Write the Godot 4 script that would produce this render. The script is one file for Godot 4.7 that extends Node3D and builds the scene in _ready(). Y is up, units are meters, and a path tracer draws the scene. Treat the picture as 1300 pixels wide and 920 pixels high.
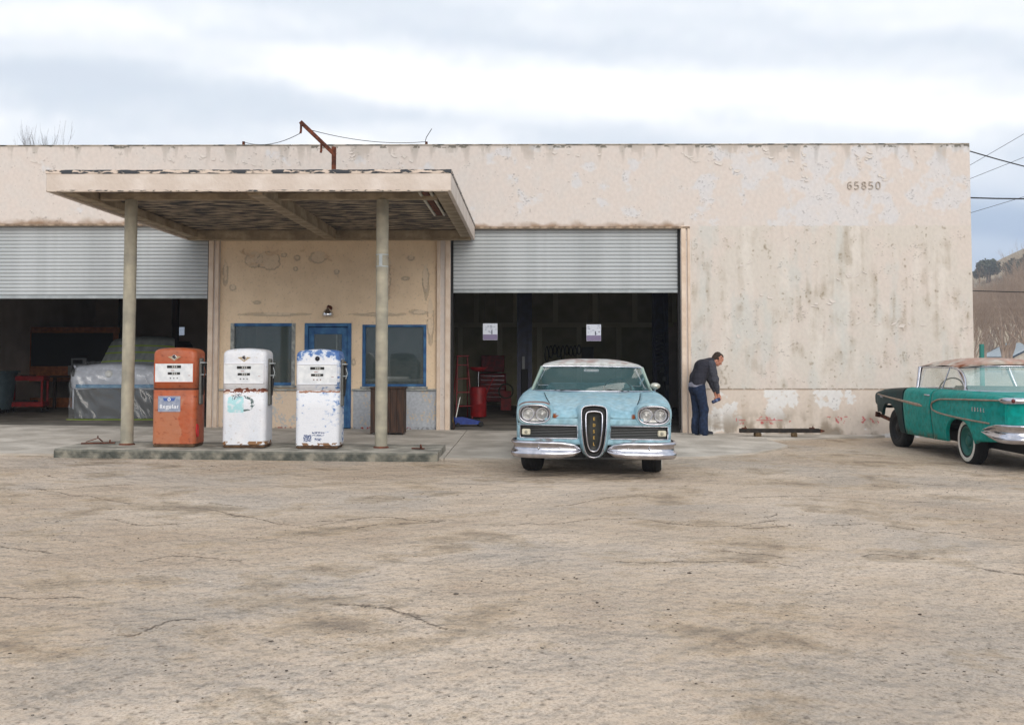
extends Node3D
# Old roadside garage under a bright overcast sky. Wall plane z = 0, camera looks towards -z.

const F := 1300.0      # focal length in photograph pixels
const EYE := Vector3(0, 1.47, 20.5)
var M := {}
var made := {}
var names := {}
var rng := RandomNumberGenerator.new()

func numbered(n: String) -> String:
	if not names.has(n):
		names[n] = 0
		return n
	names[n] += 1
	return "%s_%03d" % [n, names[n]]

func thing(called: String, label: String, category: String, at := Vector3.ZERO, turn := 0.0, group := "") -> Node3D:
	var o := Node3D.new()
	o.name = numbered(called)
	add_child(o)
	o.position = at
	o.rotation.y = turn
	tag(o, label, category, group)
	return o

func tag(o: Node, label: String, category: String, group := "") -> Node:
	o.set_meta("label", label)
	o.set_meta("category", category)
	if group != "":
		o.set_meta("group", group)
	return o

func structure(o: Node) -> Node:
	o.set_meta("kind", "structure")
	return o

func top(called: String, st: SurfaceTool, m: Material) -> MeshInstance3D:
	return put(st, numbered(called), m, self)

# ---------------------------------------------------------------- mesh helpers
func S() -> SurfaceTool:
	var st := SurfaceTool.new()
	st.begin(Mesh.PRIMITIVE_TRIANGLES)
	st.set_smooth_group(-1)
	st.set_color(Color(1, 1, 1))
	st.set_uv(Vector2.ZERO)
	return st

func mesh_of(st: SurfaceTool) -> ArrayMesh:
	st.generate_normals()
	st.index()
	return st.commit()

func put(st: SurfaceTool, called: String, m: Material, parent: Node) -> MeshInstance3D:
	return put_mesh(mesh_of(st), called, m, parent)

func put_mesh(me: Mesh, called: String, m: Material, parent: Node, at := Vector3.ZERO) -> MeshInstance3D:
	var o := MeshInstance3D.new()
	o.name = called
	o.mesh = me
	o.material_override = m
	o.position = at
	parent.add_child(o, true)
	return o

func tri(st: SurfaceTool, a: Vector3, b: Vector3, c: Vector3) -> void:
	st.add_vertex(a)
	st.add_vertex(b)
	st.add_vertex(c)

func quad(st: SurfaceTool, a: Vector3, b: Vector3, c: Vector3, d: Vector3) -> void:
	tri(st, a, b, c)
	tri(st, a, c, d)

# a quad turned so that its front looks along out
func qo(st: SurfaceTool, a: Vector3, b: Vector3, c: Vector3, d: Vector3, out: Vector3) -> void:
	if (c - a).cross(d - b).dot(out) > 0:
		quad(st, a, d, c, b)
	else:
		quad(st, a, b, c, d)

func to(st: SurfaceTool, a: Vector3, b: Vector3, c: Vector3, out: Vector3) -> void:
	if (b - a).cross(c - a).dot(out) > 0:
		tri(st, a, c, b)
	else:
		tri(st, a, b, c)

# a box with chamfered edges
func box(st: SurfaceTool, c: Vector3, s: Vector3, bev := 0.0, ba := Basis()) -> void:
	var h := s * 0.5
	bev = minf(bev, minf(h.x, minf(h.y, h.z)) * 0.9)
	var v := func(sg: Array, ax: int) -> Vector3:
		var p := Vector3(h.x * sg[0], h.y * sg[1], h.z * sg[2])
		for k in 3:
			if k != ax:
				p[k] -= bev * sg[k]
		return c + ba * p
	for ax in 3:
		var u := (ax + 1) % 3
		var w := (ax + 2) % 3
		for sg in [-1, 1]:
			var k := []
			for q in [[-1, -1], [1, -1], [1, 1], [-1, 1]]:
				var g := [0, 0, 0]
				g[ax] = sg
				g[u] = q[0]
				g[w] = q[1]
				k.append(v.call(g, ax))
			var o := Vector3.ZERO
			o[ax] = sg
			qo(st, k[0], k[1], k[2], k[3], ba * o)
	if bev <= 0.0:
		return
	for ax in 3:
		var u := (ax + 1) % 3
		var w := (ax + 2) % 3
		for su in [-1, 1]:
			for sw in [-1, 1]:
				var g0 := [0, 0, 0]
				g0[ax] = -1
				g0[u] = su
				g0[w] = sw
				var g1 := g0.duplicate()
				g1[ax] = 1
				var o := Vector3.ZERO
				o[u] = su
				o[w] = sw
				qo(st, v.call(g0, u), v.call(g1, u), v.call(g1, w), v.call(g0, w), ba * o)
	for sx in [-1, 1]:
		for sy in [-1, 1]:
			for sz in [-1, 1]:
				var g := [sx, sy, sz]
				to(st, v.call(g, 0), v.call(g, 1), v.call(g, 2), ba * Vector3(sx, sy, sz))

func bar(st: SurfaceTool, a: Vector3, b: Vector3, w: float, h: float, bev := 0.0) -> void:
	var z := (b - a).normalized()
	var up := Vector3.UP if absf(z.y) < 0.95 else Vector3.RIGHT
	var x := up.cross(z).normalized()
	box(st, (a + b) * 0.5, Vector3(w, h, a.distance_to(b)), bev, Basis(x, z.cross(x), z))

func tube(st: SurfaceTool, pts: Array, r, n := 8, caps := true, closed := false) -> void:
	st.set_smooth_group(0)
	var rings := []
	var up := Vector3.ZERO
	var m := pts.size()
	for i in m:
		var d: Vector3
		if closed:
			d = (pts[(i + 1) % m] - pts[(i + m - 1) % m]).normalized()
		else:
			d = (pts[mini(i + 1, m - 1)] - pts[maxi(i - 1, 0)]).normalized()
		if up == Vector3.ZERO:
			up = Vector3.UP if absf(d.y) < 0.9 else Vector3.RIGHT
		var x := up.cross(d).normalized()
		up = d.cross(x).normalized()
		var rad: float = r[i] if r is Array else r
		var ring := []
		for k in n:
			var a := TAU * k / n
			ring.append(pts[i] + (x * cos(a) + up * sin(a)) * rad)
		rings.append(ring)
	var last := m if closed else m - 1
	for i in last:
		var A: Array = rings[i]
		var B: Array = rings[(i + 1) % m]
		for k in n:
			quad(st, A[k], A[(k + 1) % n], B[(k + 1) % n], B[k])
	if caps and not closed:
		st.set_smooth_group(-1)
		for k in range(1, n - 1):
			tri(st, rings[0][0], rings[0][k + 1], rings[0][k])
			tri(st, rings[m - 1][0], rings[m - 1][k], rings[m - 1][k + 1])
	st.set_smooth_group(-1)

# profile of (radius, height) turned round y
func lathe(st: SurfaceTool, prof: Array, n := 20, xf := Transform3D(), smooth := true) -> void:
	st.set_smooth_group(0 if smooth else -1)
	for i in prof.size() - 1:
		for k in n:
			var a := TAU * k / n
			var b := TAU * (k + 1) / n
			var p: Vector2 = prof[i]
			var q: Vector2 = prof[i + 1]
			var v0 := xf * Vector3(p.x * cos(a), p.y, p.x * sin(a))
			var v1 := xf * Vector3(p.x * cos(b), p.y, p.x * sin(b))
			var v2 := xf * Vector3(q.x * cos(b), q.y, q.x * sin(b))
			var v3 := xf * Vector3(q.x * cos(a), q.y, q.x * sin(a))
			if p.x < 1e-5:
				tri(st, v0, v2, v3)
			elif q.x < 1e-5:
				tri(st, v0, v1, v2)
			else:
				quad(st, v0, v1, v2, v3)
	st.set_smooth_group(-1)

# rows of points as one smooth sheet, uv 0..1 unless uvf is given, colour from colf(point)
func sheet(st: SurfaceTool, P: Array, smooth := true, colf = null, uvf = null, flip := false) -> void:
	st.set_smooth_group(0 if smooth else -1)
	var nu := P.size()
	var nv: int = P[0].size()
	var cols := []
	var uvs := []
	for i in nu:
		var cr := []
		var ur := []
		for j in nv:
			cr.append(colf.call(P[i][j]) if colf != null else Color(1, 1, 1))
			ur.append(uvf.call(P[i][j]) if uvf != null else Vector2(float(j) / (nv - 1), float(i) / (nu - 1)))
		cols.append(cr)
		uvs.append(ur)
	var order := [[0, 0], [0, 1], [1, 1], [0, 0], [1, 1], [1, 0]]
	if flip:
		order = [[0, 0], [1, 1], [0, 1], [0, 0], [1, 0], [1, 1]]
	for i in nu - 1:
		for j in nv - 1:
			for o in order:
				st.set_color(cols[i + o[0]][j + o[1]])
				st.set_uv(uvs[i + o[0]][j + o[1]])
				st.add_vertex(P[i + o[0]][j + o[1]])
	st.set_smooth_group(-1)
	st.set_color(Color(1, 1, 1))

func prism(st: SurfaceTool, poly: Array, depth: float, xf := Transform3D()) -> void:
	var pv := PackedVector2Array(poly)
	var idx := Geometry2D.triangulate_polygon(pv)
	for i in range(0, idx.size(), 3):
		var a := pv[idx[i]]
		var b := pv[idx[i + 1]]
		var c := pv[idx[i + 2]]
		to(st, xf * Vector3(a.x, a.y, depth), xf * Vector3(b.x, b.y, depth), xf * Vector3(c.x, c.y, depth), xf.basis.z)
		to(st, xf * Vector3(a.x, a.y, 0), xf * Vector3(b.x, b.y, 0), xf * Vector3(c.x, c.y, 0), -xf.basis.z)
	var ccw := not Geometry2D.is_polygon_clockwise(pv)
	for i in pv.size():
		var a := pv[i]
		var b := pv[(i + 1) % pv.size()]
		var n2 := Vector2(b.y - a.y, a.x - b.x) * (1.0 if ccw else -1.0)
		qo(st, xf * Vector3(a.x, a.y, 0), xf * Vector3(b.x, b.y, 0), xf * Vector3(b.x, b.y, depth), xf * Vector3(a.x, a.y, depth), xf.basis * Vector3(n2.x, n2.y, 0))

# wall with rectangular openings: front at z0, thickness t towards -z; uv laid over the whole rectangle
func holed_wall(st: SurfaceTool, r: Rect2, holes: Array, z0: float, t: float) -> void:
	var xs := [r.position.x, r.end.x]
	var ys := [r.position.y, r.end.y]
	for h in holes:
		for v in [h.position.x, h.end.x]:
			if v > r.position.x and v < r.end.x and not xs.has(v):
				xs.append(v)
		for v in [h.position.y, h.end.y]:
			if v > r.position.y and v < r.end.y and not ys.has(v):
				ys.append(v)
	xs.sort()
	ys.sort()
	var solid := func(i: int, j: int) -> bool:
		if i < 0 or j < 0 or i >= xs.size() - 1 or j >= ys.size() - 1:
			return false
		var c := Vector2((xs[i] + xs[i + 1]) * 0.5, (ys[j] + ys[j + 1]) * 0.5)
		for h in holes:
			if h.has_point(c):
				return false
		return true
	var V := func(x: float, y: float, z: float) -> void:
		st.set_uv(Vector2((x - r.position.x) / r.size.x, 1.0 - (y - r.position.y) / r.size.y))
		st.add_vertex(Vector3(x, y, z))
	var face := func(a: Array, b: Array, c: Array, d: Array) -> void:
		for p in [a, b, c, a, c, d]:
			V.call(p[0], p[1], p[2])
	for i in xs.size() - 1:
		for j in ys.size() - 1:
			if not solid.call(i, j):
				continue
			var x0: float = xs[i]
			var x1: float = xs[i + 1]
			var y0: float = ys[j]
			var y1: float = ys[j + 1]
			var z1 := z0 - t
			face.call([x0, y0, z0], [x0, y1, z0], [x1, y1, z0], [x1, y0, z0])
			face.call([x1, y0, z1], [x1, y1, z1], [x0, y1, z1], [x0, y0, z1])
			if not solid.call(i - 1, j):
				face.call([x0, y0, z1], [x0, y1, z1], [x0, y1, z0], [x0, y0, z0])
			if not solid.call(i + 1, j):
				face.call([x1, y0, z0], [x1, y1, z0], [x1, y1, z1], [x1, y0, z1])
			if not solid.call(i, j + 1):
				face.call([x0, y1, z0], [x0, y1, z1], [x1, y1, z1], [x1, y1, z0])
			if not solid.call(i, j - 1):
				face.call([x0, y0, z1], [x0, y0, z0], [x1, y0, z0], [x1, y0, z1])

# smooth curve through a table of [t, v] rows (t rising)
func crv(tab: Array, t: float) -> float:
	var n := tab.size()
	if t <= tab[0][0]:
		return tab[0][1]
	if t >= tab[n - 1][0]:
		return tab[n - 1][1]
	var i := 0
	while i < n - 2 and t > tab[i + 1][0]:
		i += 1
	var t0: float = tab[i][0]
	var t1: float = tab[i + 1][0]
	var v0: float = tab[i][1]
	var v1: float = tab[i + 1][1]
	var h := t1 - t0
	var d := (v1 - v0) / h
	var da := d
	var db := d
	if i > 0:
		var dp: float = (v0 - tab[i - 1][1]) / (t0 - tab[i - 1][0])
		da = 0.0 if dp * d <= 0 else 2.0 * dp * d / (dp + d)
	if i < n - 2:
		var dn: float = (tab[i + 2][1] - v1) / (tab[i + 2][0] - t1)
		db = 0.0 if dn * d <= 0 else 2.0 * dn * d / (dn + d)
	var u := (t - t0) / h
	return v0 * (1 + 2 * u) * (1 - u) * (1 - u) + v1 * u * u * (3 - 2 * u) + h * (da * u * (1 - u) * (1 - u) - db * u * u * (1 - u))

func text(called: String, words: String, height: float, depth: float, m: Material, parent: Node, xf: Transform3D, font := "Droid Sans", bold := true) -> MeshInstance3D:
	var tm := TextMesh.new()
	var f := SystemFont.new()
	f.font_names = PackedStringArray([font])
	f.font_weight = 700 if bold else 400
	tm.font = f
	tm.text = words
	tm.font_size = 32
	tm.pixel_size = height / 23.0
	tm.depth = depth
	var o := put_mesh(tm, called, m, parent)
	o.transform = xf
	return o

# implicit body from tapered capsules: bones [a, b, ra, rb], joined with a smooth minimum, meshed as surface nets
func flesh(st: SurfaceTool, bones: Array, cell: float, k: float) -> void:
	var lo := Vector3.ONE * 1e9
	var hi := -lo
	for b in bones:
		var r: float = maxf(b[2], b[3])
		lo = lo.min(b[0] - Vector3.ONE * r).min(b[1] - Vector3.ONE * r)
		hi = hi.max(b[0] + Vector3.ONE * r).max(b[1] + Vector3.ONE * r)
	lo -= Vector3.ONE * cell * 2.5
	hi += Vector3.ONE * cell * 2.5
	var nx := int((hi.x - lo.x) / cell) + 2
	var ny := int((hi.y - lo.y) / cell) + 2
	var nz := int((hi.z - lo.z) / cell) + 2
	var fld := PackedFloat32Array()
	fld.resize(nx * ny * nz)
	fld.fill(10.0)
	for b in bones:
		var A: Vector3 = b[0]
		var B: Vector3 = b[1]
		var ra: float = b[2]
		var rb: float = b[3]
		var ab := B - A
		var l2 := maxf(ab.length_squared(), 1e-9)
		var mg := maxf(ra, rb) + k + cell * 2.0
		var bl := (A.min(B) - Vector3.ONE * mg - lo) / cell
		var bh := (A.max(B) + Vector3.ONE * mg - lo) / cell
		for x in range(maxi(0, int(bl.x)), mini(nx, int(bh.x) + 1)):
			for y in range(maxi(0, int(bl.y)), mini(ny, int(bh.y) + 1)):
				for z in range(maxi(0, int(bl.z)), mini(nz, int(bh.z) + 1)):
					var p := lo + Vector3(x, y, z) * cell
					var t := clampf((p - A).dot(ab) / l2, 0, 1)
					var d := (p - A - ab * t).length() - lerpf(ra, rb, t)
					var at := (x * ny + y) * nz + z
					var e := fld[at]
					var h := maxf(k - absf(e - d), 0.0) / k
					fld[at] = minf(e, d) - h * h * k * 0.25
	var vid := {}
	var verts := PackedVector3Array()
	var off := [0, nz * ny, nz, nz * ny + nz, 1, nz * ny + 1, nz + 1, nz * ny + nz + 1]
	for x in nx - 1:
		for y in ny - 1:
			for z in nz - 1:
				var at := (x * ny + y) * nz + z
				var c := 0
				for q in 8:
					if fld[at + off[q]] < 0.0:
						c += 1
				if c == 0 or c == 8:
					continue
				var s := Vector3.ZERO
				var m := 0
				for e in [[0, 1], [2, 3], [4, 5], [6, 7], [0, 2], [1, 3], [4, 6], [5, 7], [0, 4], [1, 5], [2, 6], [3, 7]]:
					var f0 := fld[at + off[e[0]]]
					var f1 := fld[at + off[e[1]]]
					if (f0 < 0.0) != (f1 < 0.0):
						var t := f0 / (f0 - f1)
						var p0 := Vector3(e[0] & 1, (e[0] >> 1) & 1, (e[0] >> 2) & 1)
						var p1 := Vector3(e[1] & 1, (e[1] >> 1) & 1, (e[1] >> 2) & 1)
						s += p0.lerp(p1, t)
						m += 1
				vid[at] = verts.size()
				verts.append(lo + (Vector3(x, y, z) + s / m) * cell)
	st.set_smooth_group(0)
	var stp := [nz * ny, nz, 1]
	for at in vid:
		for ax in 3:
			var a0 := fld[at]
			var a1: float = fld[at + stp[ax]]
			if (a0 < 0.0) == (a1 < 0.0):
				continue
			var u: int = stp[(ax + 1) % 3]
			var w: int = stp[(ax + 2) % 3]
			if not (vid.has(at - u) and vid.has(at - w) and vid.has(at - u - w)):
				continue
			var q0 := verts[vid[at]]
			var q1 := verts[vid[at - u]]
			var q2 := verts[vid[at - u - w]]
			var q3 := verts[vid[at - w]]
			if a0 < 0.0:
				quad(st, q0, q3, q2, q1)
			else:
				quad(st, q0, q1, q2, q3)
	st.set_smooth_group(-1)

# ---------------------------------------------------------------- materials
func C(r: float, g: float, b: float, a := 1.0) -> Color:
	return Color(r / 255.0, g / 255.0, b / 255.0, a)

func L(r: float, g: float, b: float) -> Color:
	return C(r, g, b).srgb_to_linear()

func mat(c: Color, rough := 0.8, metal := 0.0) -> StandardMaterial3D:
	var m := StandardMaterial3D.new()
	m.albedo_color = c
	m.roughness = rough
	m.metallic = metal
	return m

func noise(sd: int, freq: float, oct := 4, type := FastNoiseLite.TYPE_SIMPLEX_SMOOTH) -> FastNoiseLite:
	var n := FastNoiseLite.new()
	n.seed = sd
	n.frequency = freq
	n.noise_type = type
	n.fractal_octaves = oct
	return n

func ramp(stops: Array) -> Gradient:
	var g := Gradient.new()
	var o := PackedFloat32Array()
	var c := PackedColorArray()
	for s in stops:
		o.append(s[0])
		c.append(s[1])
	g.offsets = o
	g.colors = c
	return g

func ntex(n: FastNoiseLite, size: int, g: Gradient, normal := 0.0) -> NoiseTexture2D:
	var t := NoiseTexture2D.new()
	t.width = size
	t.height = size
	t.seamless = true
	t.seamless_blend_skirt = 0.2
	t.noise = n
	t.color_ramp = g
	if normal > 0.0:
		t.as_normal_map = true
		t.bump_strength = normal
		t.color_ramp = null
	return t

# mottled material, the pattern laid over the world or the object by triplanar mapping; span in metres per repeat
func mottled(a: Color, b: Color, rough: float, span: float, sd: int, metal := 0.0, bump := 0.0, oct := 5) -> StandardMaterial3D:
	var key := str([a, b, rough, span, sd, metal, bump])
	if made.has(key):
		return made[key]
	var m := mat(Color(1, 1, 1), rough, metal)
	made[key] = m
	m.albedo_texture = ntex(noise(sd, 0.012, oct), 256, ramp([[0.2, a], [0.5, a.lerp(b, 0.45)], [0.8, b]]))
	m.uv1_triplanar = true
	m.uv1_scale = Vector3.ONE / span
	if bump > 0.0:
		m.normal_enabled = true
		m.normal_texture = grain_normal()
		m.normal_scale = bump
	return m

var grain_n: NoiseTexture2D
func grain_normal() -> NoiseTexture2D:
	if grain_n == null:
		grain_n = ntex(noise(77, 0.05, 5), 256, null, 6.0)
	return grain_n

# ---------------------------------------------------------------- ground level
func gnd(x: float, z: float) -> float:
	var near := clampf((z - 0.4) / 1.2, 0, 1)
	var a := -0.011 * clampf(x, -14, 14)
	var b := -0.011 * clampf(x, -14, 3) - 0.022 * clampf(x - 3.0, 0, 6)
	return lerpf(a, b, near) - 0.05 * smoothstep(0.0, 4.0, z) * smoothstep(1.0, -2.0, x)

func setup_camera_and_sky() -> void:
	var cam := Camera3D.new()
	cam.name = "camera"
	cam.projection = Camera3D.PROJECTION_FRUSTUM
	cam.near = 0.1
	cam.far = 3000.0
	cam.size = 0.1 * 920.0 / F
	var pitch := 2.8
	var yaw := 0.55
	# the photographed area ends above the lower border of the frame, so the lens is shifted down
	var horizon_y := 455.0
	var pp_y := horizon_y - F * tan(deg_to_rad(pitch))
	var pp_x := 676.0 - F * tan(deg_to_rad(yaw))
	cam.frustum_offset = Vector2((650.0 - pp_x) / F * 0.1, (pp_y - 460.0) / F * 0.1)
	cam.rotation_degrees = Vector3(pitch, yaw, 0)
	cam.position = EYE
	add_child(cam)
	cam.current = true

	var we := WorldEnvironment.new()
	we.name = "environment"
	var e := Environment.new()
	e.background_mode = Environment.BG_SKY
	e.tonemap_mode = Environment.TONE_MAPPER_LINEAR
	e.tonemap_exposure = 1.3
	e.sdfgi_enabled = true
	e.ssao_enabled = true
	e.ssil_enabled = true
	e.fog_enabled = true
	e.fog_density = 0.0007
	e.fog_light_color = C(205, 214, 226)
	var sky := Sky.new()
	var pm := PanoramaSkyMaterial.new()
	pm.panorama = sky_image()
	pm.energy_multiplier = 0.95
	sky.sky_material = pm
	e.sky = sky
	e.background_energy_multiplier = 1.0
	we.environment = e
	add_child(we)

	var sun := DirectionalLight3D.new()
	sun.name = "sun"
	sun.light_energy = 0.5
	sun.light_color = C(255, 246, 234)
	sun.light_angular_distance = 45.0
	sun.shadow_enabled = true
	sun.rotation_degrees = Vector3(-24, 14, 0)
	add_child(sun)

func sky_image() -> ImageTexture:
	var w := 1024
	var h := 512
	var im := Image.create(w, h, false, Image.FORMAT_RGB8)
	var n1 := noise(5, 0.8, 6)
	n1.domain_warp_enabled = true
	n1.domain_warp_amplitude = 0.8
	n1.domain_warp_frequency = 0.4
	var n2 := noise(9, 0.16, 3)
	var white := Vector3(0.985, 0.988, 0.995)
	var grey := Vector3(0.80, 0.838, 0.885)
	var blue := Vector3(0.61, 0.69, 0.80)
	for y in h:
		var el := (0.5 - (y + 0.5) / h) * PI
		if el < -0.03:
			im.fill_rect(Rect2i(0, y, w, 1), Color(0.62, 0.6, 0.57))
			continue
		for x in w:
			var az := ((x + 0.5) / w - 0.5) * TAU
			var d := Vector3(sin(az) * cos(el), sin(el), -cos(az) * cos(el))
			var k := 1.0 / (maxf(d.y, 0.0) + 0.16)
			var p := Vector2(d.x * k * 0.8 + d.z * k * 0.35, d.z * k * 1.9)
			var a := n1.get_noise_2d(p.x + 3.1, p.y) * 0.9 + n2.get_noise_2d(p.x, p.y + 7.0) * 0.65
			var t := smoothstep(-0.55, 0.5, a)
			var c := grey.lerp(white, t)
			var low := smoothstep(0.22, 0.09, el) * (0.75 + 0.25 * smoothstep(0.5, -0.3, a))
			c = c.lerp(blue, low * 0.9)
			im.set_pixel(x, y, Color(c.x, c.y, c.z))
	return ImageTexture.create_from_image(im)

func nbytes(sd: int, freq: float, w: int, h: int, oct := 4, type := FastNoiseLite.TYPE_SIMPLEX_SMOOTH) -> PackedByteArray:
	var n := noise(sd, freq, oct, type)
	return n.get_image(w, h, false, false, true).get_data()

# the big stucco front: paint, peeled patches, stains, streaks; one pixel is about 18 mm
func facade_images(x0: float, y0: float, W: float, H: float) -> Array:
	var w := 1360
	var h := int(w * H / W)
	var im := PackedByteArray()
	im.resize(w * h * 3)
	var hg := PackedByteArray()
	hg.resize(w * h)
	var a := nbytes(11, 0.012, w, h, 5)
	var b := nbytes(12, 0.035, w, h, 5)
	var c := nbytes(13, 0.16, w, h, 3)
	var d := nbytes(14, 0.006, w, h, 3)
	var s := nbytes(15, 0.05, w, 64, 4)       # streaks: sampled with a slow second coordinate
	var e := nbytes(16, 0.022, w, h, 6)
	var v1 := nbytes(17, 0.022, w, h / 4 + 2, 4)      # tall soft patches
	var v2 := nbytes(18, 0.075, w, h / 8 + 2, 4)      # narrow runs
	for j in h:
		var y := y0 + H * (1.0 - (j + 0.5) / h)
		var jj := int(j * 0.12) % 64
		for i in w:
			var x := x0 + W * (i + 0.5) / w
			var q := j * w + i
			var fa := a[q] / 255.0
			var fb := b[q] / 255.0
			var fc := c[q] / 255.0
			var fd := d[q] / 255.0
			var fs := s[jj * w + i] / 255.0
			var fe := e[q] / 255.0
			var col := Vector3(0.828, 0.788, 0.76)
			var ht := 0.5 + (fc - 0.5) * 0.22
			# chalky wear
			col = col.lerp(Vector3(0.815, 0.79, 0.77), smoothstep(0.3, 0.8, fb) * 0.6)
			# layers of paint gone: paler cool undercoat
			var peel := 0.46 + (0.16 if y < 4.1 else 0.0)
			if x > 3.4 and y > 4.1:
				peel -= 0.14 * smoothstep(3.4, 5.0, x)
			if x < -3.0:
				peel += 0.12
			var gone := fa * 0.4 + fe * 0.28 + fd * 0.07 + fb * 0.2 + fc * 0.05
			var bare := smoothstep(-0.015, 0.05, gone - 0.585 - (peel - 0.46) * 0.8)
			if bare > 0.0:
				col = col.lerp(Vector3(0.835, 0.825, 0.825).lerp(Vector3(0.805, 0.815, 0.84), fb), bare * 0.62)
				ht -= 0.14 * bare
			# lower right: greyer repaint below a straight edge, washed and stained downwards
			if x > 3.18 and y < 4.13 + (fc - 0.5) * 0.04:
				var f1 := v1[(j >> 2) * w + i] / 255.0
				var f2 := v2[(j >> 3) * w + i] / 255.0
				var f3 := v1[(j >> 2) * w + (i + 517) % w] / 255.0
				col = Vector3(0.808, 0.78, 0.745).lerp(Vector3(0.82, 0.78, 0.747), smoothstep(0.35, 0.7, fa))
				col = col.lerp(Vector3(0.845, 0.82, 0.788), smoothstep(0.5, 0.75, f3) * 0.7)
				col = col.lerp(Vector3(0.768, 0.775, 0.758), smoothstep(0.52, 0.72, f1 * 0.6 + fa * 0.25 + fb * 0.15) * 0.6)
				var wash := smoothstep(0.42, 0.74, f2 * 0.5 + f3 * 0.2 + fb * 0.3) * smoothstep(0.36, 0.66, fd * 0.5 + fe * 0.5)
				col = col.lerp(Vector3(0.655, 0.61, 0.55), wash * 0.62)
				var fleck := smoothstep(0.62, 0.78, fc * 0.55 + f2 * 0.2 + fb * 0.25)
				col = col.lerp(Vector3(0.5, 0.45, 0.37), fleck * 0.55)
				ht -= fleck * 0.12
			# moss and black run-off below the coping
			var run := smoothstep(0.45, 0.8, fs) * (0.12 + 0.45 * fs)
			var dtop := (y0 + H) - y
			if dtop < run + 0.03:
				var k := smoothstep(run + 0.03, 0.0, dtop) * (0.4 + 0.6 * fc)
				col = col.lerp(Vector3(0.34, 0.32, 0.27), clampf(k * 0.3, 0, 0.4))
			if dtop < 0.05 and fb > 0.6 and fc > 0.4:
				col = col.lerp(Vector3(0.3, 0.29, 0.25), 0.6)
			# grime caught under the long groove
			if x > 3.18 and absf(y - 0.852) < 0.012 + 0.03 * fb * fe and fc > 0.35:
				col = col.lerp(Vector3(0.42, 0.37, 0.31), 0.6)
			# plinth band
			if x > 3.18 and y < 0.86:
				col = col.lerp(Vector3(0.83, 0.765, 0.71), 0.5)
				var pb := smoothstep(0.53, 0.56, fa * 0.45 + fe * 0.45 + fc * 0.1)
				col = col.lerp(Vector3(0.86, 0.855, 0.85), pb)
				ht -= 0.15 * pb
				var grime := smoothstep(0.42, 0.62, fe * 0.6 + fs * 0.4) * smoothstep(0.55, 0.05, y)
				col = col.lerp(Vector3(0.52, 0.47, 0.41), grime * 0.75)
				# red paint specks
				var ry := absf(y - 0.245 - (x - 4.3) * 0.004)
				if x > 4.05 and x < 8.2 and ry < 0.07 and fc > 0.62 and fb > 0.58:
					col = col.lerp(Vector3(0.70, 0.2, 0.23), 0.6)
				elif x > 4.1 and x < 5.0 and ry < 0.011 and fb > 0.42:
					col = col.lerp(Vector3(0.72, 0.25, 0.27), 0.6)
			# rusty dirt over the door heads
			for dr in [[-12.0, -6.4, 4.17], [-1.75, 3.05, 4.1]]:
				var up: float = y - dr[2]
				if x > dr[0] and x < dr[1] and up > 0.0 and up < 0.22:
					var k := smoothstep(0.22 * fb + 0.03, 0.0, up) * fe
					col = col.lerp(Vector3(0.5, 0.38, 0.28), clampf(k * 1.2, 0, 0.8))
			# pits and specks
			if fc > 0.84 and fb > 0.5:
				col *= 0.86
				ht -= 0.25
			# curling edges of peeled paint
			var edge := absf(fe - 0.57)
			if edge < 0.006 and fa > 0.5 and fb > 0.42:
				col *= 0.84
				ht += 0.3
			col *= 0.97 + fc * 0.06
			im[q * 3] = int(clampf(col.x, 0, 1) * 255)
			im[q * 3 + 1] = int(clampf(col.y, 0, 1) * 255)
			im[q * 3 + 2] = int(clampf(col.z, 0, 1) * 255)
			hg[q] = int(clampf(ht, 0, 1) * 255)
	var ci := Image.create_from_data(w, h, false, Image.FORMAT_RGB8, im)
	var hi := Image.create_from_data(w, h, false, Image.FORMAT_L8, hg)
	hi.convert(Image.FORMAT_RGBA8)
	hi.bump_map_to_normal_map(1.2)
	return [ImageTexture.create_from_image(ci), ImageTexture.create_from_image(hi)]

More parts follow.
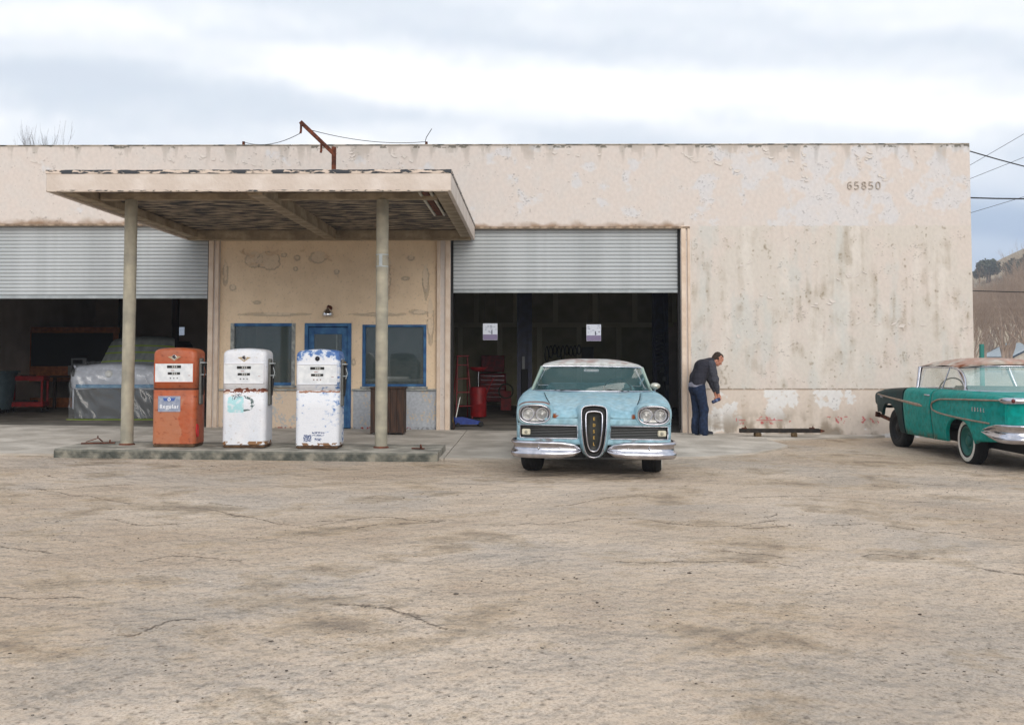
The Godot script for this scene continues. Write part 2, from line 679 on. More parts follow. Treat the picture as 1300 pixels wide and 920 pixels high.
# tan office wall: rings and hearts of lifted paint
func office_images(x0: float, y0: float, W: float, H: float) -> Array:
	var w := 512
	var h := int(w * H / W)
	var ci := Image.create(w, h, false, Image.FORMAT_RGB8)
	var hi := Image.create(w, h, false, Image.FORMAT_RGBA8)
	var n1 := noise(31, 0.02, 5)
	var n2 := noise(32, 0.12, 4)
	# lifted flakes: centre x, y, radius x, radius y (metres)
	var fl := [[-5.62, 3.47, 0.17, 0.15], [-5.32, 3.45, 0.22, 0.19], [-5.02, 3.56, 0.05, 0.04], [-4.33, 3.5, 0.16, 0.13], [-4.75, 3.5, 0.06, 0.05], [-4.78, 3.28, 0.04, 0.04], [-3.95, 3.22, 0.045, 0.05], [-6.05, 2.9, 0.06, 0.06],
		[-5.55, 2.6, 0.06, 0.03], [-2.98, 3.1, 0.13, 0.52], [-2.56, 3.08, 0.07, 0.035], [-2.45, 3.5, 0.06, 0.05], [-6.2, 3.2, 0.05, 0.22], [-2.15, 3.05, 0.06, 0.3], [-2.3, 2.4, 0.16, 0.05], [-3.1, 2.36, 0.4, 0.03], [-5.2, 2.36, 0.5, 0.03], [-2.05, 2.2, 0.06, 0.4], [-3.6, 1.4, 0.04, 0.06]]
	for j in h:
		var y := y0 + H * (1.0 - (j + 0.5) / h)
		for i in w:
			var x := x0 + W * (i + 0.5) / w
			var a := n1.get_noise_2d(i, j)
			var b := n2.get_noise_2d(i, j)
			var col := Vector3(0.935, 0.842, 0.722).lerp(Vector3(0.905, 0.81, 0.69), clampf(0.5 + a, 0, 1))
			var ht := 0.5 + b * 0.12
			for f in fl:
				var dx: float = (x - f[0]) / f[2]
				var dy: float = (y - f[1]) / f[3]
				var r := sqrt(dx * dx + dy * dy) + a * 0.35 + b * 0.15
				if r < 1.0:
					ht += 0.25 * r
					col = col.lerp(Vector3(0.86, 0.79, 0.70), 0.6)
				var lim := 0.014 / minf(f[2], f[3])
				if absf(r - 1.0) < lim and dy < 0.75 + a * 2.0:
					ht -= 0.3
					col *= 0.88
			if b > 0.42:
				col *= 0.93
			# cooler bare band low on the right-hand side
			if y < 0.86 and x > -3.6:
				col = Vector3(0.72, 0.74, 0.77) * (0.96 + b * 0.1)
				if b + a > 0.45:
					col = Vector3(0.78, 0.72, 0.64)
			elif y < 0.86:
				col = col.lerp(Vector3(0.86, 0.79, 0.72), 0.6)
				if a + b * 0.6 > 0.38:
					col = Vector3(0.78, 0.76, 0.74)
			# red paint spatter and grime at the foot
			if y < 0.1 and b > 0.1:
				col = Vector3(0.62, 0.2, 0.17) if a > 0.05 else col * 0.75
			ci.set_pixel(i, j, Color(col.x, col.y, col.z))
			hi.set_pixel(i, j, Color(ht, ht, ht))
	hi.bump_map_to_normal_map(3.0)
	return [ImageTexture.create_from_image(ci), ImageTexture.create_from_image(hi)]

func wait_image(t: NoiseTexture2D) -> Image:
	var n := 0
	while t.get_image() == null and n < 4000:
		await get_tree().process_frame
		n += 1
	var im: Image = t.get_image().duplicate()
	im.convert(Image.FORMAT_RGBA8)
	return im

func rough_noise(n: FastNoiseLite, gain: float) -> FastNoiseLite:
	n.fractal_gain = gain
	return n

func ground_texture() -> ImageTexture:
	var sz := 2048
	var mk := func(n: FastNoiseLite, g: Gradient) -> NoiseTexture2D:
		var t := ntex(n, sz, g)
		t.seamless = true
		t.seamless_blend_skirt = 0.05
		return t
	var base: NoiseTexture2D = mk.call(rough_noise(noise(41, 0.004, 9), 0.62), ramp([[0.15, C(186, 167, 147)], [0.42, C(200, 183, 164)], [0.6, C(208, 192, 175)], [0.85, C(218, 205, 190)]]))
	var dirt: NoiseTexture2D = mk.call(rough_noise(noise(42, 0.008, 8), 0.66), ramp([[0.54, C(156, 132, 102, 0.0)], [0.66, C(156, 132, 100, 0.28)], [0.82, C(116, 98, 78, 0.55)]]))
	var grey: NoiseTexture2D = mk.call(noise(45, 0.004, 5), ramp([[0.52, C(170, 163, 156, 0.0)], [0.75, C(170, 162, 154, 0.45)]]))
	var pit: NoiseTexture2D = mk.call(rough_noise(noise(44, 0.22, 3), 0.6), ramp([[0.62, C(110, 98, 86, 0.0)], [0.74, C(110, 98, 86, 0.3)], [0.86, C(78, 68, 60, 0.6)]]))
	var full := Rect2i(0, 0, sz, sz)
	var im: Image = await wait_image(base)
	for t in [grey, dirt, pit]:
		var o: Image = await wait_image(t)
		im.blend_rect(o, full, Vector2i.ZERO)
	# long wandering cracks, some with side branches: x, z, heading, length in metres
	var rc := RandomNumberGenerator.new()
	rc.seed = 71
	var cracks := [[-0.4, 11.3, 0.05, 3.2], [2.6, 11.1, 0.25, 2.6], [-2.0, 11.0, -0.04, 1.5], [-2.9, 12.9, -0.2, 0.9], [2.2, 9.4, 0.5, 2.4], [-4.2, 10.4, 0.05, 2.6], [0.6, 12.9, 0.1, 1.4], [-1.2, 14.2, 0.15, 1.0], [3.2, 13.0, 0.3, 1.1], [5.4, 9.0, 0.1, 2.6], [-5.8, 12.2, 0.1, 1.2], [-6.5, 8.6, 0.0, 3.0]]
	for k in 26:
		cracks.append([rc.randf_range(-8, 8), rc.randf_range(7.0, 16.5), rc.randf_range(-0.7, 0.7), rc.randf_range(0.3, 1.4)])
	for q in cracks:
		var px := Vector2((q[0] / 26.0 + 0.5) * sz, (q[1] / 26.0 + 0.2) * sz)
		var head: float = q[2]
		var steps := int(q[3] / 26.0 * sz)
		var drift := 0.0
		for i in steps:
			drift = clampf(drift + rc.randf_range(-0.35, 0.35), -0.9, 0.9)
			px += Vector2(cos(head + drift), sin(head + drift))
			var wd := 1 if rc.randf() < 0.3 else (2 if rc.randf() < 0.75 else 3)
			if rc.randf() < 0.12:
				continue
			for dy in wd:
				var ix := posmod(int(px.x), sz)
				var iy := posmod(int(px.y) + dy, sz)
				im.set_pixel(ix, iy, im.get_pixel(ix, iy).lerp(C(84, 73, 62), rc.randf_range(0.45, 0.85)))
			if rc.randf() < 0.03:
				im.blend_rect(stain_disc(rc), Rect2i(0, 0, 12, 12), Vector2i(posmod(int(px.x) - 6, sz - 12), posmod(int(px.y) - 6, sz - 12)))
	im.convert(Image.FORMAT_RGB8)
	return ImageTexture.create_from_image(im)

# crumbled asphalt spot beside a crack
func stain_disc(rc: RandomNumberGenerator) -> Image:
	var d := Image.create(12, 12, false, Image.FORMAT_RGBA8)
	for i in 40:
		var v := Vector2(rc.randfn(), rc.randfn() * 0.7) * 2.2 + Vector2(6, 6)
		if v.x >= 0 and v.y >= 0 and v.x < 12 and v.y < 12:
			d.set_pixel(int(v.x), int(v.y), C(96, 82, 68, rc.randf_range(0.2, 0.7)))
	return d

func build_ground() -> void:
	var m := mat(Color(1, 1, 1), 0.95)
	m.albedo_texture = await ground_texture()
	m.uv1_offset = Vector3(0.5, 0.2, 0)
	m.detail_enabled = true
	m.detail_blend_mode = BaseMaterial3D.BLEND_MODE_MUL
	m.detail_uv_layer = BaseMaterial3D.DETAIL_UV_2
	m.detail_albedo = ntex(rough_noise(noise(51, 0.05, 8), 0.8), 1024, ramp([[0.2, C(176, 169, 162)], [0.34, C(219, 214, 209)], [0.47, C(236, 233, 229)], [0.6, C(247, 245, 242)], [0.75, C(255, 255, 255)]]))
	m.normal_enabled = true
	m.normal_texture = ntex(rough_noise(noise(52, 0.03, 8), 0.7), 1024, null, 9.0)
	m.normal_scale = 0.5
	var xs := [-1500.0, -500.0, -120.0, -60.0, -30.0]
	for i in 41:
		xs.append(-20.0 + i)
	xs += [30.0, 60.0, 120.0, 500.0, 1500.0]
	var zs := [-1500.0, -500.0, -200.0, -80.0, -40.0, -20.0]
	for i in 73:
		zs.append(-13.0 + i * 0.5)
	zs += [30.0, 50.0, 120.0, 500.0, 1500.0]
	var nz := noise(53, 0.35, 4)
	var v := PackedVector3Array()
	var uv := PackedVector2Array()
	var uv2 := PackedVector2Array()
	var nn := PackedVector3Array()
	var tg := PackedFloat32Array()
	var id := PackedInt32Array()
	for x in xs:
		for z in zs:
			var y := gnd(x, z)
			if absf(x) < 40 and z > 5.5 and z < 40:
				y += nz.get_noise_2d(x, z) * 0.012
			if z < 0.2:
				y -= 0.02
			v.append(Vector3(x, y, z))
			uv.append(Vector2(x, z) / 26.0)
			uv2.append(Vector2(x + z * 0.3, z - x * 0.3) / 1.15)
			nn.append(Vector3.UP)
			tg.append_array([1.0, 0.0, 0.0, 1.0])
	var nzs := zs.size()
	for i in xs.size() - 1:
		for j in nzs - 1:
			var a := i * nzs + j
			id.append_array([a, a + nzs, a + nzs + 1, a, a + nzs + 1, a + 1])
	var arr := []
	arr.resize(Mesh.ARRAY_MAX)
	arr[Mesh.ARRAY_VERTEX] = v
	arr[Mesh.ARRAY_NORMAL] = nn
	arr[Mesh.ARRAY_TANGENT] = tg
	arr[Mesh.ARRAY_TEX_UV] = uv
	arr[Mesh.ARRAY_TEX_UV2] = uv2
	arr[Mesh.ARRAY_INDEX] = id
	var am := ArrayMesh.new()
	am.add_surface_from_arrays(Mesh.PRIMITIVE_TRIANGLES, arr)
	structure(put_mesh(am, "ground", m, self))

	# loose grit and pebbles
	var pst := S()
	pst.set_smooth_group(0)
	var pr := []
	for k in 4:
		pr.append(Vector2([0.0, 0.8, 1.0, 0.0][k], [-0.4, -0.25, 0.2, 0.62][k]))
	lathe(pst, pr, 6)
	var pm := mat(Color(1, 1, 1), 0.9)
	pm.vertex_color_use_as_albedo = true
	var mm := MultiMesh.new()
	mm.transform_format = MultiMesh.TRANSFORM_3D
	mm.use_colors = true
	mm.mesh = mesh_of(pst)
	var r := RandomNumberGenerator.new()
	r.seed = 99
	var spots := []
	for i in 15000:
		var z := 18.2 - 12.4 * pow(r.randf(), 0.75)
		var half := (20.5 - z) * 0.58 + 0.6
		var x := r.randf_range(-half, half)
		if nz.get_noise_2d(x * 2.0, z * 2.0) + r.randf_range(-0.4, 0.4) > 0.1:
			continue
		spots.append(Vector3(x, gnd(x, z), z))
	mm.instance_count = spots.size()
	for i in spots.size():
		var q: float = 0.0022 + 0.0065 * pow(r.randf(), 4.0)
		if r.randf() < 0.03:
			q *= 2.2
		var ba := Basis.from_euler(Vector3(r.randf_range(-0.3, 0.3), r.randf() * TAU, 0)).scaled_local(Vector3(q * r.randf_range(0.8, 1.5), q * 0.75, q))
		mm.set_instance_transform(i, Transform3D(ba, spots[i]))
		var g := r.randf()
		var c := L(95, 88, 80).lerp(L(205, 195, 180), g * g) if r.randf() < 0.8 else L(70, 60, 52)
		mm.set_instance_color(i, c)
	var mi := MultiMeshInstance3D.new()
	mi.name = "gravel"
	mi.multimesh = mm
	mi.material_override = pm
	mi.set_meta("label", "loose grit and small stones scattered over the dusty lot")
	mi.set_meta("category", "gravel")
	mi.set_meta("kind", "stuff")
	add_child(mi)

	# concrete apron in front of the garage, poured in slabs with open joints
	var am2 := mottled(C(166, 158, 147), C(200, 192, 181), 0.9, 3.1, 61, 0.0, 0.25)
	am2.uv1_world_triplanar = true
	M.apron = am2
	var slabs := []
	var ed := [-13.4, -10.2, -7.05, -4.2, -1.3, 1.55]
	for i in ed.size() - 1:
		slabs.append([Vector2(ed[i], 0.0), Vector2(ed[i + 1] - 0.015, 0.0), Vector2(ed[i + 1] - 0.015, 2.55), Vector2(ed[i], 2.55)])
		slabs.append([Vector2(ed[i], 2.565), Vector2(ed[i + 1] - 0.015, 2.565), Vector2(ed[i + 1] - 0.015, 5.3), Vector2(ed[i], 5.3)])
	slabs.append([Vector2(1.55, 0.0), Vector2(4.0, 0.0), Vector2(4.35, 1.3), Vector2(4.45, 2.55), Vector2(1.55, 2.55)])
	slabs.append([Vector2(1.55, 2.565), Vector2(4.45, 2.565), Vector2(4.1, 3.3), Vector2(3.5, 4.2), Vector2(2.6, 5.0), Vector2(1.55, 5.3)])
	slabs.append([Vector2(4.015, 0.0), Vector2(7.0, 0.0), Vector2(6.6, 0.42), Vector2(5.6, 0.75), Vector2(4.7, 1.25), Vector2(4.365, 1.3)])
	var apron := Node3D.new()
	apron.name = "apron"
	structure(apron)
	add_child(apron)
	for pl in slabs:
		var st := S()
		var pv := PackedVector2Array(pl)
		var idx := Geometry2D.triangulate_polygon(pv)
		var up := func(p: Vector2, o: float) -> Vector3:
			return Vector3(p.x, gnd(p.x, p.y) + o, p.y)
		for i in range(0, idx.size(), 3):
			to(st, up.call(pv[idx[i]], 0.03), up.call(pv[idx[i + 1]], 0.03), up.call(pv[idx[i + 2]], 0.03), Vector3.UP)
		for i in pv.size():
			var a := pv[i]
			var b := pv[(i + 1) % pv.size()]
			quad(st, up.call(a, 0.03), up.call(b, 0.03), up.call(b, -0.1), up.call(a, -0.1))
		put(st, "slab", am2, apron)

	# raised pump island
	var im2 := mottled(C(120, 117, 108), C(176, 170, 158), 0.92, 1.6, 62, 0.0, 0.4)
	im2.uv1_world_triplanar = true
	M.kerb = im2
	var st := S()
	var P := []
	var prof := [[5.56, -0.1], [5.56, 0.105], [5.55, 0.125], [5.525, 0.135], [4.2, 0.14], [4.19, -0.1]]
	for q in prof:
		var row := []
		for i in 25:
			var x := -6.98 + 5.6 * i / 24.0
			var zz: float = q[0]
			row.append(Vector3(x, gnd(x, 5.2) + q[1], zz))
		P.append(row)
	sheet(st, P, false)
	for x in [-6.98, -1.38]:
		var c := []
		for q in prof:
			c.append(Vector3(x, gnd(x, 5.2) + q[1], q[0]))
		for i in range(1, c.size() - 1):
			to(st, c[0], c[i], c[i + 1], Vector3(signf(x + 4), 0, 0))
	var isl := put(st, "pump_island", im2, self)
	structure(isl)
	# kerb face in lengths: stained, its colour also darkened to paint in shade
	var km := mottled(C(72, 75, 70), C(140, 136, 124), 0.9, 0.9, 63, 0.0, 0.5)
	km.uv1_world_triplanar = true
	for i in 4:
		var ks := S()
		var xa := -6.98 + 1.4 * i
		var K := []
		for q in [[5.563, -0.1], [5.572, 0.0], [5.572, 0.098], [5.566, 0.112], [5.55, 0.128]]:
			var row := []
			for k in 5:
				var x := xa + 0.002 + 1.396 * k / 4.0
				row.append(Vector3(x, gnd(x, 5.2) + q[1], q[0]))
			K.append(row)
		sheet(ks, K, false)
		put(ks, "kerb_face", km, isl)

func build_materials() -> void:
	M.tan_trim = mottled(C(208, 186, 166), C(222, 204, 186), 0.85, 1.3, 101, 0.0, 0.2)
	M.galv = mottled(C(172, 177, 180), C(186, 191, 194), 0.7, 1.9, 102, 0.0)
	M.galv2 = mottled(C(150, 157, 160), C(178, 185, 188), 0.55, 1.4, 103, 0.15)
	M.rust = mottled(C(70, 36, 24), C(122, 66, 42), 0.9, 0.35, 104, 0.1, 0.4)
	M.blue = mottled(C(28, 78, 128), C(60, 112, 156), 0.65, 0.7, 105, 0.0, 0.15)
	M.greyframe = mottled(C(120, 124, 124), C(172, 174, 170), 0.8, 0.4, 106)
	M.dark = mat(C(26, 26, 27), 0.8)
	M.black = mat(C(14, 14, 14), 0.6)
	M.glass = mat(C(104, 120, 120, 0.24), 0.03)  # pale tint and opacity stand in for reflections of the bright outside
	M.glass.transparency = BaseMaterial3D.TRANSPARENCY_ALPHA
	M.drywall = mottled(C(164, 160, 126), C(184, 178, 146), 0.95, 2.2, 107)
	M.tape = mat(C(214, 210, 184), 0.95)
	M.floor = mottled(C(98, 94, 88), C(138, 132, 122), 0.7, 3.0, 108)
	M.brownwood = mottled(C(46, 30, 22), C(78, 52, 36), 0.7, 0.5, 109)
	M.brownwood.uv1_scale = Vector3(6, 0.7, 6)
	M.chrome = mottled(C(190, 190, 192), C(214, 214, 216), 0.16, 0.3, 110, 1.0)
	M.chrome_old = mottled(C(176, 176, 184), C(212, 212, 220), 0.2, 0.5, 302, 1.0)
	M.white = mat(C(226, 226, 222), 0.7)
	M.paper = mat(C(232, 232, 236), 0.8)
	M.wire = mat(C(30, 30, 32), 0.8)
	# cream paint flaking off dark weathered timber, stretched along the boards
	M.flaky = []
	for i in 3:
		var m := mat(Color(1, 1, 1), 0.9)
		m.albedo_texture = ntex(noise(120 + i, 0.02, 6), 512, ramp([[0.2, C(196, 178, 154)], [0.38 + 0.05 * i, C(166, 148, 124)], [0.41 + 0.05 * i, C(84, 78, 72)], [0.62, C(50, 50, 53)], [0.95, C(40, 42, 46)]]))
		m.uv1_triplanar = true
		m.uv1_world_triplanar = true
		m.uv1_scale = Vector3(0.16, 1.0, 1.1)
		M.flaky.append(m)
	M.edge = mat(Color(1, 1, 1), 0.9)
	M.edge.albedo_texture = ntex(noise(130, 0.02, 5), 512, ramp([[0.5, C(62, 66, 72)], [0.53, C(96, 90, 82)], [0.55, C(206, 190, 176)], [1.0, C(220, 206, 194)]]))
	M.edge.uv1_triplanar = true
	M.edge.uv1_world_triplanar = true
	M.edge.uv1_scale = Vector3(0.33, 1.2, 1.2)
	M.fascia = mottled(C(202, 189, 178), C(214, 203, 194), 0.85, 1.7, 131, 0.0, 0.15)
	M.post = mottled(C(140, 136, 123), C(174, 167, 148), 0.7, 0.9, 132, 0.0, 0.25)
	M.rubber = mat(C(30, 30, 31), 0.85)
	M.red = mottled(C(122, 16, 22), C(164, 24, 28), 0.5, 0.6, 133)

func roller(parent: Node3D, x0: float, x1: float, y0: float, y1: float, mt: Material) -> void:
	var d := Node3D.new()
	d.name = "roller_door"
	parent.add_child(d, true)
	d.position = Vector3(x0, y0, -0.13)
	var w := x1 - x0
	var n := int(round((y1 - y0 - 0.07) / 0.0755))
	var ph := (y1 - y0 - 0.07) / n
	var st := S()
	var P := []
	for q in [[0.0, -0.012], [0.05, 0.002], [0.2, 0.013], [0.5, 0.018], [0.8, 0.013], [0.95, 0.002], [1.0, -0.012]]:
		P.append([Vector3(0.02, q[0] * ph, q[1]), Vector3(w - 0.02, q[0] * ph, q[1])])
	sheet(st, P)
	var me := mesh_of(st)
	for i in n + 3:
		put_mesh(me, "slat", mt, d, Vector3(0, 0.07 + ph * i, 0))
	st = S()
	box(st, Vector3(w * 0.5, 0.032, 0), Vector3(w - 0.03, 0.064, 0.05), 0.008)
	put(st, "bottom_bar", M.galv2, d)
	for s in [0.03, w - 0.03]:
		st = S()
		box(st, Vector3(s, (y1 - y0) * 0.5 - y0 * 0.5 + 0.02, 0.03), Vector3(0.045, y1 - 0.05, 0.03), 0.004)
		put(st, "guide", M.dark, d)

func window_part(parent: Node3D, r: Rect2, z: float, fm: Material, rail: Material, fw: float) -> void:
	var wn := Node3D.new()
	wn.name = "window"
	parent.add_child(wn, true)
	wn.position = Vector3(r.get_center().x, r.position.y, z)
	var w := r.size.x
	var h := r.size.y
	var st := S()
	for sx in [-1.0, 1.0]:
		st = S()
		box(st, Vector3(sx * (w / 2 - fw / 2), h / 2, 0), Vector3(fw, h, 0.09), 0.006)
		put(st, "frame", fm, wn)
	for yy in [h - fw * 0.4, fw * 0.4]:
		st = S()
		box(st, Vector3(0, yy, 0), Vector3(w - fw * 2, fw * 0.8, 0.085), 0.006)
		put(st, "rail", rail, wn)
	st = S()
	box(st, Vector3(0, h / 2, -0.015), Vector3(w - fw * 2, h - fw * 1.6, 0.006))
	put(st, "pane", M.glass, wn)
	st = S()
	box(st, Vector3(0, -0.02, 0.03), Vector3(w + 0.06, 0.04, 0.13), 0.006)
	put(st, "sill", M.greyframe, wn)

func build_garage() -> void:
	var g := thing("garage_building", "long cream stucco garage with peeling paint and two half-open roller doors", "building")
	var x0 := -14.0
	var y0 := -0.3
	var W := 22.8
	var H := 6.07
	var dl := Rect2(-11.6, -1, 5.08, 5.15)
	var dr := Rect2(-1.65, -1, 4.63, 5.08)
	var of := Rect2(-6.3, -1, 4.45, 4.88)
	var tx := facade_images(x0, y0, W, H)
	var m := mat(Color(1, 1, 1), 0.9)
	m.albedo_texture = tx[0]
	m.normal_enabled = true
	m.normal_texture = tx[1]
	m.normal_scale = 0.6
	M.facade = m
	var st := S()
	holed_wall(st, Rect2(x0, y0, W, H), [dl, dr, of, Rect2(3.2, 0.845, 5.59, 0.014)], 0.0, 0.25)
	st.generate_normals()
	st.generate_tangents()
	put_mesh(st.commit(), "front_wall", m, g)
	# office front, set back a little between the door jambs
	var wl := Rect2(-6.08, 0.93, 1.31, 1.25)
	var dd := Rect2(-4.58, -1, 0.94, 3.18)
	var wr := Rect2(-3.42, 0.91, 1.29, 1.24)
	var tx2 := office_images(-6.3, -0.3, 4.45, 4.18)
	var m2 := mat(Color(1, 1, 1), 0.9)
	m2.albedo_texture = tx2[0]
	m2.normal_enabled = true
	m2.normal_texture = tx2[1]
	m2.normal_scale = 1.0
	st = S()
	holed_wall(st, Rect2(-6.3, -0.3, 4.45, 4.18), [wl, dd, wr], -0.05, 0.2)
	st.generate_normals()
	st.generate_tangents()
	var ow := put_mesh(st.commit(), "office_wall", m2, g)
	ow.set_meta("label", "tan office wall with blistered paint between the garage doors")
	window_part(g, wl, -0.08, M.greyframe, M.blue, 0.075)
	window_part(g, wr, -0.08, M.blue, M.blue, 0.06)
	# sill band
	for xr in [[-6.29, -4.6], [-3.62, -1.86]]:
		st = S()
		box(st, Vector3((xr[0] + xr[1]) / 2, 0.845, -0.03), Vector3(xr[1] - xr[0], 0.035, 0.06), 0.006)
		put(st, "ledge", M.greyframe, g)
	# office door
	var od := Node3D.new()
	od.name = "office_door"
	od.position = Vector3(dd.get_center().x, 0.08, -0.1)
	od.set_meta("label", "blue office door with a glazed upper half")
	g.add_child(od)
	st = S()
	box(st, Vector3(-0.435, 1.05, 0.03), Vector3(0.07, 2.1, 0.12), 0.008)
	box(st, Vector3(0.435, 1.05, 0.03), Vector3(0.07, 2.1, 0.12), 0.008)
	box(st, Vector3(0, 2.065, 0.03), Vector3(0.8, 0.07, 0.115), 0.008)
	put(st, "frame", M.blue, od)
	st = S()
	for q in [[-0.345, 1.01, 0.11, 2.02], [0.335, 1.01, 0.13, 2.02]]:
		box(st, Vector3(q[0], q[1], 0), Vector3(q[2], q[3], 0.045), 0.006)
	box(st, Vector3(-0.01, 1.95, 0), Vector3(0.56, 0.14, 0.043), 0.006)
	box(st, Vector3(-0.01, 0.5, 0), Vector3(0.56, 1.0, 0.043), 0.006)
	put(st, "leaf", M.blue, od)
	st = S()
	box(st, Vector3(-0.01, 1.44, 0), Vector3(0.56, 0.88, 0.006))
	put(st, "pane", M.glass, od)
	st = S()
	box(st, Vector3(0.16, 1.44, -0.02), Vector3(0.02, 0.88, 0.02))
	put(st, "glazing_bar", M.greyframe, od)
	st = S()
	lathe(st, [Vector2(0, 0.07), Vector2(0.025, 0.06), Vector2(0.03, 0.045), Vector2(0.012, 0.03), Vector2(0.012, 0.0)], 12, Transform3D(Basis(Vector3.RIGHT, PI / 2), Vector3(0.34, 0.98, 0.02)))
	put(st, "knob", mat(C(150, 120, 60), 0.35, 1.0), od)
	for yy in [1.28, 1.1]:
		st = S()
		box(st, Vector3(0.345, yy, 0.025), Vector3(0.045, 0.1, 0.012), 0.005)
		put(st, "lock_plate", mat(C(128, 104, 62), 0.5, 0.8), od)
	# door jambs and heads
	for j in [[-6.52, 4.15, 0.1], [-1.75, 4.08, 0.1], [3.03, 4.14, 0.09]]:
		st = S()
		box(st, Vector3(j[0] if j[0] > 0 else j[0] + 0.05, j[1] / 2 - 0.06, 0.012), Vector3(j[2], j[1] + 0.1, 0.05), 0.006)
		put(st, "jamb", M.tan_trim, g)
	for j in [[-6.345, 3.9], [-1.885, 3.9], [3.135, 4.14]]:
		st = S()
		box(st, Vector3(j[0], j[1] / 2 - 0.06, 0.016), Vector3(0.05 if j[0] > 0 else 0.07, j[1] + 0.1, 0.04), 0.006)
		put(st, "jamb_strip", M.tan_trim, g)
	for hd in [[-11.6, -6.47, 4.16], [-1.66, 3.16, 4.09]]:
		st = S()
		box(st, Vector3((hd[0] + hd[1]) / 2, hd[2] + 0.005, 0.012), Vector3(hd[1] - hd[0], 0.045, 0.055), 0.006)
		put(st, "door_head", mottled(C(112, 96, 80), C(168, 148, 128), 0.9, 0.5, 144), g)
	roller(g, dl.position.x, dl.end.x, 2.68, 4.15, M.galv)
	roller(g, dr.position.x, dr.end.x, 2.79, 4.08, M.galv)
	# back of the long groove in the render
	st = S()
	box(st, Vector3(5.99, 0.852, -0.06), Vector3(5.6, 0.06, 0.09))
	put(st, "groove_back", M.tan_trim, g)
	# parapet coping with tar showing
	var tar := mat(Color(1, 1, 1), 0.95)
	tar.albedo_texture = ntex(noise(140, 0.03, 5), 256, ramp([[0.3, C(62, 62, 54)], [0.4, C(104, 98, 84)], [0.5, C(176, 166, 152)], [1.0, C(196, 186, 174)]]))
	tar.uv1_triplanar = true
	tar.uv1_world_triplanar = true
	tar.uv1_scale = Vector3(0.45, 2, 2)
	for k in 5:
		st = S()
		box(st, Vector3(-14.0 + 22.8 * (k + 0.5) / 5.0, 5.785, -0.12), Vector3(22.8 / 5.0 - 0.004, 0.024, 0.27), 0.008)
		put(st, "coping", tar, g)
	# other outside walls and roof
	var sm := mottled(C(204, 190, 176), C(220, 206, 194), 0.9, 2.4, 141)
	st = S()
	box(st, Vector3(8.675, 2.7, -5.9), Vector3(0.25, 6.1, 11.3))
	put(st, "side_wall", sm, g)
	st = S()
	box(st, Vector3(-13.875, 2.7, -5.9), Vector3(0.25, 6.1, 11.3))
	put(st, "side_wall", sm, g)
	st = S()
	var bh := [Rect2(-11.22, 2.2, 0.28, 0.26), Rect2(-9.92, 1.9, 0.28, 0.7), Rect2(-9.58, 1.9, 0.18, 0.7)]
	holed_wall(st, Rect2(-13.75, -0.3, 22.3, 6.0), bh, -11.55, 0.2)
	put(st, "back_wall", sm, g)
	st = S()
	box(st, Vector3(-2.6, 5.3, -5.9), Vector3(22.3, 0.2, 11.3))
	put(st, "roof", M.dark, g)
	# inside
	st = S()
	box(st, Vector3(-2.6, -0.1, -5.9), Vector3(22.3, 0.2, 11.28))
	var fl := put(st, "floor", M.floor, g)
	fl.rotation.z = -0.011
	fl.position.y = 0.0
	st = S()
	box(st, Vector3(-4.2, 2.6, -7.2), Vector3(0.15, 5.2, 8.6))
	box(st, Vector3(-4.1, 2.6, -2.85), Vector3(4.5, 5.2, 0.1))
	box(st, Vector3(-6.36, 2.6, -1.5), Vector3(0.1, 5.2, 2.6))
	box(st, Vector3(-1.83, 2.6, -1.5), Vector3(0.1, 5.2, 2.6))
	box(st, Vector3(-4.1, 3.3, -1.5), Vector3(4.4, 0.1, 2.5))
	put(st, "partition", mottled(C(70, 60, 50), C(96, 84, 70), 0.95, 2.0, 142), g)
	# drywall boards at the back of the right-hand bay, joints taped
	for i in 6:
		for j in 2:
			st = S()
			box(st, Vector3(-3.5 + 1.24 * i + 0.62 + (0.5 if j == 1 else 0.0), 1.25 + 2.5 * j + 0.02, -11.52), Vector3(1.225, 2.485, 0.02), 0.004)
			put(st, "drywall_board", M.drywall, g)
	for i in 7:
		st = S()
		box(st, Vector3(-3.5 + 1.24 * i, 1.25, -11.505), Vector3(0.16, 2.4, 0.004))
		box(st, Vector3(-3.0 + 1.24 * i, 3.8, -11.505), Vector3(0.16, 2.4, 0.004))
		put(st, "joint_tape", M.tape, g)
	st = S()
	box(st, Vector3(0.4, 2.52, -11.501), Vector3(8.0, 0.15, 0.004))
	put(st, "joint_tape", M.tape, g)
	# left bay back wall in dark timber, with a framed board
	for i in 3:
		st = S()
		box(st, Vector3(-12.9 + 1.7 * i, 2.2, -11.4), Vector3(0.1, 4.4, 0.1))
		put(st, "stud", M.brownwood, g)
	for r in bh:
		var pane := S()
		box(pane, Vector3(r.get_center().x, r.get_center().y, -11.65), Vector3(r.size.x, r.size.y, 0.006))
		put(pane, "back_pane", M.glass, g)
	st = S()
	for yy in [2.12, 2.35]:
		for xw in [[-9.78, 0.28], [-9.49, 0.18]]:
			st = S()
			box(st, Vector3(xw[0], yy, -11.6), Vector3(xw[1], 0.025, 0.03))
			put(st, "glazing_bar", M.dark, g)
	# curling flakes of old paint standing off the wall, in runs where the photograph shows them
	var rf := RandomNumberGenerator.new()
	rf.seed = 901
	var flakes := []
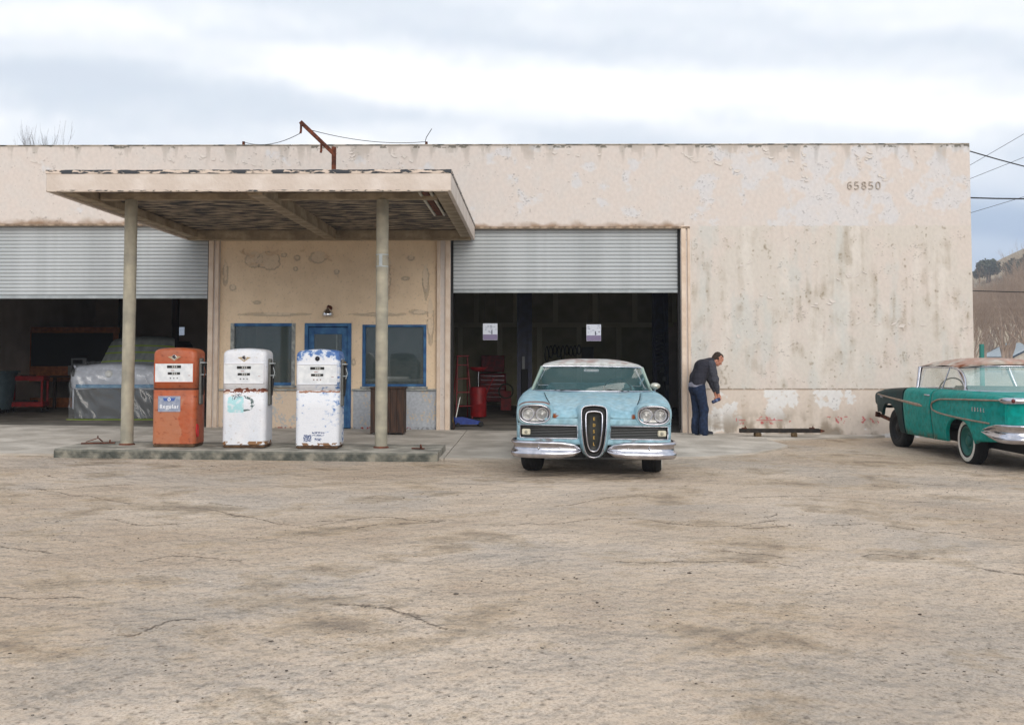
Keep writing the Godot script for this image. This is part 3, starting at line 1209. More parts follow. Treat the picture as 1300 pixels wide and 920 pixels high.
	for k in 6:
		st = S()
		var n := 9
		var rim := []
		for i in n:
			var a := TAU * i / n
			var r := rf.randf_range(0.6, 1.0)
			var q := Vector2(cos(a) * r, sin(a) * r * rf.randf_range(0.5, 0.9))
			rim.append(Vector3(q.x * 0.055, q.y * 0.055, 0.004 + 0.016 * pow(clampf(0.5 - q.y * 0.7, 0, 1), 2.0)))
		for i in n:
			to(st, Vector3(0, 0, 0.006), rim[i], rim[(i + 1) % n], Vector3(0, 0, 1))
			to(st, Vector3(0, 0, 0.004), rim[i] - Vector3(0, 0, 0.002), rim[(i + 1) % n] - Vector3(0, 0, 0.002), Vector3(0, 0, -1))
		flakes.append(mesh_of(st))
	var fmat := mottled(C(204, 196, 189), C(214, 206, 198), 0.9, 0.4, 145)
	# runs: photograph column and row where each starts and ends, how many
	for q in [[1020, 190, 1026, 236, 10], [1088, 194, 1096, 212, 7], [1100, 200, 1108, 190, 4], [865, 190, 886, 204, 6], [975, 188, 982, 202, 4], [1118, 222, 1130, 230, 4], [1165, 188, 1170, 205, 3], [492, 192, 520, 200, 5], [440, 190, 450, 205, 3], [205, 196, 214, 204, 4], [240, 195, 330, 208, 8],
		[905, 205, 940, 216, 4], [1010, 205, 1000, 196, 3], [700, 190, 760, 196, 4], [30, 205, 55, 200, 3], [930, 340, 960, 330, 3], [1060, 355, 1100, 345, 5], [1090, 410, 1180, 413, 7], [960, 372, 985, 378, 3], [1030, 388, 1060, 383, 4], [905, 432, 940, 428, 3]]:
		for i in q[4]:
			var t = (i + rf.randf()) / q[4]
			var x := (lerpf(q[0], q[2], t) + rf.randf_range(-3, 3) - 676.0) / 63.4
			var y := 1.47 + (455.0 - lerpf(q[1], q[3], t) + rf.randf_range(-2, 2)) / 63.4
			var fo := put_mesh(flakes[rf.randi() % 6], "paint_flake", fmat, g, Vector3(x, y, 0.001))
			fo.rotation.z = rf.randf_range(-0.7, 0.7)
			fo.scale = Vector3(rf.randf_range(0.35, 1.7), rf.randf_range(0.3, 1.3), 0.8)
	# and on the office front
	var omat := mottled(C(226, 202, 172), C(236, 214, 186), 0.9, 0.4, 146)
	for q in [[300, 316, 320, 326, 7], [335, 322, 350, 318, 5], [312, 334, 330, 336, 4], [408, 320, 418, 330, 4], [494, 330, 500, 372, 9], [553, 336, 560, 360, 6], [276, 340, 279, 352, 3], [548, 400, 540, 405, 3], [380, 317, 384, 320, 1], [442, 330, 446, 334, 1]]:
		for i in q[4]:
			var t = (i + rf.randf()) / q[4]
			var x := (lerpf(q[0], q[2], t) + rf.randf_range(-1.5, 1.5) - 676.0) / 63.4
			var y := 1.47 + (455.0 - lerpf(q[1], q[3], t) + rf.randf_range(-1.5, 1.5)) / 63.4
			var fo := put_mesh(flakes[rf.randi() % 6], "paint_flake", omat, g, Vector3(x, y, -0.049))
			fo.rotation.z = rf.randf_range(-0.9, 0.9)
			fo.scale = Vector3(rf.randf_range(0.7, 1.5), rf.randf_range(0.6, 1.3), 1.2)
	# house number
	var num := Node3D.new()
	num.name = "house_number"
	num.position = Vector3(6.33, 4.86, 0.004)
	num.set_meta("label", "raised grey street number 65850 on the upper wall")
	g.add_child(num)
	var nm := mottled(C(158, 147, 136), C(190, 179, 168), 0.8, 0.2, 143)
	var i := 0
	for ch in "65850":
		text("digit", ch, 0.15, 0.02, nm, num, Transform3D(Basis(), Vector3(0.05 + 0.142 * i, 0.075, 0.008)), "Droid Sans", false)
		i += 1
	# wall lamp over the door
	var lamp := thing("wall_lamp", "small bright metal dome lamp above the blue office door", "lamp", Vector3(-4.09, 2.33, -0.05))
	st = S()
	lathe(st, [Vector2(0.108, 0.0), Vector2(0.112, 0.012), Vector2(0.1, 0.06), Vector2(0.07, 0.105), Vector2(0.035, 0.13), Vector2(0.03, 0.15), Vector2(0.0, 0.155)], 24, Transform3D(Basis(Vector3.RIGHT, 0.16), Vector3(0, 0.0, 0.15)))
	put(st, "shade", M.chrome, lamp)
	st = S()
	tube(st, [Vector3(0, 0.14, 0.17), Vector3(0.0, 0.19, 0.16), Vector3(0, 0.2, 0.09), Vector3(0, 0.15, 0.0)], 0.014, 8)
	put(st, "arm", M.rust, lamp)
	st = S()
	lathe(st, [Vector2(0, 0.03), Vector2(0.05, 0.025), Vector2(0.06, 0.0)], 16, Transform3D(Basis(Vector3.RIGHT, PI / 2), Vector3(0, 0.15, 0)))
	put(st, "wall_plate", M.rust, lamp)

func build_canopy() -> void:
	var c := thing("canopy", "flat cream canopy with flaking soffit on two round posts over the fuel pumps", "canopy", Vector3(-4.02, 0.16, 4.84))
	var o := -c.position
	var xa := -6.96
	var xb := -1.16
	var zf := 6.03
	var st := S()
	# fascia: front and sides, thin boards
	box(st, o + Vector3((xa + xb) / 2, 3.985, zf - 0.03), Vector3(xb - xa, 0.27, 0.06), 0.008)
	put(st, "fascia", M.fascia, c)
	for x in [xa + 0.03, xb - 0.03]:
		st = S()
		box(st, o + Vector3(x, 3.985, zf / 2 - 0.03), Vector3(0.06, 0.27, zf - 0.065), 0.008)
		put(st, "fascia", M.fascia, c)
	# worn metal drip edge
	st = S()
	box(st, o + Vector3((xa + xb) / 2, 4.135, zf - 0.03), Vector3(xb - xa + 0.02, 0.06, 0.075), 0.006)
	put(st, "drip_edge", M.edge, c)
	for x in [xa + 0.03, xb - 0.03]:
		st = S()
		box(st, o + Vector3(x, 4.14, zf / 2 - 0.045), Vector3(0.08, 0.044, zf - 0.06), 0.006)
		put(st, "drip_edge", M.edge, c)
	var chip := M.edge.duplicate() as StandardMaterial3D
	chip.albedo_texture = ntex(noise(137, 0.03, 5), 512, ramp([[0.33, C(66, 68, 70)], [0.36, C(110, 100, 90)], [0.39, C(196, 182, 168)], [1.0, C(208, 196, 184)]]))
	st = S()
	box(st, o + Vector3((xa + xb) / 2, 3.863, zf - 0.027), Vector3(xb - xa - 0.004, 0.03, 0.06), 0.006)
	put(st, "lower_edge", chip, c)
	st = S()
	box(st, o + Vector3((xa + xb) / 2, 4.09, zf / 2 - 0.035), Vector3(xb - xa - 0.13, 0.06, zf - 0.09))
	put(st, "roof_deck", M.dark, c)
	# soffit boards across the width
	var n := 42
	var zw := (zf - 0.09) / n
	for i in n:
		st = S()
		box(st, o + Vector3((xa + xb) / 2, 4.04 + 0.003 * (i % 2), 0.02 + zw * (i + 0.5)), Vector3(xb - xa - 0.13, 0.025, zw - 0.006), 0.004)
		put(st, "soffit_board", M.flaky[i * 7 % 3], c)
	# timbers
	var beam := mottled(C(134, 120, 100), C(172, 156, 132), 0.9, 0.9, 150, 0.0, 0.3)
	for b in [[Vector3((xa + xb) / 2, 3.945, zf - 0.13), Vector3(xb - xa - 0.14, 0.14, 0.13)], [Vector3((xa + xb) / 2, 3.93, 0.14), Vector3(xb - xa - 0.14, 0.19, 0.2)],
		[Vector3(-4.02, 3.935, zf / 2), Vector3(0.22, 0.2, zf - 0.45)], [Vector3(xa + 0.17, 3.95, zf / 2), Vector3(0.2, 0.14, zf - 0.45)], [Vector3(xb - 0.17, 3.95, zf / 2), Vector3(0.2, 0.14, zf - 0.45)]]:
		st = S()
		box(st, o + b[0], b[1], 0.008)
		put(st, "beam", M.fascia if b[0].z > 5.0 else beam, c)  # front beam takes the paler fascia colour, painting in light from the ground
	st = S()
	box(st, o + Vector3((xa + xb) / 2, 3.965, 4.84), Vector3(xb - xa - 0.6, 0.11, 0.13), 0.008)
	put(st, "beam", beam, c)
	# round posts
	for px in [-6.2, -2.31]:
		var y := gnd(px, 5.2) + 0.13
		st = S()
		var pf := []
		var hh := 3.91 - y
		for k in 17:
			pf.append(Vector2(0.094 + 0.0015 * sin(k * 2.3), hh * k / 16.0))
		lathe(st, pf, 24, Transform3D(Basis(), o + Vector3(px, y, 4.84)))
		var p := put(st, "post", M.post, c)
		st = S()
		lathe(st, [Vector2(0.118, 0.0), Vector2(0.118, 0.02), Vector2(0.1, 0.03), Vector2(0.094, 0.032)], 24, Transform3D(Basis(), o + Vector3(px, y, 4.84)))
		put(st, "base_ring", M.rust, p)
		if px > -3:
			st = S()
			for yy in [2.88, 3.06]:
				lathe(st, [Vector2(0.099, -0.008), Vector2(0.099, 0.008)], 24, Transform3D(Basis(), o + Vector3(px, yy, 4.84)))
			box(st, o + Vector3(px - 0.01, 2.97, 4.935), Vector3(0.05, 0.17, 0.02), 0.004)
			put(st, "bracket", M.galv2, p)
	# fluorescent fitting under the right end
	var tl := Node3D.new()
	tl.name = "tube_light"
	c.add_child(tl)
	tl.position = o + Vector3(-1.62, 3.99, 4.0)
	st = S()
	box(st, Vector3(0, 0.0, 0), Vector3(0.1, 0.06, 2.5), 0.01)
	put(st, "housing", M.rust, tl)
	for sx in [-0.085, 0.085]:
		st = S()
		tube(st, [Vector3(sx, -0.02, -1.22), Vector3(sx, -0.02, 1.22)], 0.022, 10)
		put(st, "tube", mat(C(205, 200, 185), 0.35), tl)

# ---------------------------------------------------------------- fuel pumps
func pump_texture(kind: int) -> ImageTexture:
	var w := 384
	var h := 384
	var im := Image.create(w, h, false, Image.FORMAT_RGB8)
	var n1 := noise(200 + kind, 0.012, 5)
	var n2 := noise(210 + kind, 0.045, 5)
	var n3 := noise(220 + kind, 0.2, 3)
	for j in h:
		var y := 1.5 * (1.0 - (j + 0.5) / h)
		for i in w:
			var u := (i + 0.5) / w          # 0.25 is the middle of the front
			var x := (u - 0.25) * 2.06
			var a := n1.get_noise_2d(i, j * 0.5)
			var b := n2.get_noise_2d(i, j)
			var d := n3.get_noise_2d(i, j)
			var c: Vector3
			if kind == 0:
				c = Vector3(0.70, 0.33, 0.165).lerp(Vector3(0.64, 0.355, 0.235), clampf(0.5 + a * 1.2, 0, 1))
				c = c.lerp(Vector3(0.70, 0.41, 0.29), smoothstep(0.3, -0.3, b) * 0.35)
				if y < 0.72 and x < 0.12 + a * 0.2:
					c = c.lerp(Vector3(0.70, 0.50, 0.38), 0.55)
				if b + d * 0.4 > 0.5:
					c = Vector3(0.5, 0.24, 0.15)
				if absf(y - 0.865) < 0.014:
					c = c.lerp(Vector3(0.22, 0.1, 0.07), 0.75)
			elif kind == 1:
				c = Vector3(0.90, 0.90, 0.915).lerp(Vector3(0.86, 0.875, 0.905), clampf(0.5 + a * 1.3, 0, 1))
				if b + d * 0.5 > 0.56:
					c = Vector3(0.78, 0.77, 0.76)
				var yy := y - 0.855 - b * 0.035
				if absf(yy) < 0.018 + absf(a) * 0.03 and b > -0.3:
					c = Vector3(0.42, 0.2, 0.12).lerp(Vector3(0.55, 0.32, 0.2), absf(d))
				elif absf(yy) < 0.09 and yy < 0 and b > 0.2:
					c = c.lerp(Vector3(0.78, 0.62, 0.48), 0.5)
				# what is left of a turquoise emblem
				var ex := (x + 0.12) / 0.12
				var ey := (y - 0.65) / 0.13
				if absf(ex) < 1.0 and absf(ey) < 0.95 and ex * ex + ey * ey < 1.5 + b:
					c = c.lerp(Vector3(0.62, 0.83, 0.85), 0.85 if b > -0.12 else 0.3)
				var rr := Vector2((x + 0.03) / 0.19, (y - 0.66) / 0.12).length() + b * 0.15
				if x > 0.0 and absf(rr - 0.9) < 0.13 and b + d * 0.5 > -0.05:
					c = Vector3(0.24, 0.33, 0.33)
				if absf(x + 0.1) < 0.07 and absf(y - 0.8 - x * 0.3) < 0.035 and d > 0.05:
					c = Vector3(0.25, 0.3, 0.36)
				if y < 0.1 and b + a > 0.1:
					c = Vector3(0.55, 0.4, 0.26)
			else:
				c = Vector3(0.89, 0.90, 0.925)
				var bl := 0.6 + 0.08 * smoothstep(0.7, 0.2, y) - 0.72 * smoothstep(1.24, 1.44, y) - 0.25 * smoothstep(0.2, 0.33, absf(x)) - (0.12 if x > 0.08 else 0.0)
				var worn := b * 0.7 + a * 0.6 + d * 0.35 - bl
				c = c.lerp(Vector3(0.68, 0.74, 0.84), smoothstep(-0.3, 0.0, worn) * 0.6)
				c = c.lerp(Vector3(0.24, 0.39, 0.64).lerp(Vector3(0.36, 0.5, 0.72), clampf(0.5 + d, 0, 1)), smoothstep(-0.04, 0.12, worn))
				if absf(y - 0.85 - b * 0.02) < 0.012 and a > -0.1:
					c = Vector3(0.62, 0.45, 0.36)
				if y < 0.09 and b > 0.05:
					c = Vector3(0.52, 0.38, 0.26)
				for r in [[-0.14, 0.16, 0.06, 0.05], [0.02, 0.14, 0.05, 0.02], [0.02, 0.24, 0.09, 0.012], [0.02, 0.2, 0.09, 0.01]]:
					if absf(x - r[0]) < r[2] and absf(y - r[1]) < r[3] and d > -0.05:
						c = Vector3(0.2, 0.27, 0.45)
			c *= 0.98 + d * 0.04
			im.set_pixel(i, j, Color(clampf(c.x, 0, 1), clampf(c.y, 0, 1), clampf(c.z, 0, 1)))
	return ImageTexture.create_from_image(im)

func make_pump(kind: int, label: String, at: Vector3, turn: float) -> void:
	var p := thing("fuel_pump", label, "fuel pump", at, turn, "old fuel pumps on the island")
	var m := mat(Color(1, 1, 1), 0.42 if kind != 2 else 0.6)
	m.albedo_texture = pump_texture(kind)
	m.normal_enabled = true
	m.normal_texture = grain_normal()
	m.normal_scale = 0.08
	var basemat := mottled(C(72, 52, 38), C(120, 92, 66), 0.85, 0.4, 231 + kind)
	var hw := 0.327
	var hd := 0.24
	var rad := 0.075
	# outline starting at the back, front centre at u = 0.25
	var ring := func(y: float, inset: float, r: float, arch: float) -> Array:
		var out := []
		var w := hw - inset
		var d := hd - inset
		r = minf(maxf(r, 0.01), minf(w, d) * 0.98)
		var cs := [[-w + r, d - r, PI], [w - r, d - r, PI / 2], [w - r, -d + r, 0.0], [-w + r, -d + r, -PI / 2]]
		# left side -> front -> right -> back, clockwise seen from above
		for k in 4:
			var q: Array = cs[k]
			for s in 7:
				var a: float = q[2] - (PI / 2) * s / 6.0
				out.append(Vector3(q[0] + r * cos(a), y, q[1] + r * sin(a)))
			if k == 0 or k == 2:
				var nx: Array = cs[(k + 1) % 4]
				for s in range(1, 6):
					out.append(Vector3(lerpf(q[0], nx[0], s / 6.0), y, out[-1].z if s > 1 else out[-1].z))
		out.append(out[0])
		for i in out.size():
			out[i].y += arch * (1.0 - pow(out[i].x / hw, 2.0))
		return out
	var rows := [[0.05, 0.0, rad, 0], [0.3, 0, rad, 0], [0.6, 0, rad, 0], [0.858, 0, rad, 0], [0.86, 0.006, rad, 0], [0.872, 0.006, rad, 0], [0.874, 0, rad, 0], [1.1, 0, rad, 0], [1.3, 0.0, rad, 0.0],
		[1.39, 0.001, rad, 0.008], [1.42, 0.008, rad, 0.016], [1.442, 0.024, rad, 0.022], [1.454, 0.05, rad, 0.026], [1.459, 0.1, rad, 0.028], [1.46, 0.225, 0.02, 0.03]]
	var P := []
	for q in rows:
		P.append(ring.call(q[0], q[1], q[2], q[3]))
	var st := S()
	st.set_smooth_group(0)
	var nn: int = P[0].size()
	for i in P.size() - 1:
		for j in nn - 1:
			for o in [[0, 0], [1, 1], [0, 1], [0, 0], [1, 0], [1, 1]]:
				var v: Vector3 = P[i + o[0]][j + o[1]]
				# front middle sits at u = 0.25: left edge of the side to back
				var w: Vector3 = P[1][j + o[1]]
				var u := 0.0
				if w.z > 0 and absf(w.x) <= hw:
					u = 0.25 + w.x / 2.06
					if absf(w.x) >= hw - 0.001:
						u = 0.25 + signf(w.x) * (hw + (hd - rad - w.z)) / 2.06
				else:
					u = 0.62 + w.x * 0.2
				st.set_uv(Vector2(u, 1.0 - v.y / 1.5))
				st.add_vertex(v)
	st.set_smooth_group(-1)
	st.generate_normals()
	st.generate_tangents()
	put_mesh(st.commit(), "body", m, p)
	st = S()
	box(st, Vector3(0, 0.026, 0), Vector3(hw * 2 - 0.03, 0.052, hd * 2 - 0.03), 0.02)
	put(st, "base", basemat, p)
	# dial: bezel, enamel face, counters
	var bez := S()
	var fz := hd + 0.004
	for b in [[0, 1.258, 0.6, 0.022], [0, 0.965, 0.6, 0.018], [-0.292, 1.11, 0.018, 0.27], [0.292, 1.11, 0.018, 0.27]]:
		box(bez, Vector3(b[0], b[1], fz), Vector3(b[2], b[3], 0.024), 0.006)
	put(bez, "dial_bezel", mat([C(176, 84, 46), C(222, 222, 226), C(218, 221, 228)][kind], 0.5), p)
	st = S()
	box(st, Vector3(0, 1.11, fz - 0.002), Vector3(0.575, 0.285, 0.012))
	var face := put(st, "dial_face", mottled(C(208, 212, 216), C(228, 230, 232), 0.35, 0.4, 235 + kind), p)
	for q in [[1.2, 0.21, 0.04], [1.1, 0.185, 0.036]]:
		st = S()
		box(st, Vector3(0.0, q[0], fz + 0.006), Vector3(q[1], q[2], 0.006), 0.002)
		put(st, "counter_window", M.black, face)
		text("counter_digits", "0 0 0" if q[0] > 1.15 else "0 0 0", 0.026, 0.002, mat(C(215, 215, 210), 0.6), face, Transform3D(Basis(), Vector3(0.01, q[0], fz + 0.011)))
	for q in [-0.05, 0.0, 0.05]:
		st = S()
		lathe(st, [Vector2(0.009, 0), Vector2(0.009, 0.004), Vector2(0.0, 0.005)], 10, Transform3D(Basis(Vector3.RIGHT, PI / 2), Vector3(q, 1.03, fz + 0.004)))
		put(st, "price_wheel", mat(C(110, 60, 36) if kind == 2 else C(50, 50, 52), 0.6), face)
	st = S()
	box(st, Vector3(-0.02, 1.145, fz + 0.005), Vector3(0.05, 0.008, 0.003))
	box(st, Vector3(0.23, 1.07, fz + 0.005), Vector3(0.035, 0.006, 0.003))
	put(st, "caption", mat(C(150, 90, 80), 0.7), face)
	# lens on the crown with a winged plate
	st = S()
	lathe(st, [Vector2(0.036, 0.0), Vector2(0.034, 0.016), Vector2(0.026, 0.02), Vector2(0.024, 0.012)], 20, Transform3D(Basis(Vector3.RIGHT, PI / 2), Vector3(0, 1.345, hd - 0.006)))
	var bd := put(st, "crown_ring", M.chrome if kind != 2 else M.black, p)
	st = S()
	lathe(st, [Vector2(0.025, 0.0), Vector2(0.018, 0.01), Vector2(0.0, 0.014)], 16, Transform3D(Basis(Vector3.RIGHT, PI / 2), Vector3(0, 1.345, hd + 0.004)))
	put(st, "lens", mat(C(60, 48, 48) if kind != 2 else C(24, 24, 40), 0.15), bd)
	if kind != 2:
		st = S()
		prism(st, [Vector2(-0.1, 1.352), Vector2(-0.03, 1.31), Vector2(0.0, 1.285), Vector2(0.03, 1.31), Vector2(0.1, 1.352), Vector2(0.03, 1.36), Vector2(-0.03, 1.36)], 0.006, Transform3D(Basis(), Vector3(0, 0, hd - 0.001)))
		put(st, "badge_wings", mottled(C(160, 140, 110), C(190, 176, 150), 0.45, 0.1, 238, 0.4), bd)
	# side boot, nozzle and hose
	st = S()
	box(st, Vector3(hw + 0.018, 0.98, 0.05), Vector3(0.036, 0.7, 0.13), 0.012)
	var boot := put(st, "nozzle_boot", mottled(C(84, 84, 80), C(122, 122, 118), 0.6, 0.3, 239, 0.3), p)
	st = S()
	box(st, Vector3(hw + 0.05, 1.26, 0.05), Vector3(0.07, 0.02, 0.14), 0.006)
	box(st, Vector3(hw + 0.05, 1.08, 0.05), Vector3(0.07, 0.016, 0.12), 0.005)
	put(st, "boot_lug", M.galv2, boot)
	st = S()
	tube(st, [Vector3(hw + 0.05, 1.27, 0.03), Vector3(hw + 0.06, 1.18, 0.05), Vector3(hw + 0.06, 1.06, 0.06), Vector3(hw + 0.055, 0.9, 0.06), Vector3(hw + 0.05, 0.78, 0.06)], [0.016, 0.026, 0.024, 0.017, 0.013], 10)
	put(st, "nozzle", M.black, p)
	st = S()
	tube(st, [Vector3(hw + 0.075, 1.2, 0.09), Vector3(hw + 0.1, 1.12, 0.11), Vector3(hw + 0.075, 1.04, 0.1)], 0.007, 6)
	put(st, "trigger_guard", M.rust if kind == 0 else M.galv2, p)
	if kind == 0:
		st = S()
		box(st, Vector3(-0.065, 0.645, hd + 0.004), Vector3(0.335, 0.235, 0.008), 0.003)
		var sg := put(st, "grade_sign", mottled(C(128, 138, 160), C(160, 166, 182), 0.5, 0.2, 245), p)
		sg.set_meta("label", "weathered grey-blue sign reading Regular")
		text("sign_word", "Regular", 0.056, 0.002, mat(C(226, 228, 232), 0.6), sg, Transform3D(Basis(), Vector3(-0.065, 0.605, hd + 0.010)))
		st = S()
		prism(st, [Vector2(-0.14, 0.69), Vector2(0.01, 0.69), Vector2(0.03, 0.735), Vector2(-0.16, 0.735)], 0.002, Transform3D(Basis(), Vector3(0, 0, hd + 0.009)))
		put(st, "sign_emblem", mat(C(62, 92, 160), 0.6), sg)
		st = S()
		lathe(st, [Vector2(0.024, 0.0), Vector2(0.024, 0.002), Vector2(0.012, 0.002), Vector2(0.012, 0.0)], 16, Transform3D(Basis(Vector3.RIGHT, PI / 2), Vector3(-0.065, 0.712, hd + 0.0115)))
		put(st, "emblem_ring", mat(C(235, 235, 238), 0.6), sg)
		st = S()
		tube(st, [Vector3(hw + 0.004, 0.32, 0.12), Vector3(hw + 0.004, 0.34, 0.17), Vector3(hw + 0.004, 0.25, 0.19), Vector3(hw + 0.004, 0.15, 0.16), Vector3(hw + 0.004, 0.16, 0.11)], 0.01, 6, true, true)
		put(st, "red_mark", mat(C(190, 26, 40), 0.6), p)

func build_pumps() -> void:
	var z := 4.95
	for q in [[0, -5.37, "faded orange fuel pump with a Regular sign on its front"], [1, -4.32, "white fuel pump with a rusty seam and turquoise emblem remains"], [2, -3.22, "white fuel pump with worn blue paint on its crown"]]:
		make_pump(q[0], q[2], Vector3(q[1], gnd(q[1], 5.2) + 0.138, z), 0.0)

# ---------------------------------------------------------------- small things outside
func build_small() -> void:
	# dark wooden box below the right-hand office window
	var b := thing("wooden_cabinet", "dark brown wooden cabinet standing below the blue framed window", "cabinet", Vector3(-2.73, gnd(-2.7, 1) + 0.03, 1.05))
	var st := S()
	for i in 5:
		box(st, Vector3(-0.248 + 0.124 * i, 0.44, 0.2), Vector3(0.12, 0.82, 0.025), 0.004)
	put(st, "front_board", M.brownwood, b)
	for s in [-0.3, 0.3]:
		st = S()
		box(st, Vector3(s, 0.43, 0), Vector3(0.025, 0.84, 0.42), 0.004)
		put(st, "side_board", M.brownwood, b)
	st = S()
	box(st, Vector3(0, 0.865, 0), Vector3(0.66, 0.03, 0.48), 0.006)
	put(st, "lid", M.brownwood, b)
	st = S()
	box(st, Vector3(0, 0.43, -0.2), Vector3(0.6, 0.82, 0.02))
	put(st, "back_board", M.brownwood, b)
	# black steel bar on two wooden blocks
	var y := gnd(4.6, 0.9) + 0.03
	for q in [[4.32, "small wooden block under the left half of the steel bar"], [5.02, "small wooden block under the right half of the steel bar"]]:
		st = S()
		box(st, Vector3.ZERO, Vector3(0.12, 0.075, 0.12), 0.012)
		var k := top("wood_block", st, mottled(C(74, 58, 38), C(112, 90, 60), 0.9, 0.2, 251))
		k.position = Vector3(q[0], y + 0.038, 0.72)
		k.rotation.y = 0.3 if q[0] < 4.6 else -0.2
		tag(k, q[1], "block", "blocks under the steel bar")
	var sb := thing("steel_bar", "long black steel channel lying on blocks along the wall", "steel bar", Vector3(4.75, y + 0.078, 0.7), 0.012)
	st = S()
	var pf := [Vector2(-0.06, 0), Vector2(0.06, 0), Vector2(0.06, 0.075), Vector2(0.048, 0.075), Vector2(0.048, 0.012), Vector2(-0.048, 0.012), Vector2(-0.048, 0.075), Vector2(-0.06, 0.075)]
	prism(st, pf, 1.54, Transform3D(Basis(Vector3(0, 0, 1), Vector3(0, 1, 0), Vector3(-1, 0, 0)), Vector3(0.77, 0, 0)))
	put(st, "channel", mottled(C(30, 26, 24), C(58, 48, 42), 0.7, 0.3, 252, 0.3), sb)
	for x in [-0.68, 0.62]:
		st = S()
		box(st, Vector3(x, 0.085, 0), Vector3(0.09, 0.02, 0.08), 0.004)
		tube(st, [Vector3(x + 0.02, 0.09, 0), Vector3(x + 0.02, 0.125, 0)], 0.012, 8)
		put(st, "bolt_plate", M.rust, sb)
	st = S()
	prism(st, [Vector2(0.765, 0.0), Vector2(0.85, 0.02), Vector2(0.85, 0.045), Vector2(0.765, 0.07)], 0.1, Transform3D(Basis(), Vector3(0, 0, -0.05)))
	put(st, "pointed_end", M.rust, sb)
	# rusty bracket on the island, left
	var ya := gnd(-6.7, 5.2) + 0.14
	var rb := thing("rusty_bracket", "rusty flat iron bracket lying on the island beside the post", "scrap iron", Vector3(-6.66, ya, 4.75), 0.15)
	st = S()
	bar(st, Vector3(-0.25, 0.012, 0.05), Vector3(0.24, 0.015, 0.03), 0.07, 0.018, 0.003)
	put(st, "flat_bar", M.rust, rb)
	st = S()
	bar(st, Vector3(-0.2, 0.03, 0.0), Vector3(-0.02, 0.085, -0.02), 0.03, 0.012, 0.003)
	bar(st, Vector3(-0.02, 0.085, -0.02), Vector3(0.05, 0.03, 0.0), 0.03, 0.012, 0.003)
	put(st, "bent_strap", M.rust, rb)
	st = S()
	tube(st, [Vector3(0.16, 0.02, 0.03), Vector3(0.165, 0.06, 0.03)], 0.012, 8)
	tube(st, [Vector3(-0.03, 0.08, -0.02), Vector3(-0.03, 0.12, -0.03)], 0.009, 8)
	put(st, "bolt", M.rust, rb)
	# smaller piece at the right end
	var yb := gnd(-1.7, 5.2) + 0.14
	var rc := thing("rusty_clamp", "small rusty clamp lying on the right end of the pump island", "scrap iron", Vector3(-1.72, yb, 5.05), -0.3)
	st = S()
	bar(st, Vector3(-0.1, 0.012, 0), Vector3(0.1, 0.012, 0), 0.045, 0.016, 0.003)
	put(st, "flat_bar", M.rust, rc)
	st = S()
	tube(st, [Vector3(0.02, 0.02, -0.04), Vector3(0.03, 0.06, -0.02), Vector3(0.05, 0.07, 0.02), Vector3(0.07, 0.02, 0.03)], 0.011, 8)
	put(st, "u_bolt", M.rust, rc)
	# rusty sign arm above the canopy
	var pole := thing("sign_arm", "rusty angled iron sign arm rising above the canopy roof", "sign bracket", Vector3(-3.43, 4.12, 3.0))
	st = S()
	box(st, Vector3(0, 0.5, 0), Vector3(0.07, 1.0, 0.07), 0.006)
	put(st, "upright", M.rust, pole)
	st = S()
	bar(st, Vector3(0.02, 0.86, 0.0), Vector3(-0.585, 1.44, 0.0), 0.055, 0.07, 0.006)
	put(st, "arm", M.rust, pole)
	for q in [[-0.575, 1.4], [-0.22, 1.06]]:
		st = S()
		box(st, Vector3(q[0], q[1] - 0.06, 0), Vector3(0.035, 0.14, 0.03), 0.004)
		tube(st, [Vector3(q[0] - 0.0, q[1] - 0.12, 0), Vector3(q[0] - 0.01, q[1] - 0.16, 0)], 0.02, 8)
		put(st, "hanger", M.rust, pole)
	st = S()
	box(st, Vector3(0, 0.01, 0), Vector3(0.2, 0.02, 0.2), 0.004)
	put(st, "foot_plate", M.rust, pole)
	# stay wires from the arm to the parapet
	var tip := Vector3(-3.43, 4.12, 3.0)
	for q in [[tip + Vector3(-0.57, 1.25, 0), Vector3(-5.87, 5.86, -0.05), 0.12, "thin stay wire running left from the rusty arm to the parapet"], [tip + Vector3(-0.42, 1.3, 0), Vector3(-2.16, 5.86, -0.05), 0.1, "thin stay wire running right from the rusty arm to the parapet"]]:
		st = S()
		var pts := []
		for k in 13:
			var t := k / 12.0
			var v: Vector3 = q[0].lerp(q[1], t)
			v.y -= 4.0 * q[2] * t * (1 - t)
			pts.append(v)
		tube(st, pts, 0.006, 5)
		tag(top("stay_wire", st, M.wire), q[3], "wire")
	var an := thing("antenna", "thin antenna stub on the parapet right of the rusty arm", "antenna", Vector3(-2.15, 5.8, -0.05))
	st = S()
	tube(st, [Vector3(0, 0, 0), Vector3(-0.02, 0.08, 0), Vector3(0.0, 0.15, 0), Vector3(0.11, 0.32, 0.02)], 0.007, 5)
	put(st, "rod", M.wire, an)
	st = S()
	box(st, Vector3(0, 0.03, 0), Vector3(0.05, 0.06, 0.05), 0.006)
	put(st, "mount", M.rust, an)
	# stones holding the other wire
	st = S()
	tube(st, [Vector3(-5.87, 5.8, -0.05), Vector3(-5.87, 5.87, -0.05)], 0.03, 7)
	tag(top("wire_anchor", st, M.rust), "short rusty anchor stub on the parapet above the canopy's left half", "anchor")

# ---------------------------------------------------------------- cars: +z is forward, +x the driver's side, z = 0 at the front axle
const SHO := 0.085
var nose_low := 0.42
var cab := 1.0
var car: Node3D
var ys := 1.0

func cput(st: SurfaceTool, called: String, m: Material, parent: Node = null) -> MeshInstance3D:
	var o := put(st, called, m, parent if parent else car)
	if parent == null:
		o.scale.y = ys
	return o

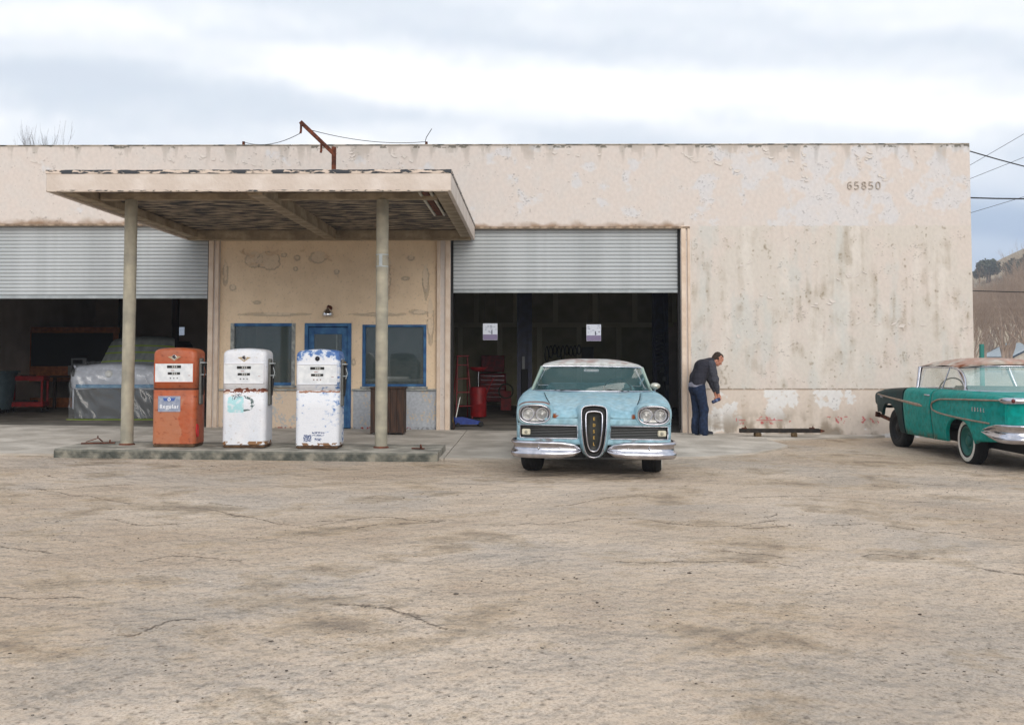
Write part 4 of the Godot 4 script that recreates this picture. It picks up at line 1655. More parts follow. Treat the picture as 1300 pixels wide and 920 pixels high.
func half_w(z: float) -> float:
	return crv([[-4.5, 0.93], [-4.2, 0.965], [-3.6, 0.99], [-2.0, 1.0], [0.0, 1.0], [0.5, 0.985], [0.72, 0.97]], z)

func belt(z: float) -> float:
	return crv([[-4.5, 0.985], [-4.0, 1.015], [-3.0, 1.03], [-2.0, 1.022], [-0.8, 1.02], [-0.2, 1.005], [0.4, 0.972], [0.72, 0.935]], z)

func side_x(y: float, z: float) -> float:
	var x := half_w(z) * crv([[0.2, 0.9], [0.3, 0.945], [0.45, 0.975], [0.62, 0.992], [0.75, 1.0], [0.88, 0.99], [1.04, 0.962]], y)
	var d := belt(z) - y
	if d < SHO:
		var q := SHO - maxf(d, 0.0)
		x -= SHO - sqrt(maxf(SHO * SHO - q * q, 0.0))
	# concave scallop along the rear quarter
	var a := scallop_hi(z) - y
	var b := y - scallop_lo(z)
	if z < -1.9:
		x -= 0.02 * smoothstep(-0.005, 0.045, minf(a, b))
	return x

func scallop_hi(z: float) -> float:
	return crv([[-4.5, 0.95], [-3.0, 0.912], [-2.3, 0.888], [-2.08, 0.85], [-2.0, 0.81], [-1.97, 0.775]], z)

func scallop_lo(z: float) -> float:
	return crv([[-4.5, 0.63], [-3.0, 0.66], [-2.3, 0.692], [-2.08, 0.72], [-2.0, 0.75], [-1.97, 0.775]], z)

func arch(z: float, c: float, a: float, t: float) -> float:
	var u := absf(z - c) / a
	if u >= 1.0:
		return 0.0
	return 0.22 + (t - 0.22) * pow(1.0 - pow(u, 2.5), 1.0 / 2.5)

func body_low(z: float) -> float:
	var y := crv([[-4.5, 0.42], [-3.6, 0.36], [-3.3, 0.3], [-2.4, 0.285], [-0.6, 0.275], [0.36, lerpf(0.33, nose_low, 0.5)], [0.5, nose_low], [0.72, nose_low]], z)
	return maxf(y, maxf(arch(z, 0.02, 0.45, 0.735), arch(z, -2.95, 0.5, 0.635)))

func body_columns(z0: float, z1: float) -> Array:
	var zs := [z0, z1]
	var n := int((z0 - z1) / 0.06)
	for i in range(1, n):
		zs.append(lerpf(z0, z1, float(i) / n))
	for c in [[0.02, 0.45], [-2.95, 0.5]]:
		for k in 25:
			var z: float = c[0] - c[1] * cos(PI * k / 24.0) * 1.0005
			if z < z0 - 0.004 and z > z1 + 0.004:
				zs.append(z)
	zs.sort()
	zs.reverse()
	return zs

# fender, door or rear quarter on side s, from z0 back to z1, with its share of the top surface
func side_panel(called: String, s: float, z0: float, z1: float, m: Material, colf: Callable, inner: Callable) -> MeshInstance3D:
	var P := []
	for z in body_columns(z0, z1):
		var row := []
		var yb := body_low(z)
		var yt := belt(z)
		row.append(Vector3(s * (side_x(yb, z) - 0.05), yb + 0.004, z))
		for k in 14:
			var y := lerpf(yb, yt - SHO, k / 13.0)
			row.append(Vector3(s * side_x(y, z), y, z))
		for k in range(1, 8):
			var a := PI / 2 * k / 7.0
			var y := yt - SHO + SHO * sin(a)
			row.append(Vector3(s * side_x(y, z), y, z))
		var xi: float = inner.call(z).x
		var yi: float = inner.call(z).y
		var xs := absf(row[-1].x)
		for k in range(1, 7):
			var t := k / 6.0
			row.append(Vector3(s * lerpf(xs, xi, t), lerpf(yt, yi, t * t * (3 - 2 * t)) + 0.012 * sin(PI * t), z))
		row.append(Vector3(s * xi, yi - 0.03, z))
		P.append(row)
	# folded edges at both ends
	for e in [0, P.size() - 1]:
		var fold := []
		for v in P[e]:
			fold.append(Vector3(v.x * 0.985, v.y - 0.006, v.z))
		if e == 0:
			P.insert(0, fold)
		else:
			P.append(fold)
	var st := S()
	sheet(st, P, true, colf, null, s > 0)
	return cput(st, called, m)

func hood_w(z: float) -> float:
	return crv([[-0.71, 0.67], [0.0, 0.62], [0.6, 0.545], [0.9, 0.505]], z)

func hood_y(x: float, z: float) -> float:
	var b := crv([[-0.71, 1.0], [-0.3, 0.975], [0.0, 0.95], [0.4, 0.9], [0.65, 0.855], [0.78, 0.815], [0.85, 0.775], [0.89, 0.737]], z)
	var k := crv([[-0.5, 0.012], [0.0, 0.035], [0.5, 0.07], [0.75, 0.105], [0.89, 0.165]], z)
	var w := crv([[-0.5, 0.34], [0.2, 0.2], [0.89, 0.125]], z)
	return b + k * exp(-pow(x / w, 2.0)) + 0.012 * (1.0 - pow(x / 0.65, 2.0)) + 0.012 * smoothstep(0.42, 0.56, absf(x)) * smoothstep(0.9, 0.5, z)

func collar(n: int, sx: float, sy: float, dz: float) -> Array:
	var tab := [[0.0, 0.0], [0.012, 0.045], [0.045, 0.075], [0.14, 0.108], [0.37, 0.138], [0.6, 0.152], [0.84, 0.157], [0.935, 0.148], [0.975, 0.12], [0.993, 0.075], [1.0, 0.0]]
	var out := []
	for k in n:
		var a := TAU * k / n
		var t := 0.5 - 0.5 * cos(a)
		var w := crv(tab, t) * (1.0 if a < PI else -1.0)
		var y := 0.262 + 0.638 * t
		y = 0.583 + (y - 0.583) * sy
		var lean := (y - 0.55) / 0.33
		out.append(Vector3(w * sx, y, 0.99 - 0.05 * lean * lean + dz))
	out.append(out[0])
	return out

func pod(n: int, s: float, hw: float, hh: float, z: float, brow: float, p := 3.0) -> Array:
	var out := []
	for k in n + 1:
		var a := TAU * k / n
		var c := cos(a)
		var d := sin(a)
		var x := hw * signf(c) * pow(absf(c), 2.0 / p)
		var y := hh * signf(d) * pow(absf(d), 2.0 / p)
		out.append(Vector3(s * (0.735 + x), 0.785 + y, z + brow * maxf(d, 0.0)))
	return out

func front_path(t: float) -> Vector2:
	# plan of the lower front from the collar out and round the corner: x, z
	return Vector2(crv([[0, 0.13], [0.7, 0.84], [0.8, 0.905], [0.9, 0.948], [1.0, 0.966]], t), crv([[0, 0.885], [0.5, 0.885], [0.7, 0.87], [0.8, 0.848], [0.9, 0.8], [1.0, 0.72]], t))

func front_strip(st: SurfaceTool, s: float, y0: float, y1: float, t0: float, t1: float, n: int, colf: Callable) -> void:
	var P := []
	for j in [[y0, -0.05], [y0, 0.0], [lerpf(y0, y1, 0.35), 0.006], [lerpf(y0, y1, 0.7), 0.006], [y1, 0.0], [y1, -0.05]]:
		var row := []
		for i in n + 1:
			var q := front_path(lerpf(t0, t1, float(i) / n))
			row.append(Vector3(s * q.x, j[0], q.y + j[1]))
		P.append(row)
	sheet(st, P, true, colf, null, s < 0)

# chrome bumper: path in plan, section of (height, outward)
func bumper(called: String, path: Array, sec: Array, scale_at: Callable, m: Material) -> MeshInstance3D:
	var P := []
	for i in path.size():
		var p: Vector3 = path[i]
		var d: Vector3 = (path[mini(i + 1, path.size() - 1)] - path[maxi(i - 1, 0)]).normalized()
		var out := Vector3(d.z, 0, -d.x)
		if out.dot(Vector3(p.x, 0, p.z + 1.8)) < 0:
			out = -out
		var k: Vector2 = scale_at.call(float(i) / (path.size() - 1))
		var row := []
		for q in sec:
			row.append(p + out * (q[1] * k.y) + Vector3.UP * (q[0] * k.x))
		P.append(row)
	var st := S()
	sheet(st, P)
	return cput(st, called, m)

func make_wheel(s: float, z: float, steer: float, white: bool, rim_m: Material, d_front := true, fat := 1.0) -> void:
	var w := Node3D.new()
	w.name = "wheel"
	car.add_child(w, true)
	w.position = Vector3(s * (0.76 if fat <= 1.0 else 0.785), 0.352, z)
	w.scale = Vector3(1, fat, 1)
	w.rotation = Vector3(0, steer, -s * PI / 2)
	var st := S()
	lathe(st, [Vector2(0.2, -0.08), Vector2(0.24, -0.1), Vector2(0.31, -0.104), Vector2(0.338, -0.092), Vector2(0.352, -0.07), Vector2(0.355, 0.0), Vector2(0.352, 0.07), Vector2(0.338, 0.092), Vector2(0.31, 0.104), Vector2(0.25, 0.103), Vector2(0.21, 0.085)], 44)
	var ty := put(st, "tyre", M.rubber, w)
	st = S()
	for yy in [-0.045, -0.015, 0.015, 0.045]:
		lathe(st, [Vector2(0.3565, yy - 0.008), Vector2(0.359, yy - 0.006), Vector2(0.359, yy + 0.006), Vector2(0.3565, yy + 0.008)], 44)
	put(st, "tread", M.rubber, ty)
	if white:
		st = S()
		lathe(st, [Vector2(0.309, 0.1045), Vector2(0.3, 0.107), Vector2(0.258, 0.107), Vector2(0.25, 0.1045)], 44)
		put(st, "white_wall", mottled(C(206, 202, 192), C(226, 222, 214), 0.7, 0.3, 301), ty)
	st = S()
	lathe(st, [Vector2(0.222, 0.07), Vector2(0.225, 0.096), Vector2(0.215, 0.1), Vector2(0.2, 0.085), Vector2(0.185, 0.05), Vector2(0.15, 0.035), Vector2(0.12, 0.055), Vector2(0.09, 0.06), Vector2(0.085, 0.05)], 36)
	var rm := put(st, "rim", rim_m, w)
	st = S()
	lathe(st, [Vector2(0.085, 0.045), Vector2(0.08, 0.075), Vector2(0.06, 0.09), Vector2(0.03, 0.098), Vector2(0.0, 0.1)], 24)
	put(st, "hub_cap", (M.chrome_old if d_front else rim_m) if white else M.black, rm)

func ws_base(u: float) -> Vector3:
	return Vector3(0.84 * u, 1.018, -0.64 - 0.33 * pow(absf(u), 2.6))

func ws_top(u: float) -> Vector3:
	return Vector3(0.745 * cab * u, 1.362 - 0.008 * u * u, -0.90 + 0.05 * pow(absf(u), 2.6))

func rw_base(u: float) -> Vector3:
	return Vector3(0.835 * u, 1.03, -3.52 + 0.58 * pow(absf(u), 2.4))

func rw_top(u: float) -> Vector3:
	return Vector3(0.70 * cab * u, 1.385 - 0.03 * u * u, -2.72 + 0.46 * pow(absf(u), 2.6))

func cpillar(t: float) -> Vector3:
	return Vector3(lerpf(0.708 * cab, 0.835, pow(t, 1.5)), 1.362 - 0.335 * pow(t, 1.9), -2.1 - 0.78 * (1.0 - pow(1.0 - t, 1.7)))

func build_car(d: Dictionary) -> Node3D:
	car = thing("parked_car", d.label, "car", d.at, d.turn, "vintage cars outside the garage")
	car.rotation.z = d.roll
	ys = d.ys
	nose_low = 0.42 if d.front else 0.57
	cab = 0.93 if d.front else 1.0
	var pm: Material = d.paint
	var colf: Callable = d.col
	var fcol: Callable = d.fender_col
	var rcol: Callable = d.roof_col
	var st: SurfaceTool
	for s in [1.0, -1.0]:
		side_panel("front_fender", s, 0.72, -0.702, pm, fcol, func(z: float) -> Vector2: return Vector2(hood_w(z) + 0.006, hood_y(hood_w(z), z) - 0.002))
		var dr := side_panel("door", s, -0.712, -1.935, pm, colf, func(_z: float) -> Vector2: return Vector2(0.835, 1.022))
		side_panel("rear_quarter", s, -1.945, -4.45, pm, colf, func(z: float) -> Vector2: return Vector2(0.835, 1.03 if z > -3.2 else lerpf(1.03, 0.995, (-3.2 - z) / 1.25)))
		# door handle and key lock
		st = S()
		var hx: float = side_x(0.93, -1.78)
		tube(st, [Vector3(s * hx, 0.935, -1.70), Vector3(s * (hx + 0.03), 0.938, -1.72), Vector3(s * (hx + 0.033), 0.938, -1.84), Vector3(s * hx, 0.935, -1.87)], 0.012, 8)
		put(st, "handle", M.chrome_old, dr)
		# bright spear on fender and door, widening to the rear
		st = S()
		var rows := [[], [], [], []]
		for k in 40:
			var t := k / 39.0
			var z := lerpf(0.70, -1.6, t)
			var y := lerpf(0.875, 0.762, t)
			var h := lerpf(0.009, 0.026, t)
			if k > 36:
				h *= (39.5 - k) / 3.0
			for q in 4:
				var yy: float = y + [h, h * 0.5, -h * 0.5, -h][q]
				rows[q].append(Vector3(s * (side_x(yy, z) + [0.001, 0.012, 0.012, 0.001][q]), yy, z))
		sheet(st, rows, true, null, null, s < 0)
		cput(st, "side_spear", d.trim)
		# trim round the scallop
		st = S()
		var loop := []
		for k in 30:
			var z := lerpf(-4.36, -2.1, k / 29.0)
			loop.append(Vector3(s * (side_x(scallop_hi(z) + 0.008, z) + 0.003), scallop_hi(z) + 0.004, z))
		for k in 9:
			var a := PI / 2 - PI * k / 8.0
			var z := -2.09 + 0.12 * cos(a)
			var y := 0.781 + 0.068 * sin(a)
			loop.append(Vector3(s * (half_w(z) * 0.998 + 0.003), y, z))
		for k in 26:
			var z := lerpf(-2.1, -4.0, k / 25.0)
			loop.append(Vector3(s * (side_x(scallop_lo(z) - 0.008, z) + 0.003), scallop_lo(z) - 0.004, z))
		tube(st, loop, 0.0125, 7)
		cput(st, "scallop_trim", d.trim)
		for k in 5:
			var zz := -3.46 - 0.092 * k
			var xf := Transform3D(Basis(Vector3.UP, s * PI / 2), Vector3(s * (side_x(0.8, zz) + 0.004), 0.80, zz))
			var tx := text("nameplate_letter", "EDSEL"[k] if s > 0 else "LESDE"[k], 0.055, 0.012, M.chrome_old, car, xf)
			tx.position.y *= ys
		st = S()
		if d.front:
			# headlight pod
			var P := []
			for q in [[0.235, 0.152, 0.70, 0.0], [0.234, 0.151, 0.78, 0.03], [0.228, 0.145, 0.855, 0.045], [0.216, 0.134, 0.895, 0.05], [0.204, 0.124, 0.908, 0.05], [0.196, 0.117, 0.9, 0.045]]:
				P.append(pod(36, s, q[0], q[1], q[2], q[3]))
			sheet(st, P, true, colf, null, s > 0)
			var pd := cput(st, "headlight_pod", pm)
			st = S()
			var rg := pod(36, s, 0.19, 0.112, 0.902, 0.04, 2.6)
			rg.pop_back()
			tube(st, rg, 0.012, 8, false, true)
			put(st, "bezel_ring", M.chrome_old, pd)
			st = S()
			P = []
			for q in [[0.19, 0.112, 0.898, 0.04], [0.182, 0.104, 0.865, 0.0], [0.1, 0.06, 0.86, 0.0], [0.004, 0.002, 0.86, 0.0]]:
				P.append(pod(36, s, q[0], q[1], q[2], q[3], 2.6))
			sheet(st, P, true, null, null, s > 0)
			put(st, "bezel_plate", mottled(C(120, 120, 118), C(160, 160, 158), 0.35, 0.2, 303, 0.8), pd)
			for lx in [0.645, 0.822]:
				var hl := Node3D.new()
				hl.name = "headlight"
				hl.position = Vector3(s * lx, 0.785, 0.862)
				car.add_child(hl, true)
				hl.position.y *= ys
				var up := Transform3D(Basis(Vector3.RIGHT, PI / 2), Vector3.ZERO)
				st = S()
				lathe(st, [Vector2(0.083, 0.0), Vector2(0.082, 0.014), Vector2(0.076, 0.018), Vector2(0.072, 0.012)], 28, up)
				put(st, "ring", M.chrome_old, hl)
				st = S()
				lathe(st, [Vector2(0.0, -0.03), Vector2(0.03, -0.024), Vector2(0.055, -0.008), Vector2(0.072, 0.01)], 28, up)
				put(st, "reflector", mat(C(232, 234, 236), 0.3, 0.85), hl)
				st = S()
				lathe(st, [Vector2(0.0, 0.03), Vector2(0.035, 0.026), Vector2(0.06, 0.018), Vector2(0.073, 0.01)], 28, up)
				put(st, "lens", M.lens, hl)
				st = S()
				lathe(st, [Vector2(0.0, 0.012), Vector2(0.014, 0.008), Vector2(0.016, -0.02)], 12, up)
				put(st, "bulb", M.white, hl)
			# lower front
			st = S()
			front_strip(st, s, 0.645, 0.735, 0.0, 0.45, 12, colf)
			front_strip(st, s, 0.645, 0.668, 0.45, 1.0, 16, colf)
			front_strip(st, s, 0.41, 0.486, 0.0, 1.0, 24, colf)
			front_strip(st, s, 0.486, 0.645, 0.0, 0.075, 3, colf)
			front_strip(st, s, 0.486, 0.645, 0.82, 1.0, 10, colf)
			cput(st, "front_panel", pm)
			st = S()
			box(st, Vector3(s * 0.55, 0.565, 0.80), Vector3(0.78, 0.2, 0.02))
			var gr := cput(st, "lower_grille", M.black)
			for k in 8:
				st = S()
				var pts := []
				for i in 13:
					var q := front_path(lerpf(0.075, 0.83, i / 12.0))
					pts.append(Vector3(s * q.x, 0.497 + 0.0195 * k, q.y - 0.03))
				tube(st, pts, 0.0042, 5)
				put(st, "grille_bar", M.grille, gr)
			st = S()
			var fr := []
			for q in [[0.072, 0.486], [0.4, 0.486], [0.7, 0.486], [0.82, 0.488], [0.825, 0.56], [0.82, 0.643], [0.7, 0.645], [0.4, 0.645], [0.072, 0.645], [0.068, 0.56]]:
				var v := front_path(q[0])
				fr.append(Vector3(s * v.x, q[1], v.y + 0.004))
			tube(st, fr, 0.007, 6, false, true)
			put(st, "grille_frame", M.chrome_old, gr)
			st = S()
			box(st, Vector3(s * 0.842, 0.56, 0.852), Vector3(0.105, 0.075, 0.04), 0.012)
			var pk := cput(st, "parking_light", mat(C(206, 200, 178), 0.35))
			st = S()
			lathe(st, [Vector2(0.02, 0.0), Vector2(0.018, 0.012), Vector2(0, 0.016)], 12, Transform3D(Basis(Vector3.RIGHT, PI / 2), Vector3(s * 0.842, 0.56, 0.872)))
			put(st, "bulb", mat(C(150, 146, 130), 0.3), pk)
			# bumper half
			var path := []
			for q in [[0.185, 0.965], [0.2, 0.985], [0.25, 1.0], [0.4, 1.01], [0.6, 1.005], [0.78, 0.99], [0.88, 0.965], [0.945, 0.92], [0.985, 0.85], [1.0, 0.75], [1.003, 0.6], [0.997, 0.47]]:
				path.append(Vector3(s * q[0], 0.352, q[1]))
			var sec := [[-0.085, -0.05], [-0.104, -0.02], [-0.1, 0.012], [-0.075, 0.034], [-0.045, 0.04], [-0.025, 0.03], [-0.012, 0.008], [0.03, 0.004], [0.058, 0.01], [0.07, 0.03], [0.088, 0.034], [0.104, 0.02], [0.108, -0.006], [0.1, -0.05]]
			var bm := bumper("front_bumper", path, sec, func(t: float) -> Vector2: return Vector2(crv([[0, 0.12], [0.09, 0.42], [0.2, 0.8], [0.3, 1.0], [1, 1.0]], t), 1.0), M.chrome_old)
			for bx in [0.42, 0.68]:
				st = S()
				lathe(st, [Vector2(0.015, 0), Vector2(0.013, 0.006), Vector2(0, 0.009)], 12, Transform3D(Basis(Vector3.RIGHT, PI / 2), Vector3(s * bx, 0.375, 1.012)))
				put(st, "bolt", M.chrome, bm)
		else:
			st = S()
			bar(st, Vector3(s * 0.8, 0.42, 0.3), Vector3(s * 0.86, 0.5, 0.9), 0.04, 0.06, 0.008)
			bar(st, Vector3(s * 0.86, 0.5, 0.88), Vector3(s * 0.97, 0.52, 0.8), 0.03, 0.09, 0.008)
			cput(st, "bumper_bracket", M.rust)
			st = S()
			var P := []
			for q in [[0.235, 0.152, 0.70, 0.0], [0.232, 0.15, 0.8, 0.05], [0.22, 0.14, 0.86, 0.07], [0.205, 0.125, 0.875, 0.07], [0.19, 0.11, 0.84, 0.05], [0.18, 0.1, 0.7, 0.0]]:
				P.append(pod(36, s, q[0], q[1], q[2], q[3]))
			sheet(st, P, true, fcol, null, s > 0)
			cput(st, "headlight_pod", pm)
		make_wheel(s, 0.02, d.steer, d.front, d.rim if d.front else M.dark, true, 1.22 if d.front else 1.0)
		make_wheel(s, -2.97, 0.0, true, d.rim, d.front)
		# windscreen pillar, door glass, rear pillar
		st = S()
		var ap := []
		for k in 7:
			ap.append(ws_base(s).lerp(ws_top(s), k / 6.0) + Vector3(s * 0.006, 0, -0.015))
		tube(st, ap, [0.022 * d.thick, 0.022 * d.thick, 0.022 * d.thick, 0.022 * d.thick, 0.023 * d.thick, 0.025 * d.thick, 0.028 * d.thick], 8)
		cput(st, "front_pillar", d.pillar)
		st = S()
		var G := []
		for k in 22:
			var z := lerpf(-0.95, -2.86, k / 21.0)
			var yt := 1.352
			for t in 41:
				var cp := cpillar(t / 40.0)
				if cp.z <= z:
					yt = minf(yt, cp.y)
					break
			var row := []
			for j in 5:
				var y := lerpf(1.02, yt, j / 4.0)
				row.append(Vector3(s * lerpf(0.832, 0.715 * cab, (y - 1.02) / 0.335), y, z))
			G.append(row)
		sheet(st, G)
		cput(st, "side_glass", M.car_glass)
		st = S()
		tube(st, [Vector3(s * 0.834, 1.02, -1.98), Vector3(s * 0.712 * cab, 1.36, -2.02)], 0.011, 6)
		cput(st, "glass_divider", M.chrome_old)
		st = S()
		P_cp(st, s, rcol)
		cput(st, "rear_pillar", d.roof)
		st = S()
		var ct := []
		var ct2 := []
		for k in 15:
			var v := cpillar(k / 14.0)
			ct.append(Vector3(s * (v.x + 0.006), v.y, v.z + 0.006))
		tube(st, ct, 0.012 * d.thick, 6)
		for k in 30:
			var z := lerpf(-0.87, -2.14, k / 29.0)
			ct2.append(Vector3(s * cab * lerpf(0.748, 0.724, k / 29.0), 1.364, z))
		tube(st, ct2, 0.012, 6)
		cput(st, "drip_rail", M.chrome_old)
	# hood
	st = S()
	var H := []
	var hz := [0.895, 0.89, 0.885, 0.87, 0.85, 0.82, 0.78, 0.72, 0.64, 0.54, 0.42, 0.28, 0.12, -0.05, -0.25, -0.45, -0.6, -0.69]
	for i in hz.size():
		var z: float = hz[i]
		var row := []
		for k in 41:
			var x := lerpf(-1, 1, k / 40.0) * (hood_w(z) - 0.004)
			row.append(Vector3(x, hood_y(x, minf(z, 0.89)) - (0.014 if i == 0 else 0.0), z if i > 0 else 0.875))
		H.append(row)
	sheet(st, H, true, d.hood_col)
	cput(st, "hood", pm)
	# cowl
	st = S()
	H = []
	for i in 4:
		var row := []
		for k in 21:
			var u := lerpf(-1, 1, k / 20.0)
			var a := Vector3(u * 0.668, 1.002 + 0.011 * (1 - u * u), -0.70)
			var b := ws_base(u) + Vector3(0, 0.002, 0.0)
			row.append(a.lerp(b, i / 3.0))
		H.append(row)
	sheet(st, H, true, colf)
	cput(st, "cowl", pm)
	# windscreen and rear window with bright surrounds
	for r in 2:
		st = S()
		var G := []
		for j in 9:
			var row := []
			for k in 31:
				var u := lerpf(-0.985, 0.985, k / 30.0)
				var v := j / 8.0
				var p: Vector3 = ws_base(u).lerp(ws_top(u), v) if r == 0 else rw_base(u).lerp(rw_top(u), v)
				p.z += 0.035 * sin(PI * v) * (1.0 if r == 0 else -1.0)
				p.y += 0.02 * sin(PI * v)
				row.append(p)
			G.append(row)
		sheet(st, G)
		var gl := cput(st, "windscreen" if r == 0 else "rear_window", M.screen if r == 0 else d.back_glass)
		st = S()
		for e in 2:
			var pts := []
			for k in 31:
				var u := lerpf(-1, 1, k / 30.0)
				var p: Vector3
				if r == 0:
					p = ws_base(u) if e == 0 else ws_top(u)
				else:
					p = rw_base(u) if e == 0 else rw_top(u)
				pts.append(p + Vector3(0, 0.006, 0.008 if r == 0 else -0.008))
			tube(st, pts, 0.012 if e == 0 else 0.014, 6)
		if r == 1:
			for s in [-1.0, 1.0]:
				var pts := []
				for k in 8:
					pts.append(rw_base(s).lerp(rw_top(s), k / 7.0) + Vector3(s * 0.01, 0.03 * sin(PI * k / 7.0), -0.01))
				tube(st, pts, 0.014, 6)
		put(st, "surround", M.chrome_old, gl)
	# roof
	st = S()
	H = []
	for i in 22:
		var w := i / 21.0
		var row := []
		for k in 33:
			var u := lerpf(-1, 1, k / 32.0)
			var z := lerpf(ws_top(u).z + 0.02, rw_top(u).z - 0.02, w)
			var edge := pow(absf(u), 3.0)
			var y = lerpf(1.372, 1.372, w) + d.crown * (1.0 - edge) + 0.026 * sin(PI * clampf(w, 0, 1)) - 0.045 * pow(absf(w * 2 - 1), 5.0) * (1 - edge)
			row.append(Vector3(lerpf(0.75, 0.72, w) * cab * u, y, z))
		H.append(row)
	for e in [0, -1]:
		var lip := []
		for v in H[e]:
			lip.append(v + Vector3(0, -0.028, -0.012 if e == 0 else 0.012))
		if e == 0:
			H.insert(0, lip)
		else:
			H.append(lip)
	sheet(st, H, true, rcol, null, true)
	cput(st, "roof", d.roof)
	st = S()
	H = []
	for i in 5:
		var row := []
		for k in 13:
			var u := lerpf(-1, 1, k / 12.0)
			row.append(Vector3(0.69 * cab * u, 1.37 + 0.05 * (1 - u * u), lerpf(-1.2, -2.6, i / 4.0)))
		H.append(row)
	sheet(st, H)
	cput(st, "headliner", mat(C(130, 128, 120), 0.95))
	# rear deck and tail
	st = S()
	H = []
	for i in 14:
		var row := []
		for k in 33:
			var u := lerpf(-1, 1, k / 32.0)
			var a := rw_base(u)
			var t := i / 13.0
			var z := lerpf(a.z, -4.43, t)
			row.append(Vector3(u * lerpf(0.835, 0.86, t), lerpf(1.028, 0.99, t) + 0.02 * (1 - u * u) * sin(PI * (0.3 + 0.7 * t)), z))
		H.append(row)
	sheet(st, H, true, colf)
	cput(st, "trunk_lid", pm)
	st = S()
	H = []
	for q in [[1.0, -4.42], [0.985, -4.445], [0.93, -4.455], [0.9, -4.44], [0.8, -4.43], [0.66, -4.44], [0.5, -4.46], [0.4, -4.42]]:
		var row := []
		for k in 25:
			var u := lerpf(-1, 1, k / 24.0)
			row.append(Vector3(u * 0.935, q[0], q[1] + 0.03 * pow(absf(u), 6.0)))
		H.append(row)
	sheet(st, H, true, colf)
	cput(st, "tail_panel", pm)
	for s in [1.0, -1.0]:
		var path := []
		for q in [[0.935, -4.2], [0.952, -4.32], [0.945, -4.42], [0.90, -4.475], [0.7, -4.49], [0.4, -4.495], [0.15, -4.49]]:
			path.append(Vector3(s * q[0], 0.952, q[1]))
		var tl := bumper("tail_light_housing", path, [[-0.046, -0.03], [-0.04, 0.008], [0.0, 0.018], [0.036, 0.008], [0.042, -0.03]], func(t: float) -> Vector2: return Vector2(crv([[0, 0.05], [0.15, 0.7], [0.35, 1.0], [0.8, 0.8], [1, 0.3]], t), 1.0), M.chrome_old)
		st = S()
		lathe(st, [Vector2(0.028, 0), Vector2(0.022, 0.012), Vector2(0, 0.018)], 14, Transform3D(Basis(Vector3.RIGHT, -PI / 2), Vector3(s * 0.86, 0.952, -4.496)))
		put(st, "lens", mat(C(92, 24, 20), 0.2), tl)
	var rb := []
	for q in [[0.985, -3.86], [0.995, -4.1], [0.99, -4.3], [0.965, -4.43], [0.9, -4.53], [0.75, -4.57], [0.4, -4.59], [0.0, -4.595], [-0.4, -4.59], [-0.75, -4.57], [-0.9, -4.53], [-0.965, -4.43], [-0.99, -4.3], [-0.995, -4.1], [-0.985, -3.86]]:
		rb.append(Vector3(q[0], 0.53, q[1]))
	bumper("rear_bumper", rb, [[-0.125, -0.06], [-0.13, -0.01], [-0.11, 0.03], [-0.08, 0.045], [-0.05, 0.035], [-0.02, -0.005], [0.03, -0.005], [0.07, 0.01], [0.09, 0.035], [0.11, 0.03], [0.118, 0.0], [0.112, -0.05]],
		func(t: float) -> Vector2: return Vector2(crv([[0, 0.15], [0.06, 0.6], [0.14, 0.95], [0.3, 1.0], [0.7, 1.0], [0.86, 0.95], [0.94, 0.6], [1, 0.15]], t), 1.0), M.chrome_old)
	# underbody and cabin
	st = S()
	box(st, Vector3(0, 0.33, -1.8), Vector3(1.2, 0.16, 5.1))
	box(st, Vector3(0, 0.5, -1.45), Vector3(1.7, 0.04, 1.6))
	box(st, Vector3(0, 0.62, 0.1), Vector3(1.1, 0.4, 1.3))
	box(st, Vector3(0, 0.72, -0.72), Vector3(1.5, 0.5, 0.04))
	box(st, Vector3(0, 0.6, -3.7), Vector3(1.2, 0.4, 1.2))
	tube(st, [Vector3(-0.7, 0.35, 0.0), Vector3(0.7, 0.35, 0.0)], 0.05, 8)
	tube(st, [Vector3(-0.7, 0.35, -2.97), Vector3(0.7, 0.35, -2.97)], 0.06, 8)
	tube(st, [Vector3(0.3, 0.3, -1.0), Vector3(0.35, 0.26, -2.5), Vector3(0.45, 0.33, -4.4)], 0.03, 8)
	cput(st, "underbody", M.dark)
	var upm := mottled(d.seat, d.seat.lightened(0.15), 0.9, 0.5, 305)
	for q in [[-1.75, -2.02], [-2.6, -2.85]]:
		st = S()
		box(st, Vector3(0, 0.62, q[0]), Vector3(1.35, 0.2, 0.55), 0.06)
		box(st, Vector3(0, 0.86, q[1]), Vector3(1.35, 0.46, 0.16), 0.06)
		cput(st, "seat", upm)
	st = S()
	box(st, Vector3(0, 0.92, -1.0), Vector3(1.5, 0.18, 0.26), 0.06)
	cput(st, "dashboard", mat(d.dash, 0.6))
	st = S()
	var rg := []
	for k in 28:
		var a := TAU * k / 28.0
		rg.append(Vector3(0.38 + 0.2 * cos(a), 1.02 + 0.2 * sin(a) * 0.87, -1.24 - 0.2 * sin(a) * 0.45))
	tube(st, rg, 0.012, 6, false, true)
	for a in [0.2, PI - 0.2, -PI / 2]:
		tube(st, [Vector3(0.38, 1.02, -1.23), Vector3(0.38 + 0.2 * cos(a), 1.02 + 0.174 * sin(a), -1.24 - 0.09 * sin(a))], 0.008, 5)
	tube(st, [Vector3(0.38, 1.02, -1.23), Vector3(0.38, 0.88, -0.95)], 0.025, 8)
	cput(st, "steering_wheel", M.dark)
	return car

